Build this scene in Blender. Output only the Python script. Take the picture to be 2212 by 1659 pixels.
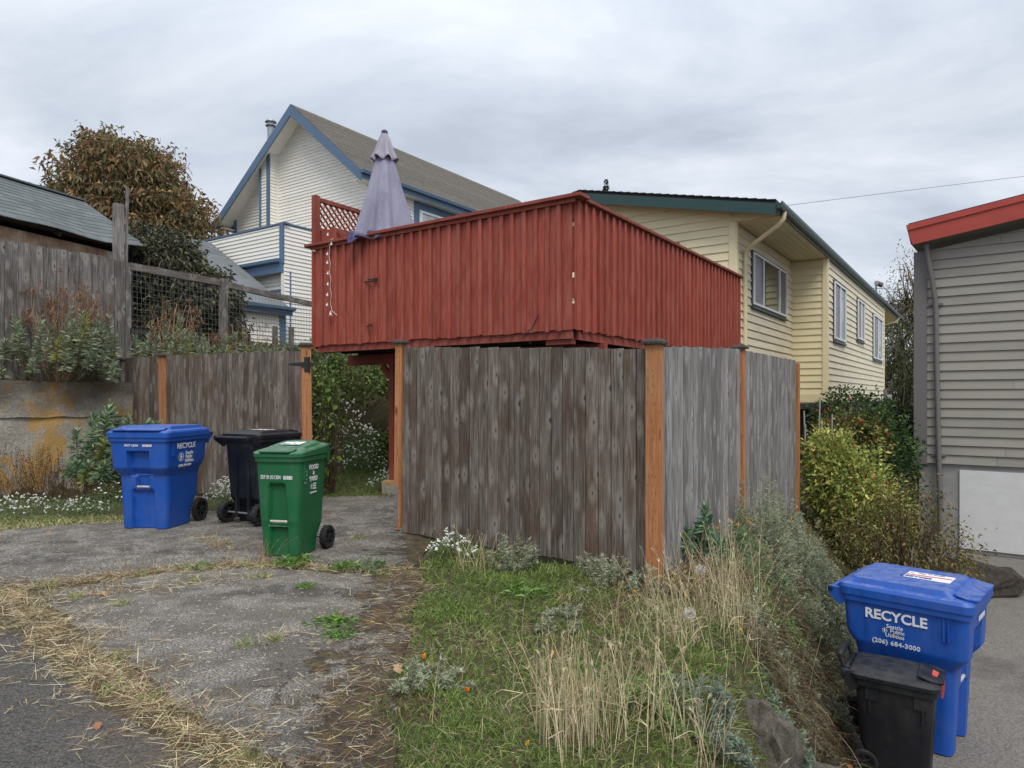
import bpy, bmesh, math, random
import numpy as np
from mathutils import Vector, Matrix

for o in list(bpy.data.objects):
    bpy.data.objects.remove(o)
SC = bpy.context.scene
COL = SC.collection
R = math.radians

# ------------------------------------------------------------------ camera, sky, sun, exposure
cam_d = bpy.data.cameras.new('camera')
cam_d.sensor_width = 36.0
cam_d.lens = 36.0 * 1485 / 2212
cam_d.shift_y = 0.0132
cam_d.clip_start = 0.05
cam_d.clip_end = 1500
cam = bpy.data.objects.new('camera', cam_d)
cam.location = (0, 0, 1.5)
cam.rotation_euler = (R(90), 0, 0)
COL.objects.link(cam)
SC.camera = cam

SUN_EL, SUN_AZ = R(54), R(168)          # azimuth clockwise from +Y
world = bpy.data.worlds.new('World')
SC.world = world
world.use_nodes = True
wn = world.node_tree.nodes; wl = world.node_tree.links
wn.clear()
w_out = wn.new('ShaderNodeOutputWorld'); w_bg = wn.new('ShaderNodeBackground')
w_bg.inputs['Strength'].default_value = 0.1
w_sky = wn.new('ShaderNodeTexSky'); w_sky.sky_type = 'NISHITA'; w_sky.sun_disc = False
w_sky.sun_elevation = SUN_EL; w_sky.sun_rotation = SUN_AZ
w_tc = wn.new('ShaderNodeTexCoord')
w_sep = wn.new('ShaderNodeSeparateXYZ'); wl.new(w_tc.outputs['Generated'], w_sep.inputs[0])
w_add = wn.new('ShaderNodeMath'); w_add.operation = 'ADD'; w_add.inputs[1].default_value = 0.22
w_abs = wn.new('ShaderNodeMath'); w_abs.operation = 'ABSOLUTE'
wl.new(w_sep.outputs[2], w_abs.inputs[0]); wl.new(w_abs.outputs[0], w_add.inputs[0])
w_dx = wn.new('ShaderNodeMath'); w_dx.operation = 'DIVIDE'; wl.new(w_sep.outputs[0], w_dx.inputs[0]); wl.new(w_add.outputs[0], w_dx.inputs[1])
w_dy = wn.new('ShaderNodeMath'); w_dy.operation = 'DIVIDE'; wl.new(w_sep.outputs[1], w_dy.inputs[0]); wl.new(w_add.outputs[0], w_dy.inputs[1])
w_cmb = wn.new('ShaderNodeCombineXYZ'); wl.new(w_dx.outputs[0], w_cmb.inputs[0]); wl.new(w_dy.outputs[0], w_cmb.inputs[1])
w_map = wn.new('ShaderNodeMapping'); w_map.inputs['Rotation'].default_value = (0, 0, R(35)); w_map.inputs['Scale'].default_value = (0.7, 1.15, 1.0)
w_map.inputs['Location'].default_value = (3.1, 1.7, 0.3)
wl.new(w_cmb.outputs[0], w_map.inputs[0])
w_n = wn.new('ShaderNodeTexNoise'); w_n.inputs['Scale'].default_value = 1.3; w_n.inputs['Detail'].default_value = 7; w_n.inputs['Roughness'].default_value = 0.58
w_n.inputs['Distortion'].default_value = 0.35
wl.new(w_map.outputs[0], w_n.inputs['Vector'])
w_r = wn.new('ShaderNodeValToRGB')
w_r.color_ramp.elements[0].position = 0.38; w_r.color_ramp.elements[0].color = (3.6, 3.98, 4.62, 1)
w_r.color_ramp.elements[1].position = 0.63; w_r.color_ramp.elements[1].color = (5.8, 6.12, 6.65, 1)
wl.new(w_n.outputs[0], w_r.inputs[0])
# overcast sky: gently brighter towards the zenith
w_z = wn.new('ShaderNodeMapRange'); w_z.inputs[1].default_value = 0.35; w_z.inputs[2].default_value = 1.0
w_z.inputs[3].default_value = 0.97; w_z.inputs[4].default_value = 1.85
wl.new(w_abs.outputs[0], w_z.inputs[0])
w_sc = wn.new('ShaderNodeVectorMath'); w_sc.operation = 'SCALE'; wl.new(w_r.outputs[0], w_sc.inputs[0]); wl.new(w_z.outputs[0], w_sc.inputs['Scale'])
w_mix = wn.new('ShaderNodeMix'); w_mix.data_type = 'RGBA'; w_mix.inputs[0].default_value = 0.94
wl.new(w_sky.outputs[0], w_mix.inputs[6]); wl.new(w_sc.outputs[0], w_mix.inputs[7])
wl.new(w_mix.outputs[2], w_bg.inputs[0]); wl.new(w_bg.outputs[0], w_out.inputs[0])

sun_d = bpy.data.lights.new('sun', 'SUN')
sun_d.energy = 1.5; sun_d.angle = R(28); sun_d.color = (1.0, 0.935, 0.84)
sun = bpy.data.objects.new('sun', sun_d); COL.objects.link(sun)
_sd = Vector((math.sin(SUN_AZ) * math.cos(SUN_EL), math.cos(SUN_AZ) * math.cos(SUN_EL), math.sin(SUN_EL)))
sun.rotation_euler = _sd.to_track_quat('Z', 'Y').to_euler()
sun.location = (0, -10, 20)

vs = SC.view_settings
vs.view_transform = 'Standard'; vs.look = 'None'; vs.exposure = 0.66; vs.gamma = 1.0; vs.use_curve_mapping = False
SC.render.engine = 'CYCLES'
SC.render.resolution_x = 1024; SC.render.resolution_y = 768

# ------------------------------------------------------------------ frames of the place
UX, UY = 0.56792528, 0.82308012        # house axis, receding to the right
U3 = Vector((UX, UY, 0)); V3 = Vector((-UY, UX, 0)); Z3 = Vector((0, 0, 1))
rnd = random.Random(7)
rng = np.random.default_rng(11)
def sstep(a, b, x):
    t = np.clip((x - a) / (b - a), 0, 1)
    return t * t * (3 - 2 * t)
WX, WY = -6.26, 11.72                  # corner of the retaining wall face
def hgt(x, y):
    """ground height"""
    x = np.asarray(x, float); y = np.asarray(y, float)
    xe = 1.78 + 0.5 * (np.maximum(y, 3.0) - 4.5)
    wd = 0.42 + 0.05 * np.clip(y - 4.5, 0, 20)
    h = -1.0 * sstep(-wd, wd, x - xe) * sstep(60, 30, y)
    t = (x - WX) * UX + (y - WY) * UY
    s = (x - WX) * -UY + (y - WY) * UX           # left of the wall face
    up = 1.74 + 1.3 * sstep(0.6, 8, s) + 0.5 * sstep(0, 5, t)
    soft = sstep(-0.2, 0.8, t)
    st = (1 - soft) * sstep(0.02, 0.22, s) + soft * sstep(-0.7, 0.5, s)
    h = h + up * st * sstep(40, 26, y)
    bump = 0.04 * np.sin(x * 3.1 + 1) * np.sin(y * 2.7) + 0.02 * np.sin(x * 7.3 + y * 5.1)
    msk = sstep(-0.05, 0.3, x - (-0.55 - 0.055 * (y - 3))) * sstep(8, 7, y) * sstep(wd, 0.3 * wd, x - xe)
    return h + bump * msk
def gz(x, y): return float(hgt(x, y))

# ------------------------------------------------------------------ object helpers
def link(name, me, mat=None, parent=None):
    o = bpy.data.objects.new(name, me); COL.objects.link(o)
    if mat is not None and me is not None and len(me.materials) == 0:
        me.materials.append(mat)
    if parent is not None: o.parent = parent
    return o
def tag(o, label, cat, group=None):
    o['label'] = label; o['category'] = cat
    if group: o['group'] = group
    return o
def thing(name, label, cat, loc=(0, 0, 0), rz=0.0, group=None):
    o = bpy.data.objects.new(name, None); COL.objects.link(o)
    o.location = loc; o.rotation_euler = (0, 0, rz); o.empty_display_size = 0.1
    return tag(o, label, cat, group)
def kind(o, k): o['kind'] = k; return o

class MB:
    def __init__(s): s.v = []; s.f = []
    def add(s, vs_, fs):
        b = len(s.v); s.v += [tuple(q) for q in vs_]; s.f += [tuple(b + i for i in q) for q in fs]; return s
    def hexa(s, p): # 8 pts: bottom 4 ccw, top 4 ccw
        return s.add(p, [(3, 2, 1, 0), (4, 5, 6, 7), (0, 1, 5, 4), (1, 2, 6, 5), (2, 3, 7, 6), (3, 0, 4, 7)])
    def box(s, c, sz, ax=None):
        c = Vector(c); X, Y, Z = ax if ax else (Vector((1, 0, 0)), Vector((0, 1, 0)), Z3)
        a, b, d = X * sz[0] / 2, Y * sz[1] / 2, Z * sz[2] / 2
        return s.hexa([c - a - b - d, c + a - b - d, c + a + b - d, c - a + b - d, c - a - b + d, c + a - b + d, c + a + b + d, c - a + b + d])
    def beam(s, p0, p1, w, h, up=Z3):
        p0, p1 = Vector(p0), Vector(p1); d = (p1 - p0); L = d.length; d.normalize()
        sd = d.cross(up)
        if sd.length < 1e-4: sd = d.cross(Vector((1, 0, 0)))
        sd.normalize(); u2 = sd.cross(d)
        return s.box((p0 + p1) / 2, (L, w, h), (d, -sd, u2))
    def prism(s, pts, ext):   # polygon extruded by vector
        n = len(pts); pts = [Vector(p) for p in pts]; e = Vector(ext)
        return s.add(pts + [p + e for p in pts], [tuple(range(n - 1, -1, -1)), tuple(range(n, 2 * n))] + [(i, (i + 1) % n, n + (i + 1) % n, n + i) for i in range(n)])
    def tube(s, path, r, n=6, cap=True):
        path = [Vector(p) for p in path]; m = len(path)
        rr = r if isinstance(r, (list, tuple)) else [r] * m
        vs_, fs = [], []
        pa = None
        for i, p in enumerate(path):
            d = (path[min(i + 1, m - 1)] - path[max(i - 1, 0)])
            if d.length < 1e-9: d = Vector((0, 0, 1))
            d.normalize()
            a = pa if pa is not None else (Vector((0, 0, 1)) if abs(d.z) < 0.9 else Vector((1, 0, 0)))
            a = a - d * a.dot(d)
            if a.length < 1e-5: a = d.orthogonal()
            a.normalize(); pa = a; b = d.cross(a)
            for k in range(n):
                t = 2 * math.pi * k / n
                vs_.append(p + (a * math.cos(t) + b * math.sin(t)) * rr[i])
        for i in range(m - 1):
            for k in range(n):
                fs.append((i * n + k, i * n + (k + 1) % n, (i + 1) * n + (k + 1) % n, (i + 1) * n + k))
        if cap: fs += [tuple(range(n - 1, -1, -1)), tuple((m - 1) * n + k for k in range(n))]
        return s.add(vs_, fs)
    def ball(s, c, r, n=8, m=5, sq=(1, 1, 1)):
        c = Vector(c); vs_ = [c + Vector((0, 0, -r * sq[2]))]; fs = []
        for i in range(1, m):
            ph = math.pi * i / m - math.pi / 2
            for k in range(n):
                t = 2 * math.pi * k / n
                vs_.append(c + Vector((r * sq[0] * math.cos(ph) * math.cos(t), r * sq[1] * math.cos(ph) * math.sin(t), r * sq[2] * math.sin(ph))))
        vs_.append(c + Vector((0, 0, r * sq[2]))); T = len(vs_) - 1
        for k in range(n):
            fs.append((0, 1 + (k + 1) % n, 1 + k)); fs.append((T, T - n + k, T - n + (k + 1) % n))
        for i in range(m - 2):
            for k in range(n):
                a = 1 + i * n; fs.append((a + k, a + (k + 1) % n, a + n + (k + 1) % n, a + n + k))
        return s.add(vs_, fs)
    def mesh(s, name, smooth=False):
        me = bpy.data.meshes.new(name); me.from_pydata(s.v, [], s.f); me.validate(); me.update()
        if smooth: me.polygons.foreach_set('use_smooth', [True] * len(me.polygons))
        return me
    def build(s, name, mat, parent=None, smooth=False, bevel=0.0, ang=None):
        me = s.mesh(name, smooth)
        if bevel:
            bm = bmesh.new(); bm.from_mesh(me)
            bmesh.ops.bevel(bm, geom=list(bm.edges), offset=bevel, segments=2, affect='EDGES', clamp_overlap=True)
            bm.to_mesh(me); bm.free()
        if ang:
            me.polygons.foreach_set('use_smooth', [True] * len(me.polygons)); me.set_sharp_from_angle(angle=R(ang))
        return link(name, me, mat, parent)

_boxc = {}
def unit_box(mat, dims):
    k = (mat.name, tuple(round(d, 4) for d in dims))
    if k not in _boxc:
        me = MB().box((0, 0, 0), dims).mesh('box'); me.materials.append(mat); _boxc[k] = me
    return _boxc[k]
def piece(name, mat, parent, c, dims, rz=0.0, tilt=(0, 0)):
    o = link(name, unit_box(mat, dims), None, parent)
    o.location = c; o.rotation_euler = (tilt[0], tilt[1], rz)
    return o
# ------------------------------------------------------------------ materials
class NT:
    def __init__(s, name):
        s.m = bpy.data.materials.new(name); s.m.use_nodes = True; s.t = s.m.node_tree; s.t.nodes.clear()
        s.out = s.n('OutputMaterial'); s.b = s.n('BsdfPrincipled'); s.l(s.b.outputs[0], s.out.inputs[0])
        s.b.inputs['Roughness'].default_value = 0.7
    def n(s, ty, **kw):
        nd = s.t.nodes.new('ShaderNode' + ty)
        for k, v in kw.items(): setattr(nd, k, v)
        return nd
    def l(s, a, b): s.t.links.new(a, b)
    def pos(s, sc=(1, 1, 1), rand=0.0, rot=(0, 0, 0), obj=False):
        if obj: src = s.n('TexCoord').outputs['Object']
        else: src = s.n('NewGeometry').outputs['Position']
        if rand:
            oi = s.n('ObjectInfo'); mu = s.n('Math', operation='MULTIPLY'); mu.inputs[1].default_value = rand
            s.l(oi.outputs['Random'], mu.inputs[0])
            ad = s.n('VectorMath', operation='ADD'); s.l(src, ad.inputs[0])
            cb = s.n('CombineXYZ')
            for i in range(3): s.l(mu.outputs[0], cb.inputs[i])
            s.l(cb.outputs[0], ad.inputs[1]); src = ad.outputs[0]
        mp = s.n('Mapping'); mp.inputs['Scale'].default_value = sc; mp.inputs['Rotation'].default_value = rot
        s.l(src, mp.inputs[0]); return mp.outputs[0]
    def noise(s, vec, scale=5, det=4, rough=0.55, dist=0.0):
        nd = s.n('TexNoise'); nd.inputs['Scale'].default_value = scale; nd.inputs['Detail'].default_value = det
        nd.inputs['Roughness'].default_value = rough; nd.inputs['Distortion'].default_value = dist
        s.l(vec, nd.inputs['Vector']); return nd.outputs[0]
    def voro(s, vec, scale=5, feat='F1', out='Distance', rnd_=1.0):
        nd = s.n('TexVoronoi', feature=feat); nd.inputs['Scale'].default_value = scale; nd.inputs['Randomness'].default_value = rnd_
        s.l(vec, nd.inputs['Vector']); return nd.outputs[out]
    def ramp(s, fac, stops, interp='LINEAR'):
        nd = s.n('ValToRGB'); cr = nd.color_ramp; cr.interpolation = interp
        while len(cr.elements) < len(stops): cr.elements.new(0.5)
        for e, (p, c) in zip(cr.elements, stops):
            e.position = p; e.color = (c[0], c[1], c[2], 1) if hasattr(c, '__len__') else (c, c, c, 1)
        s.l(fac, nd.inputs[0]); return nd.outputs[0]
    def mix(s, fac, a, b, mode='MIX'):
        nd = s.n('Mix', data_type='RGBA', blend_type=mode)
        for i, q in ((0, fac), (6, a), (7, b)):
            if hasattr(q, 'is_linked') or hasattr(q, 'links'): s.l(q, nd.inputs[i])
            elif i == 0: nd.inputs[0].default_value = q
            else: nd.inputs[i].default_value = (q[0], q[1], q[2], 1)
        return nd.outputs[2]
    def math(s, op, a, b=None, clamp=False):
        nd = s.n('Math', operation=op, use_clamp=clamp)
        for i, q in ((0, a), (1, b)):
            if q is None: continue
            if hasattr(q, 'links'): s.l(q, nd.inputs[i])
            else: nd.inputs[i].default_value = q
        return nd.outputs[0]
    def rand(s): return s.n('ObjectInfo').outputs['Random']
    def col(s, c):
        if hasattr(c, 'links'): s.l(c, s.b.inputs['Base Color'])
        else: s.b.inputs['Base Color'].default_value = (c[0], c[1], c[2], 1)
    def bump(s, h, st=0.3, d=0.01):
        nd = s.n('Bump'); nd.inputs['Strength'].default_value = st; nd.inputs['Distance'].default_value = d
        s.l(h, nd.inputs['Height']); s.l(nd.outputs[0], s.b.inputs['Normal'])
    def rough(s, r):
        if hasattr(r, 'links'): s.l(r, s.b.inputs['Roughness'])
        else: s.b.inputs['Roughness'].default_value = r

def sr(r, g, b):
    f = lambda c: ((c / 255) / 12.92 if c / 255 <= 0.04045 else ((c / 255 + 0.055) / 1.055) ** 2.4)
    return (f(r), f(g), f(b))
def mulc(c, k): return (c[0] * k, c[1] * k, c[2] * k)

def m_wood(name, dark, mid, light, brown=None, brown_amt=0.0, knots=True, grain=1.0, along='Z', var=0.35):
    q = NT(name)
    st = {'Z': (14, 14, 0.9), 'H': (1.0, 1.0, 18)}[along]
    p = q.pos(st, rand=37.0)
    g = q.noise(p, 4.0 * grain, 8, 0.62, 0.8)
    base = q.ramp(g, [(0.30, dark), (0.5, mid), (0.74, light)])
    p2 = q.pos({'Z': (3, 3, 0.5), 'H': (0.5, 0.5, 4)}[along], rand=11.0)
    blot = q.noise(p2, 2.2, 4, 0.6)
    base = q.mix(q.ramp(blot, [(0.38, 0.0), (0.7, 0.4)]), base, light)
    if brown:
        pb = q.pos({'Z': (2.2, 2.2, 0.8), 'H': (0.6, 0.6, 3)}[along], rand=5.0)
        bm_ = q.noise(pb, 1.5, 5, 0.65)
        base = q.mix(q.ramp(bm_, [(0.42, 0.0), (0.64, brown_amt)]), base, brown)
    v = q.math('MULTIPLY_ADD', q.rand(), var); v.node.inputs[2].default_value = 1 - var * 0.5
    base = q.mix(1.0, base, v, 'MULTIPLY')
    fl = q.noise(q.pos({'Z': (75, 75, 1.6), 'H': (1.6, 1.6, 75)}[along], rand=19.0), 1.6, 5, 0.65, 0.5)
    base = q.mix(1.0, base, q.ramp(fl, [(0.34, 0.5), (0.52, 1.0), (0.7, 1.22)]), 'MULTIPLY')
    hgt_ = fl
    if knots:
        ob = q.n('TexCoord').outputs['Object']; so = q.n('SeparateXYZ'); q.l(ob, so.inputs[0])
        kx = q.math('MULTIPLY_ADD', so.outputs[0], 6.0); kx.node.inputs[2].default_value = 0.5
        kz = q.math('ADD', q.math('MULTIPLY', so.outputs[2], 2.6), q.math('MULTIPLY', q.rand(), 53.0))
        cb = q.n('CombineXYZ'); q.l(kx, cb.inputs[0]); q.l(kz, cb.inputs[1])
        wob = q.n('Mix', data_type='RGBA'); wob.inputs[0].default_value = 0.06; q.l(cb.outputs[0], wob.inputs[6]); nz_ = q.n('TexNoise'); nz_.inputs['Scale'].default_value = 9; q.l(q.pos(), nz_.inputs['Vector']); q.l(nz_.outputs[1], wob.inputs[7])
        vk = q.n('TexVoronoi', voronoi_dimensions='2D'); vk.inputs['Scale'].default_value = 1.0; vk.inputs['Randomness'].default_value = 1.0; q.l(wob.outputs[2], vk.inputs['Vector'])
        sc_ = q.n('SeparateColor'); q.l(vk.outputs['Color'], sc_.inputs[0]); kd = q.math('ADD', vk.outputs['Distance'], q.math('MULTIPLY', q.math('SUBTRACT', 1.0, sc_.outputs[0]), 0.07)); rings = q.math('SINE', q.math('MULTIPLY', kd, 60.0))
        halo = q.ramp(kd, [(0.06, 1.0), (0.17, 0.6), (0.33, 0.0)])
        core = q.math('ADD', q.ramp(kd, [(0.06, 1.0), (0.115, 0.0)]), q.math('MULTIPLY', q.math('MULTIPLY', halo, rings), 0.22), True)
        base = q.mix(q.math('MULTIPLY', halo, 0.8), base, light)
        base = q.mix(q.math('MULTIPLY', core, 0.85), base, mulc(dark, 0.35))
    q.col(base); q.rough(0.82); q.bump(hgt_, 0.6, 0.008)
    return q.m

GW = m_wood('weathered_grey_wood', sr(50, 43, 38), sr(101, 91, 83), sr(152, 144, 136), sr(82, 62, 46), 0.85, var=0.5)
GW2 = m_wood('silver_grey_wood', sr(78, 76, 75), sr(126, 124, 122), sr(174, 172, 170), sr(100, 90, 82), 0.45, var=0.45)
GW3 = m_wood('old_grey_wood', sr(58, 55, 55), sr(102, 98, 96), sr(160, 155, 150), sr(74, 64, 58), 0.55, var=0.28)
GWH = m_wood('weathered_rail_wood', sr(58, 52, 48), sr(104, 97, 92), sr(146, 140, 134), along='H')
DKW = m_wood('dark_old_wood', sr(34, 30, 28), sr(58, 53, 50), sr(86, 80, 76), knots=False)
def m_cedar():
    q = NT('incised_cedar')
    g = q.noise(q.pos((11, 11, 0.8), rand=31), 4, 7, 0.6, 0.4)
    c = q.ramp(g, [(0.25, sr(132, 84, 50)), (0.5, sr(170, 112, 70)), (0.78, sr(196, 144, 98))])
    bl = q.noise(q.pos((1.5, 1.5, 0.6), rand=9), 2, 3)
    c = q.mix(q.ramp(bl, [(0.4, 0.0), (0.72, 0.45)]), c, sr(150, 116, 84))
    inc = q.voro(q.pos((55, 55, 14)), 1.0, 'F1', rnd_=0.35)
    im = q.ramp(inc, [(0.16, 1.0), (0.24, 0.0)])
    c = q.mix(q.math('MULTIPLY', im, 0.6), c, sr(104, 56, 26))
    kd = q.voro(q.pos((5, 5, 1.6), rand=71), 1.0)
    c = q.mix(q.ramp(kd, [(0.05, 0.9), (0.12, 0.0)]), c, sr(92, 48, 24))
    q.col(c); q.rough(0.75); q.bump(q.math('SUBTRACT', g, im), 0.5, 0.004)
    return q.m
CEDAR = m_cedar()
def m_red(name='red_stained_wood', k=1.0):
    q = NT(name)
    g = q.noise(q.pos((16, 16, 1.0), rand=23), 4, 7, 0.6, 0.7)
    c = q.ramp(g, [(0.25, mulc(sr(108, 46, 36), k)), (0.5, mulc(sr(146, 66, 52), k)), (0.8, mulc(sr(172, 90, 72), k))])
    v = q.math('MULTIPLY_ADD', q.rand(), 0.32); v.node.inputs[2].default_value = 0.84
    c = q.mix(1.0, c, v, 'MULTIPLY')
    fd = q.noise(q.pos((2.5, 2.5, 1.1), rand=17), 1.7, 5, 0.6)
    c = q.mix(q.ramp(fd, [(0.45, 0.0), (0.7, 0.45)]), c, mulc(sr(176, 108, 92), k))
    ch = q.noise(q.pos((20, 20, 3), rand=3), 3, 6, 0.7)
    c = q.mix(q.ramp(ch, [(0.66, 0.0), (0.74, 0.7)]), c, sr(96, 44, 36))
    kd = q.voro(q.pos((5, 5, 1.1), rand=91), 1.0)
    c = q.mix(q.ramp(kd, [(0.025, 0.8), (0.05, 0.0)]), c, sr(60, 24, 20))
    q.col(c); q.rough(0.72); q.bump(g, 0.4, 0.004)
    return q.m
RED = m_red(); RED2 = m_red('red_stained_trim', 0.82)
def m_paint(name, c, dirt=0.25, dc=None, sc=1.0, rough=0.55, grain=0.15):
    q = NT(name)
    n1 = q.noise(q.pos((0.9 * sc, 0.9 * sc, 1.6 * sc), rand=4.0), 1.6, 6, 0.62)
    base = q.mix(q.ramp(n1, [(0.42, 0.0), (0.75, dirt)]), c, dc or mulc(c, 0.6))
    n2 = q.noise(q.pos((2, 2, 30), rand=13), 3, 5, 0.6)
    base = q.mix(q.ramp(n2, [(0.35, 0.16 * dirt * 2), (0.6, 0.0)]), base, mulc(c, 0.72))
    v = q.math('MULTIPLY_ADD', q.rand(), 0.08); v.node.inputs[2].default_value = 0.96
    base = q.mix(1.0, base, v, 'MULTIPLY')
    q.col(base); q.rough(rough); q.bump(n2, grain, 0.004)
    return q.m
YEL = m_paint('cream_yellow_paint', sr(228, 217, 180), 0.3, sr(196, 182, 146))
YELW = m_paint('weathered_cream_paint', sr(226, 216, 188), 0.7, sr(200, 190, 168))
YELT = m_paint('yellow_trim_paint', sr(229, 217, 178), 0.2)
WHT = m_paint('white_vinyl', sr(232, 229, 221), 0.2, sr(196, 190, 178), rough=0.45, grain=0.05)
BLU = m_paint('slate_blue_paint', sr(84, 110, 138), 0.35, sr(66, 88, 112))
GRN = m_paint('dark_green_paint', sr(36, 66, 66), 0.4, sr(26, 48, 52), rough=0.45)
GRY = m_paint('taupe_grey_paint', sr(148, 144, 135), 0.6, sr(122, 118, 112), sc=0.7)
GRYD = m_paint('dark_taupe_paint', sr(108, 105, 103), 0.4, sr(92, 90, 90))
REDF = m_paint('brick_red_fascia_paint', sr(170, 66, 54), 0.5, sr(140, 50, 44), sc=2)
WHP = m_paint('white_painted_concrete', sr(208, 208, 208), 0.3, sr(168, 166, 164), sc=3)
_q = WHP.node_tree
def _pits():
    bs = _q.nodes['Principled BSDF']; src = bs.inputs['Base Color'].links[0].from_socket
    g = _q.nodes.new('ShaderNodeNewGeometry'); v = _q.nodes.new('ShaderNodeTexVoronoi'); v.inputs['Scale'].default_value = 9; _q.links.new(g.outputs['Position'], v.inputs['Vector'])
    n = _q.nodes.new('ShaderNodeTexNoise'); n.inputs['Scale'].default_value = 30; _q.links.new(g.outputs['Position'], n.inputs['Vector'])
    a = _q.nodes.new('ShaderNodeMath'); a.operation = 'MULTIPLY_ADD'; a.inputs[1].default_value = 0.16; _q.links.new(n.outputs[0], a.inputs[0]); _q.links.new(v.outputs['Distance'], a.inputs[2])
    r = _q.nodes.new('ShaderNodeValToRGB'); r.color_ramp.elements[0].position = 0.12; r.color_ramp.elements[0].color = (0.8, 0.8, 0.8, 1); r.color_ramp.elements[1].position = 0.15; r.color_ramp.elements[1].color = (0, 0, 0, 1); _q.links.new(a.outputs[0], r.inputs[0])
    m = _q.nodes.new('ShaderNodeMix'); m.data_type = 'RGBA'; _q.links.new(r.outputs[0], m.inputs[0]); _q.links.new(src, m.inputs[6]); m.inputs[7].default_value = (0.16, 0.15, 0.14, 1); _q.links.new(m.outputs[2], bs.inputs['Base Color'])
_pits()
WHF = m_paint('white_window_vinyl', sr(228, 230, 232), 0.1)
SOF = m_paint('soffit_cream_paint', sr(220, 208, 172), 0.3)
BLK = m_paint('black_powder_coat', sr(26, 27, 30), 0.3, sr(40, 40, 42), rough=0.5)
GALV = m_paint('galvanised_steel', sr(158, 162, 166), 0.5, sr(120, 124, 128), sc=5, rough=0.4)
GALV.node_tree.nodes['Principled BSDF'].inputs['Metallic'].default_value = 0.6

def m_shingle(name, a, b, sc=1.0):
    q = NT(name)
    n = q.noise(q.pos((1, 1, 1), rand=7), 90 * sc, 3, 0.7)
    m_ = q.noise(q.pos((1, 1, 1), rand=2), 2.2, 4, 0.6)
    c = q.mix(q.ramp(n, [(0.35, 0.0), (0.68, 1.0)]), a, b)
    c = q.mix(q.ramp(m_, [(0.4, 0.0), (0.7, 0.35)]), c, mulc(a, 0.7))
    v = q.math('MULTIPLY_ADD', q.rand(), 0.3); v.node.inputs[2].default_value = 0.85
    c = q.mix(1.0, c, v, 'MULTIPLY')
    q.col(c); q.rough(0.95); q.bump(n, 0.5, 0.004)
    return q.m
SHG = m_shingle('green_grey_shingle', sr(78, 84, 86), sr(122, 128, 128))
SHT = m_shingle('taupe_shingle', sr(78, 74, 68), sr(128, 122, 112), 0.3)
SHA = m_shingle('annex_grey_shingle', sr(84, 90, 94), sr(124, 128, 128), 0.4)
SHK = m_shingle('black_shingle', sr(30, 31, 34), sr(60, 58, 58))

def m_concrete_wall():
    q = NT('lichen_concrete')
    p = q.pos()
    n1 = q.noise(p, 1.4, 6, 0.6, 0.4); n2 = q.noise(p, 30, 5, 0.7); n3 = q.noise(q.pos((0.7, 0.7, 1.3)), 1.7, 5, 0.6)
    c = q.mix(q.ramp(n2, [(0.3, 0.0), (0.7, 1.0)]), sr(132, 126, 116), sr(186, 180, 168))
    c = q.mix(q.ramp(n1, [(0.46, 0.0), (0.54, 0.85), (0.75, 0.6)]), c, sr(186, 146, 74))
    sepz = q.n('SeparateXYZ'); q.l(p, sepz.inputs[0])
    zt = q.math('ADD', sepz.outputs[2], q.math('MULTIPLY', q.noise(p, 2.6, 5), 0.8))
    top = q.ramp(zt, [(0.0, 0.0), (0.5, 0.0), (1.0, 1.0)]); top.node.color_ramp.elements[1].position = 0.0
    mr = q.n('MapRange'); q.l(zt, mr.inputs[0]); mr.inputs[1].default_value = 1.55; mr.inputs[2].default_value = 2.0
    c = q.mix(q.math('MULTIPLY', mr.outputs[0], 0.8), c, sr(66, 58, 50))
    sp = q.voro(p, 55)
    c = q.mix(q.ramp(sp, [(0.12, 0.5), (0.2, 0.0)]), c, sr(200, 190, 168))
    q.col(c); q.rough(0.92); q.bump(n2, 0.7, 0.02)
    return q.m
CONW = m_concrete_wall()
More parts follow.
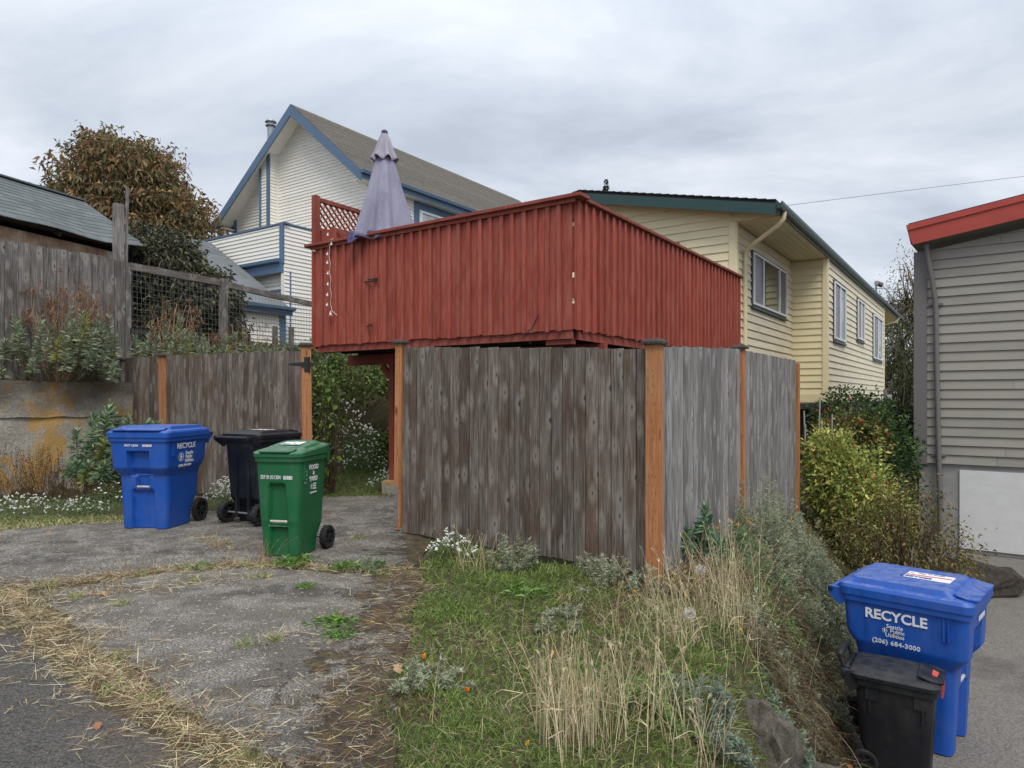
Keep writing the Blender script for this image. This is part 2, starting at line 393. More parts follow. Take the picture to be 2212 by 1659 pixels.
def m_slab():
    q = NT('old_exposed_concrete')
    p = q.pos()
    big = q.noise(p, 0.55, 5, 0.6, 0.5); mid = q.noise(p, 3.5, 6, 0.65, 0.3); fine = q.noise(p, 85, 4, 0.8)
    ag = q.voro(p, 75, out='Distance'); agc = q.voro(p, 75, out='Color')
    c = q.mix(q.ramp(fine, [(0.40, 0.0), (0.58, 1.0)]), sr(44, 41, 38), sr(132, 126, 116))
    c = q.mix(q.ramp(big, [(0.36, 0.55), (0.54, 0.0)]), c, sr(64, 60, 56))
    band = q.noise(q.pos((0.45, 2.0, 1), rot=(0, 0, R(-38))), 1.1, 5, 0.6)
    c = q.mix(q.ramp(band, [(0.50, 0.0), (0.64, 0.6)]), c, sr(46, 43, 40))
    lich = q.math('MULTIPLY', q.ramp(mid, [(0.46, 0.0), (0.60, 1.0)]), q.ramp(fine, [(0.46, 0.0), (0.56, 1.0)]))
    c = q.mix(q.math('MULTIPLY', lich, 0.7), c, sr(178, 174, 166))
    c = q.mix(q.ramp(ag, [(0.12, 0.45), (0.24, 0.0)]), c, agc, 'OVERLAY')
    c = q.mix(q.ramp(ag, [(0.10, 0.75), (0.2, 0.0)]), c, sr(196, 190, 178))
    spt = q.voro(q.pos((1, 1.0, 1)), 17); edgy = q.math('ADD', spt, q.math('MULTIPLY', q.noise(p, 40, 4, 0.7), 0.22))
    c = q.mix(q.ramp(edgy, [(0.26, 0.85), (0.32, 0.0)]), c, sr(168, 163, 152))
    # moss and dry-needle stain along the grass edge, its own blotchy shape
    sp = q.n('SeparateXYZ'); q.l(p, sp.inputs[0])
    e = q.math('MULTIPLY', sp.outputs[1], 0.06)
    d = q.math('ADD', sp.outputs[0], e)                        # distance across the verge
    edge = q.n('MapRange'); q.l(d, edge.inputs[0]); edge.inputs[1].default_value = -1.75; edge.inputs[2].default_value = -0.6
    mo = q.ramp(q.math('ADD', q.math('ADD', q.math('MULTIPLY', q.noise(p, 7, 9, 0.8, 0.4), 0.8), q.math('MULTIPLY', q.noise(p, 1.7, 3, 0.5), 0.45)), q.math('MULTIPLY', edge.outputs[0], 0.365)), [(0.925, 0.0), (0.97, 1.0)])
    c = q.mix(q.math('MULTIPLY', mo, 0.92), c, q.mix(q.ramp(q.noise(p, 9, 5), [(0.42, 0.0), (0.6, 1.0)]), sr(52, 36, 26), sr(84, 68, 30)))
    q.col(c); q.rough(0.9); q.bump(q.math('ADD', fine, q.math('MULTIPLY', mo, 0.8)), 0.8, 0.012)
    return q.m
SLAB = m_slab()
def m_asph():
    q = NT('worn_asphalt')
    p = q.pos()
    fine = q.noise(p, 90, 4, 0.8); big = q.noise(p, 0.8, 5, 0.6); ag = q.voro(p, 62); agc = q.voro(p, 62, out='Color')
    c = q.mix(q.ramp(fine, [(0.40, 0.0), (0.6, 1.0)]), sr(42, 41, 40), sr(100, 97, 92))
    c = q.mix(q.ramp(ag, [(0.10, 0.75), (0.2, 0.0)]), c, q.mix(0.75, agc, sr(150, 145, 136)))
    c = q.mix(q.ramp(big, [(0.5, 0.0), (0.68, 0.55)]), c, sr(104, 90, 74))
    q.col(c); q.rough(0.88); q.bump(q.math('SUBTRACT', fine, ag), 0.8, 0.01)
    return q.m
ASPH = m_asph()
def m_drive():
    q = NT('washed_aggregate_drive')
    p = q.pos()
    fine = q.noise(p, 55, 5, 0.75); big = q.noise(q.pos((1, 1, 1), rot=(0, 0, R(30))), 1.6, 5, 0.6); ag = q.voro(q.pos((1, 2.2, 1), rot=(0, 0, R(20))), 26)
    c = q.mix(q.ramp(fine, [(0.35, 0.0), (0.65, 1.0)]), sr(84, 80, 76), sr(134, 129, 122))
    c = q.mix(q.ramp(ag, [(0.10, 0.6), (0.17, 0.0)]), c, sr(176, 170, 160))
    c = q.mix(q.ramp(big, [(0.5, 0.0), (0.7, 0.7)]), c, sr(66, 62, 60))
    q.col(c); q.rough(0.9); q.bump(fine, 0.6, 0.01)
    return q.m
DRIVE = m_drive()
def m_soil():
    q = NT('earth_and_thatch')
    p = q.pos()
    n = q.noise(p, 14, 6, 0.7); b = q.noise(p, 1.3, 4, 0.6)
    c = q.mix(q.ramp(n, [(0.35, 0.0), (0.65, 1.0)]), sr(48, 40, 30), sr(98, 86, 60))
    c = q.mix(q.ramp(b, [(0.42, 0.0), (0.62, 0.7)]), c, sr(62, 70, 38))
    q.col(c); q.rough(0.95); q.bump(n, 0.8, 0.03)
    return q.m
SOIL = m_soil()
def m_rock(name, a, b, moss):
    q = NT(name)
    p = q.pos()
    n = q.noise(p, 11, 8, 0.72, 0.3); f = q.noise(p, 60, 5, 0.75); m_ = q.noise(p, 7, 5, 0.65)
    c = q.mix(q.ramp(n, [(0.35, 0.0), (0.65, 1.0)]), a, b)
    c = q.mix(q.ramp(f, [(0.56, 0.0), (0.72, 0.4)]), c, mulc(b, 1.4))
    c = q.mix(q.ramp(m_, [(0.62, 0.0), (0.7, 0.85)]), c, moss)
    q.col(c); q.rough(0.9); q.bump(q.math('ADD', n, f), 1.0, 0.02)
    return q.m
ROCK = m_rock('brown_basalt', sr(58, 53, 46), sr(124, 117, 106), sr(78, 72, 34))
ROCKD = m_rock('dark_mossy_rock', sr(40, 35, 32), sr(76, 68, 60), sr(56, 54, 28))
def m_plastic(name, c, rough=0.42, sp=0.5, dust=0.2):
    q = NT(name)
    n = q.noise(q.pos((1, 1, 1), obj=True), 3.5, 6, 0.65); f = q.noise(q.pos((1, 1, 1), obj=True), 160, 3, 0.6)
    cc = q.mix(q.ramp(n, [(0.45, 0.0), (0.8, dust)]), c, mulc(sr(150, 148, 142), 0.8))
    sc_ = q.noise(q.pos((60, 60, 5), obj=True), 1.4, 5, 0.75)
    cc = q.mix(q.ramp(sc_, [(0.66, 0.0), (0.74, 0.4)]), cc, mulc(sr(150, 152, 156), 0.7))
    gr = q.noise(q.pos((9, 9, 1.1), obj=True), 1.6, 6, 0.7)
    cc = q.mix(q.ramp(gr, [(0.5, 0.0), (0.72, 0.45)]), cc, mulc(c, 0.45))
    sg = q.n('SeparateXYZ'); q.l(q.n('NewGeometry').outputs['Normal'], sg.inputs[0])
    dm = q.math('MULTIPLY', q.ramp(sg.outputs[2], [(0.55, 0.0), (0.95, 1.0)]), q.ramp(q.noise(q.pos((1, 1, 1), obj=True), 14, 6, 0.75), [(0.4, 0.0), (0.66, 0.4)]))
    cc = q.mix(dm, cc, tuple(min(1, a * 0.55 + 0.06) for a in c) if max(c) < 0.1 else sr(150, 148, 140))
    q.col(cc); q.rough(q.ramp(n, [(0.3, rough - 0.06), (0.8, rough + 0.2)])); q.bump(f, 0.06, 0.002)
    q.b.inputs['Specular IOR Level'].default_value = sp
    return q.m
PBLUE = m_plastic('blue_bin_plastic', sr(24, 80, 168), 0.4, 0.5, 0.12)
PGRN = m_plastic('green_bin_plastic', sr(24, 98, 58), 0.4, 0.5, 0.12)
PBLK = m_plastic('black_bin_plastic', sr(24, 25, 29), 0.45, 0.4, 0.1)
PNVY = m_plastic('navy_black_bin_plastic', sr(20, 23, 32), 0.42, 0.4, 0.08)
RUB = m_plastic('tyre_rubber', sr(30, 31, 34), 0.7, 0.3, 0.2)
PRED = m_plastic('red_latch_plastic', sr(196, 70, 58), 0.5, 0.4, 0.1)
STIK = m_paint('white_print', sr(226, 228, 230), 0.05, rough=0.5, grain=0.0)
DAMP = m_paint('scratched_bar_paint', sr(196, 192, 184), 0.6, sr(110, 106, 100), sc=12)
REDP = m_paint('red_print', sr(206, 48, 54), 0.1)
BLUP = m_paint('blue_print', sr(70, 96, 150), 0.1)
def m_glass():
    q = NT('window_glass')
    q.col((0.02, 0.025, 0.03)); q.rough(0.03); q.b.inputs['Specular IOR Level'].default_value = 1.0; q.b.inputs['IOR'].default_value = 1.9
    return q.m
GLASS = m_glass()
def m_blind():
    q = NT('insect_screen_glass')
    n = q.noise(q.pos((1, 1, 1)), 3, 3)
    q.col(q.ramp(n, [(0.3, sr(70, 72, 80)), (0.7, sr(104, 106, 112))])); q.rough(0.35)
    return q.m
BLIND = m_blind()
def m_pale():
    q = NT('curtained_glass')
    n = q.noise(q.pos((6, 6, 0.6)), 3, 3)
    q.col(q.ramp(n, [(0.3, sr(150, 158, 164)), (0.7, sr(196, 200, 202))])); q.rough(0.12)
    return q.m
PALE = m_pale()
def m_fabric(name, a, b):
    q = NT(name)
    p = q.pos()
    n = q.noise(q.pos((1, 1, 0.4)), 3, 5, 0.6); st = q.noise(q.pos((9, 9, 1.5)), 6, 5, 0.7)
    c = q.mix(q.ramp(n, [(0.35, 0.0), (0.68, 1.0)]), a, b)
    c = q.mix(q.ramp(st, [(0.56, 0.0), (0.68, 0.55)]), c, sr(170, 168, 190))
    q.col(c); q.rough(0.85)
    try: q.b.inputs['Sheen Weight'].default_value = 0.1
    except Exception: pass
    return q.m
FAB = m_fabric('faded_lavender_canvas', sr(118, 117, 138), sr(148, 147, 166))
FABT = m_fabric('faded_grey_canvas', sr(140, 136, 150), sr(166, 162, 176))
FABD = m_fabric('dark_purple_canvas', sr(58, 52, 96), sr(78, 72, 120))
def m_rust():
    q = NT('rusty_sheet_panel')
    p = q.pos()
    n = q.noise(p, 3, 6, 0.65); f = q.noise(p, 30, 5, 0.7)
    c = q.ramp(n, [(0.3, sr(140, 106, 90)), (0.5, sr(190, 160, 136)), (0.7, sr(222, 206, 180))])
    c = q.mix(q.ramp(f, [(0.5, 0.0), (0.7, 0.4)]), c, sr(210, 198, 178))
    q.col(c); q.rough(0.85); return q.m
RUST = m_rust()
def m_leaf(name, trans=0.25, rough=0.55):
    q = NT(name)
    at = q.n('Attribute'); at.attribute_name = 'Col'
    n = q.noise(q.pos(), 25, 3)
    c = q.mix(1.0, at.outputs['Color'], q.ramp(n, [(0.3, 0.8), (0.7, 1.15)]), 'MULTIPLY')
    q.col(c); q.rough(rough); q.b.inputs['Specular IOR Level'].default_value = 0.3
    if trans:
        tr = q.n('BsdfTranslucent'); q.l(c, tr.inputs[0]); mx = q.n('MixShader'); mx.inputs[0].default_value = trans
        q.l(q.b.outputs[0], mx.inputs[1]); q.l(tr.outputs[0], mx.inputs[2]); q.l(mx.outputs[0], q.out.inputs[0])
    return q.m
LEAF = m_leaf('foliage'); STRAW = m_leaf('dry_straw', 0.15, 0.7); STEM = m_leaf('plant_stem', 0.0, 0.75)
PETAL = m_leaf('petal', 0.3, 0.6)
def m_bark():
    q = NT('bark'); n = q.noise(q.pos((8, 8, 1.5)), 4, 6, 0.7)
    q.col(q.ramp(n, [(0.3, sr(46, 40, 34)), (0.7, sr(104, 94, 82))])); q.bump(n, 0.8, 0.02); return q.m
BARK = m_bark()
def m_flat(name, c, rough=0.6):
    q = NT(name); n = q.noise(q.pos(), 20, 3); q.col(q.ramp(n, [(0.3, mulc(c, 0.85)), (0.7, mulc(c, 1.12))])); q.rough(rough); return q.m
DARKV = m_flat('void_shade', sr(24, 22, 22), 0.95)  # near-black colour carries the shade under the yellow house
WIRE = m_flat('dull_wire', sr(92, 96, 98), 0.5)
CABLE = m_flat('black_cable', sr(24, 24, 26), 0.6)
CORD = m_flat('white_cord', sr(214, 208, 202), 0.5)
BULB = m_flat('frosted_bulb', sr(236, 238, 242), 0.25)
STAKEB = m_flat('blue_handle', sr(26, 74, 168), 0.4)
BERRY = m_flat('red_berry', sr(176, 34, 40), 0.35)
BAMB = m_flat('grey_stake', sr(146, 146, 148), 0.7)

# ------------------------------------------------------------------ foliage builders (numpy)
def mesh_np(name, V, F, C, mat, parent=None):
    """V (n,3); F list of (k,m) index arrays; C (n,3) vertex colours"""
    me = bpy.data.meshes.new(name)
    nv = len(V); loops = np.concatenate([f.ravel() for f in F]).astype(np.int32)
    sizes = np.concatenate([np.full(len(f), f.shape[1], np.int32) for f in F])
    starts = np.concatenate([[0], np.cumsum(sizes)[:-1]]).astype(np.int32)
    me.vertices.add(nv); me.vertices.foreach_set('co', np.ascontiguousarray(V, np.float32).ravel())
    me.loops.add(len(loops)); me.loops.foreach_set('vertex_index', loops)
    me.polygons.add(len(sizes)); me.polygons.foreach_set('loop_start', starts)
    me.update(calc_edges=True)
    at = me.color_attributes.new('Col', 'FLOAT_COLOR', 'POINT')
    c4 = np.ones((nv, 4), np.float32); c4[:, :3] = C
    at.data.foreach_set('color', c4.ravel())
    return link(name, me, mat, parent)
def nrm(a): return a / np.maximum(np.linalg.norm(a, axis=-1, keepdims=True), 1e-9)
def rdir(n): return nrm(rng.normal(size=(n, 3)))
def jit(cols, n, j=0.18):
    cols = np.array(cols, float)
    c = cols[rng.integers(0, len(cols), n)]
    return np.clip(c * (1 + rng.normal(size=(n, 1)) * j) * (1 + rng.normal(size=(n, 3)) * j * 0.3), 0.002, 1)
class Leafs:
    """collects leaf-sized faces"""
    def __init__(s): s.P = []; s.A = []; s.L = []; s.W = []; s.C = []; s.D = []
    def add(s, P, A, L, W, C, D=0.15):
        n = len(P); s.P.append(P); s.A.append(nrm(A)); s.L.append(np.broadcast_to(L, n)); s.W.append(np.broadcast_to(W, n))
        s.C.append(np.broadcast_to(C, (n, 3))); s.D.append(np.broadcast_to(D, n)); return s
    def build(s, name, mat, parent=None, blade=False):
        P = np.concatenate(s.P); A = np.concatenate(s.A); L = np.concatenate(s.L)[:, None]; W = np.concatenate(s.W)[:, None]; C = np.concatenate(s.C); D = np.concatenate(s.D)[:, None]
        n = len(P); S = nrm(np.cross(A, rdir(n))); N = np.cross(S, A); N = np.where(N[:, 2:3] < 0, -N, N)
        dn = np.array([0, 0, -1.0])
        i = np.arange(n)[:, None]
        if blade:      # tapered two-piece blade
            mid = P + A * L * 0.55 + dn * L * D * 0.25; tip = P + A * L + dn * L * D
            V = np.stack([P - S * W / 2, P + S * W / 2, mid + S * W * 0.4, mid - S * W * 0.4, tip], 1).reshape(-1, 3)
            F = [i * 5 + np.array([[0, 1, 2, 3]]), i * 5 + np.array([[3, 2, 4]])]; k = 5
        else:          # folded leaf
            mid = P + A * L * 0.45 + N * W * 0.12; tip = P + A * L + dn * L * D
            V = np.stack([P, mid + S * W / 2, tip, mid - S * W / 2], 1).reshape(-1, 3)
            F = [i * 4 + np.array([[0, 1, 2]]), i * 4 + np.array([[0, 2, 3]])]; k = 4
        return mesh_np(name, V, F, np.repeat(C, k, 0), mat, parent)
class Stems:
    """collects thin three-sided stems"""
    def __init__(s): s.V = []; s.F = []; s.C = []; s.k = 0
    def add(s, path, r0, r1, c):
        path = np.asarray(path, float); m = len(path); d = np.gradient(path, axis=0); d = nrm(d)
        ref = np.array([0.31, 0.27, 0.91]) if abs(d[0, 2]) < 0.8 else np.array([1.0, 0.2, 0])
        a = nrm(np.cross(d, ref)); b = np.cross(d, a)
        r = np.linspace(r0, r1, m)[:, None]
        ring = [path + (a * math.cos(t) + b * math.sin(t)) * r for t in (0, 2.094, 4.189)]
        s.V.append(np.stack(ring, 1).reshape(-1, 3))
        for i in range(m - 1):
            for k in range(3):
                s.F.append((s.k + i * 3 + k, s.k + i * 3 + (k + 1) % 3, s.k + i * 3 + 3 + (k + 1) % 3, s.k + i * 3 + 3 + k))
        s.C.append(np.broadcast_to(np.asarray(c, float), (3 * m, 3))); s.k += 3 * m; return s
    def build(s, name, mat, parent=None):
        return mesh_np(name, np.concatenate(s.V), [np.array(s.F, int)], np.concatenate(s.C), mat, parent)
def curve(p0, p1, sag, n=5):
    t = np.linspace(0, 1, n)[:, None]; p0 = np.asarray(p0, float); p1 = np.asarray(p1, float)
    return p0 * (1 - t) + p1 * t + np.asarray(sag, float) * (4 * t * (1 - t))
# ------------------------------------------------------------------ ground, slabs
def fin(root, loc):
    loc = Vector(loc); root.location = loc
    for ch in root.children: ch.location = ch.location - loc
    return root
def ground():
    xs = np.unique(np.concatenate([[-600, -200, -90, -50, -35, -25, -18, -14, -11], np.arange(-9.6, 6.6, 0.12), [7, 8, 9, 11, 14, 18, 25, 35, 60, 120, 250, 600]]))
    ys = np.unique(np.concatenate([[-60, -20, -8, -3, 0], np.arange(1.2, 18, 0.12), [19, 20, 22, 24, 27, 30, 34, 40, 50, 70, 120, 250, 800]]))
    X, Y = np.meshgrid(xs, ys); Zz = hgt(X, Y)
    V = np.stack([X, Y, Zz], -1).reshape(-1, 3); nx, ny = len(xs), len(ys)
    i = (np.arange(ny - 1)[:, None] * nx + np.arange(nx - 1)[None, :]).ravel()[:, None]
    o = mesh_np('ground', V, [i + np.array([[0, 1, nx + 1, nx]])], np.ones((len(V), 3)), SOIL)
    o.data.polygons.foreach_set('use_smooth', [True] * len(o.data.polygons))
    return kind(o, 'structure')
ground()
def ragged(pts, step=0.12, j=0.025, seed=1):
    rr = random.Random(seed); out = []
    for k in range(len(pts)):
        a, b = Vector(pts[k]), Vector(pts[(k + 1) % len(pts)]); n = max(1, int((b - a).length / step))
        for q in range(n):
            p = a.lerp(b, q / n); out.append(p + Vector((rr.uniform(-j, j), rr.uniform(-j, j))))
    return out
def slab(name, pts, z0, z1, mat, seed, j=0.03):
    pp = ragged(pts, 0.14, j, seed)
    o = MB().prism([(p.x, p.y, z0) for p in pp], (0, 0, z1 - z0)).build(name, mat)
    return kind(o, 'structure')
slab('alley_asphalt', [(-14, 5.35), (-3.86, 4.86), (-2.72, 3.98), (-1.98, 3.36), (-1.5, 2.97), (-1.1, 2.66), (-0.6, 2.2), (0.2, -2), (-14, -2)], -0.1, 0.006, ASPH, 2)
slab('driveway_slab', [(-3.62, 5.3), (-2.62, 4.22), (-1.86, 3.58), (-1.36, 3.12), (-0.98, 2.82), (-0.6, 2.45), (-0.45, 2.5), (-0.63, 3.8), (-0.7, 5.1), (-0.78, 5.86), (-1.5, 5.82), (-2.25, 6.06), (-2.9, 5.9), (-3.3, 5.5)], -0.1, 0.012, SLAB, 3)
slab('driveway_slab', [(-9.0, 5.75), (-3.9, 5.5), (-3.4, 5.72), (-2.95, 6.06), (-2.25, 6.2), (-1.5, 5.98), (-0.85, 6.0), (-0.8, 6.7), (-1.02, 7.62), (-0.95, 8.2), (-0.2, 10.1), (-2.0, 10.4), (-3.2, 10.2), (-4.1, 8.75), (-4.6, 8.2), (-6.1, 7.55), (-9.0, 7.2)], -0.1, 0.02, SLAB, 4)
def drive():
    e = []
    for y in np.arange(-3, 13.1, 0.5):
        xe = 1.78 + 0.5 * (max(y, 3) - 4.5); wd = 0.42 + 0.05 * max(0, y - 4.5)
        e.append((xe + wd + 0.03, y))
    pts = [(x, y) for x, y in e] + [(40, 13), (40, -3)]
    slab('side_driveway', pts[::-1], -1.15, -0.994, DRIVE, 5, 0.04)
drive()

# ------------------------------------------------------------------ retaining wall
def lumpy(me, amp, sc, seed=0, only=None):
    from mathutils import noise as mn
    for v_ in me.vertices:
        d = mn.noise_vector(v_.co * sc + Vector((seed, seed, seed))) * amp
        v_.co += d
def ret_wall():
    root = thing('retaining_wall', 'lichen-stained concrete retaining wall below the tall grey fence', 'wall')
    bm = bmesh.new()
    nt, nz = 60, 18
    for k, (z0, z1, off) in enumerate(((-0.1, 1.20, 0.0), (1.20, 1.75, 0.035))):
        m = MB(); N = 70; pts = []
        nzz = 12
        grid = {}
        vs_, fs = [], []
        def P_(t, s, z): p = Vector((WX, WY, 0)) + U3 * t + V3 * (s - off * 0 + (0.03 if k == 0 else 0)); p.z = z; return p
        for i in range(N + 1):
            t = -8 + 8.15 * i / N
            for j in range(nzz + 1): vs_.append(P_(t, 0.0, z0 + (z1 - z0) * j / nzz))
            vs_.append(P_(t, 0.32, z1)); vs_.append(P_(t, 0.32, z0))
        M_ = nzz + 3
        for i in range(N):
            for j in range(M_):
                a = i * M_ + j; b = i * M_ + (j + 1) % M_
                fs.append((a, a + M_, b + M_, b))
        fs.append(tuple(range(M_))); fs.append(tuple(N * M_ + j for j in range(M_ - 1, -1, -1)))
        m.add(vs_, fs); me = m.mesh('wall_course'); lumpy(me, 0.02, 3.0, k * 7)
        bmm = bmesh.new(); bmm.from_mesh(me); bmesh.ops.recalc_face_normals(bmm, faces=bmm.faces); bmm.to_mesh(me); bmm.free()
        link('wall_course', me, CONW, root)
    return fin(root, (WX, WY, 0))
ret_wall()

# ------------------------------------------------------------------ fences
def post_cap(parent, c, mat, w=0.13, rz=0.0):
    m = MB(); h = 0.045
    m.hexa([Vector((sx * w / 2, sy * w / 2, 0)) for sx, sy in ((-1, -1), (1, -1), (1, 1), (-1, 1))] + [Vector((sx * w / 2, sy * w / 2, 0.02)) for sx, sy in ((-1, -1), (1, -1), (1, 1), (-1, 1))])
    m.hexa([Vector((sx * w * .5, sy * w * .5, 0.0201)) for sx, sy in ((-1, -1), (1, -1), (1, 1), (-1, 1))] + [Vector((sx * w * .3, sy * w * .3, h)) for sx, sy in ((-1, -1), (1, -1), (1, 1), (-1, 1))])
    o = m.build('post_cap', mat, parent); o.location = c; o.rotation_euler = (0, 0, rz)
    return o
def post(parent, x, y, z0, z1, w, mat, cap=True, lean=(0, 0), rz=0.0):
    m = MB(); h = z1 - z0
    m.box((0, 0, h / 2), (w, w, h))
    o = m.build('post', mat, parent, bevel=0.006); o.location = (x, y, z0); o.rotation_euler = (lean[0], lean[1], rz)
    if cap:
        k = post_cap(o, (0, 0, h + 0.001), DKW, w + 0.055)
    return o
def boards(parent, p0, p1, w, th, zb, zt, mat, gap=0.009, j=0.006, zj=0.006, skip=()):
    p0, p1 = Vector((p0[0], p0[1], 0)), Vector((p1[0], p1[1], 0)); d = p1 - p0; L = d.length; d.normalize(); n = Vector((d.y, -d.x, 0))
    k = 0; s = 0.0; rz = math.atan2(d.y, d.x)
    while s < L - w * 0.4:
        ww = w * rnd.uniform(0.93, 1.07)
        if s + ww > L - 0.03: ww = L - s
        f = (s + ww / 2) / L
        b = zb(f) + rnd.uniform(-zj, zj); t = zt(f) + rnd.uniform(-zj, zj)
        c = p0 + d * (s + ww / 2) + n * rnd.uniform(-j, j)
        if k not in skip:
            piece('board', mat, parent, (c.x, c.y, (b + t) / 2), (round(ww - gap, 3), th, round(t - b, 3)), rz + rnd.uniform(-0.02, 0.02), (0, rnd.uniform(-0.003, 0.003)))
        s += ww; k += 1
GP = (-1.244, 7.57); CPT = (1.157, 5.58); P2 = (2.497, 7.522); P3 = (4.010, 9.714); GL = (-2.673, 9.0); PM = (-5.559, 10.991); PE = (-6.743, 11.809)
def front_fence():
    root = thing('board_fence', 'weathered grey board fence with orange cedar posts right of the gateway', 'fence')
    a1 = math.atan2(CPT[1] - GP[1], CPT[0] - GP[0]); a2 = math.atan2(UY, UX)
    pg = post(root, GP[0], GP[1], 0.05, 2.09, 0.092, CEDAR, True, (0.0, 0.012), a1 + 0.25)
    post(root, CPT[0], CPT[1], -0.1, 1.93, 0.115, CEDAR, True, (0, 0), a1 + 0.1)
    post(root, P2[0], P2[1], -0.2, 2.03, 0.10, CEDAR, True, (0, -0.006), a2)
    post(root, P3[0], P3[1], -0.3, 1.98, 0.095, CEDAR, False, (0, 0.0), a2)
    d1 = (Vector(CPT) - Vector(GP)).normalized(); n1 = Vector((d1.y, -d1.x))
    q0 = Vector(GP) + d1 * 0.05 - n1 * 0.0; q1 = Vector(CPT) - d1 * 0.06
    boards(root, q0, q1, 0.1275, 0.019, lambda f: 0.03 + 0.03 * f, lambda f: 2.055 - 0.155 * f, GW)
    d2 = Vector((UX, UY)); off = Vector((UY, -UX)) * 0.012
    boards(root, Vector(CPT) + d2 * 0.065 + off, Vector(P2) - d2 * 0.05 + off, 0.128, 0.019, lambda f: 0.02 - 0.05 * f, lambda f: 1.92 + 0.11 * f, GW2)
    boards(root, Vector(P2) + d2 * 0.05 + off, Vector(P3) - d2 * 0.045 + off, 0.128, 0.019, lambda f: -0.03 - 0.1 * f, lambda f: 2.02 - 0.0 * f, GW2)
    # rails on the back
    for a, b, z in ((GP, CPT, 0.4), (GP, CPT, 1.7), (CPT, P2, 0.4), (CPT, P2, 1.7), (P2, P3, 0.4), (P2, P3, 1.7)):
        d = (Vector(b) - Vector(a)).normalized(); n = Vector((-d.y, d.x)) * 0.045
        MB().beam((a[0] + n.x, a[1] + n.y, z), (b[0] + n.x, b[1] + n.y, z), 0.038, 0.085).build('rail', GW3, root)
    # steel post base of the gate post
    m = MB(); m.box((0, -0.052, 0.26), (0.045, 0.006, 0.44)); m.box((0, 0, -0.021), (0.16, 0.14, 0.008))
    for z in (0.12, 0.26, 0.40): m.tube([(0, -0.056, z), (0, -0.066, z)], 0.009, 6)
    for sx in (-1, 1): m.tube([(sx * 0.065, -0.045, -0.02), (sx * 0.065, -0.045, 0.02)], 0.011, 6)
    b = m.build('post_base', GALV, pg); b.location = (-0.012, 0, 0)
    return fin(root, (CPT[0], CPT[1], 0))
front_fence()
def side_fence():
    root = thing('board_fence', 'weathered grey board fence with orange cedar posts behind the left bins', 'fence')
    a = math.atan2(UX, -UY)
    pg = post(root, GL[0], GL[1], 0.0, 2.17, 0.125, CEDAR, True, (0.004, -0.012), 0.35)
    post(root, PM[0], PM[1], 0, 2.16, 0.10, CEDAR, True, (0, 0.02), a)
    post(root, PE[0] + 0.1, PE[1] - 0.07, 0, 2.14, 0.09, GW3, True, (0, 0), a)
    off = Vector((UX, UY)) * 0.01
    d = Vector((-UY, UX))
    boards(root, Vector(PM) - d * 0.05 + off, Vector(GL) + d * 0.065 + off, 0.128, 0.019, lambda f: 0.05, lambda f: 2.17 - 0.05 * f, GW)
    boards(root, Vector(PE) - d * 0.1 + off, Vector(PM) + d * 0.05 + off, 0.128, 0.019, lambda f: 0.05, lambda f: 2.17, GW)
    for z in (0.4, 1.75):
        MB().beam((GL[0] + UX * .05, GL[1] + UY * .05, z), (PE[0] + UX * .05, PE[1] + UY * .05, z), 0.038, 0.085).build('rail', GW3, root)
    # black strap hinge on the gate post
    m = MB(); c = Vector((0, -0.068, 1.93))
    m.box(c, (0.055, 0.008, 0.19)); m.tube([c + Vector((0.036, -0.004, -0.1)), c + Vector((0.036, -0.004, 0.1))], 0.012, 8)
    m.prism([c + Vector((-0.03, -0.006, 0.032)), c + Vector((-0.22, -0.006, 0.012)), c + Vector((-0.22, -0.006, -0.012)), c + Vector((-0.03, -0.006, -0.032))], (0, -0.007, 0))
    m.prism([c + Vector((0.05, -0.006, 0.028)), c + Vector((0.05, -0.006, -0.028)), c + Vector((0.115, -0.006, -0.01)), c + Vector((0.115, -0.006, 0.01))], (0, -0.007, 0))
    for dx in (-0.18, -0.12, -0.06, 0.0): m.tube([c + Vector((dx, -0.006, 0)), c + Vector((dx, -0.018, 0))], 0.008, 6)
    for dz in (-0.07, 0.07): m.tube([c + Vector((0, -0.002, dz)), c + Vector((0, -0.014, dz))], 0.008, 6)
    h = m.build('hinge', BLK, pg)
    return fin(root, (GL[0], GL[1], 0))
side_fence()
TF = Vector((-6.675, 12.0, 0))
def tall_fence():
    root = thing('plank_fence', 'tall old grey plank fence with ragged tops above the retaining wall', 'fence')
    p0 = TF - U3 * 4.2; p1 = TF + U3 * 0.03
    boards(root, (p0.x, p0.y), (p1.x, p1.y), 0.176, 0.022, lambda f: 1.66, lambda f: 3.96 - 0.09 * f, GW3, 0.009, 0.006, 0.025)
    b = V3 * 0.06
    for z in (2.0, 3.5):
        MB().beam(p0 + b + Z3 * z, p1 + b + Z3 * z, 0.04, 0.09).build('rail', GW3, root)
    return fin(root, (TF.x, TF.y, 1.7))
tall_fence()
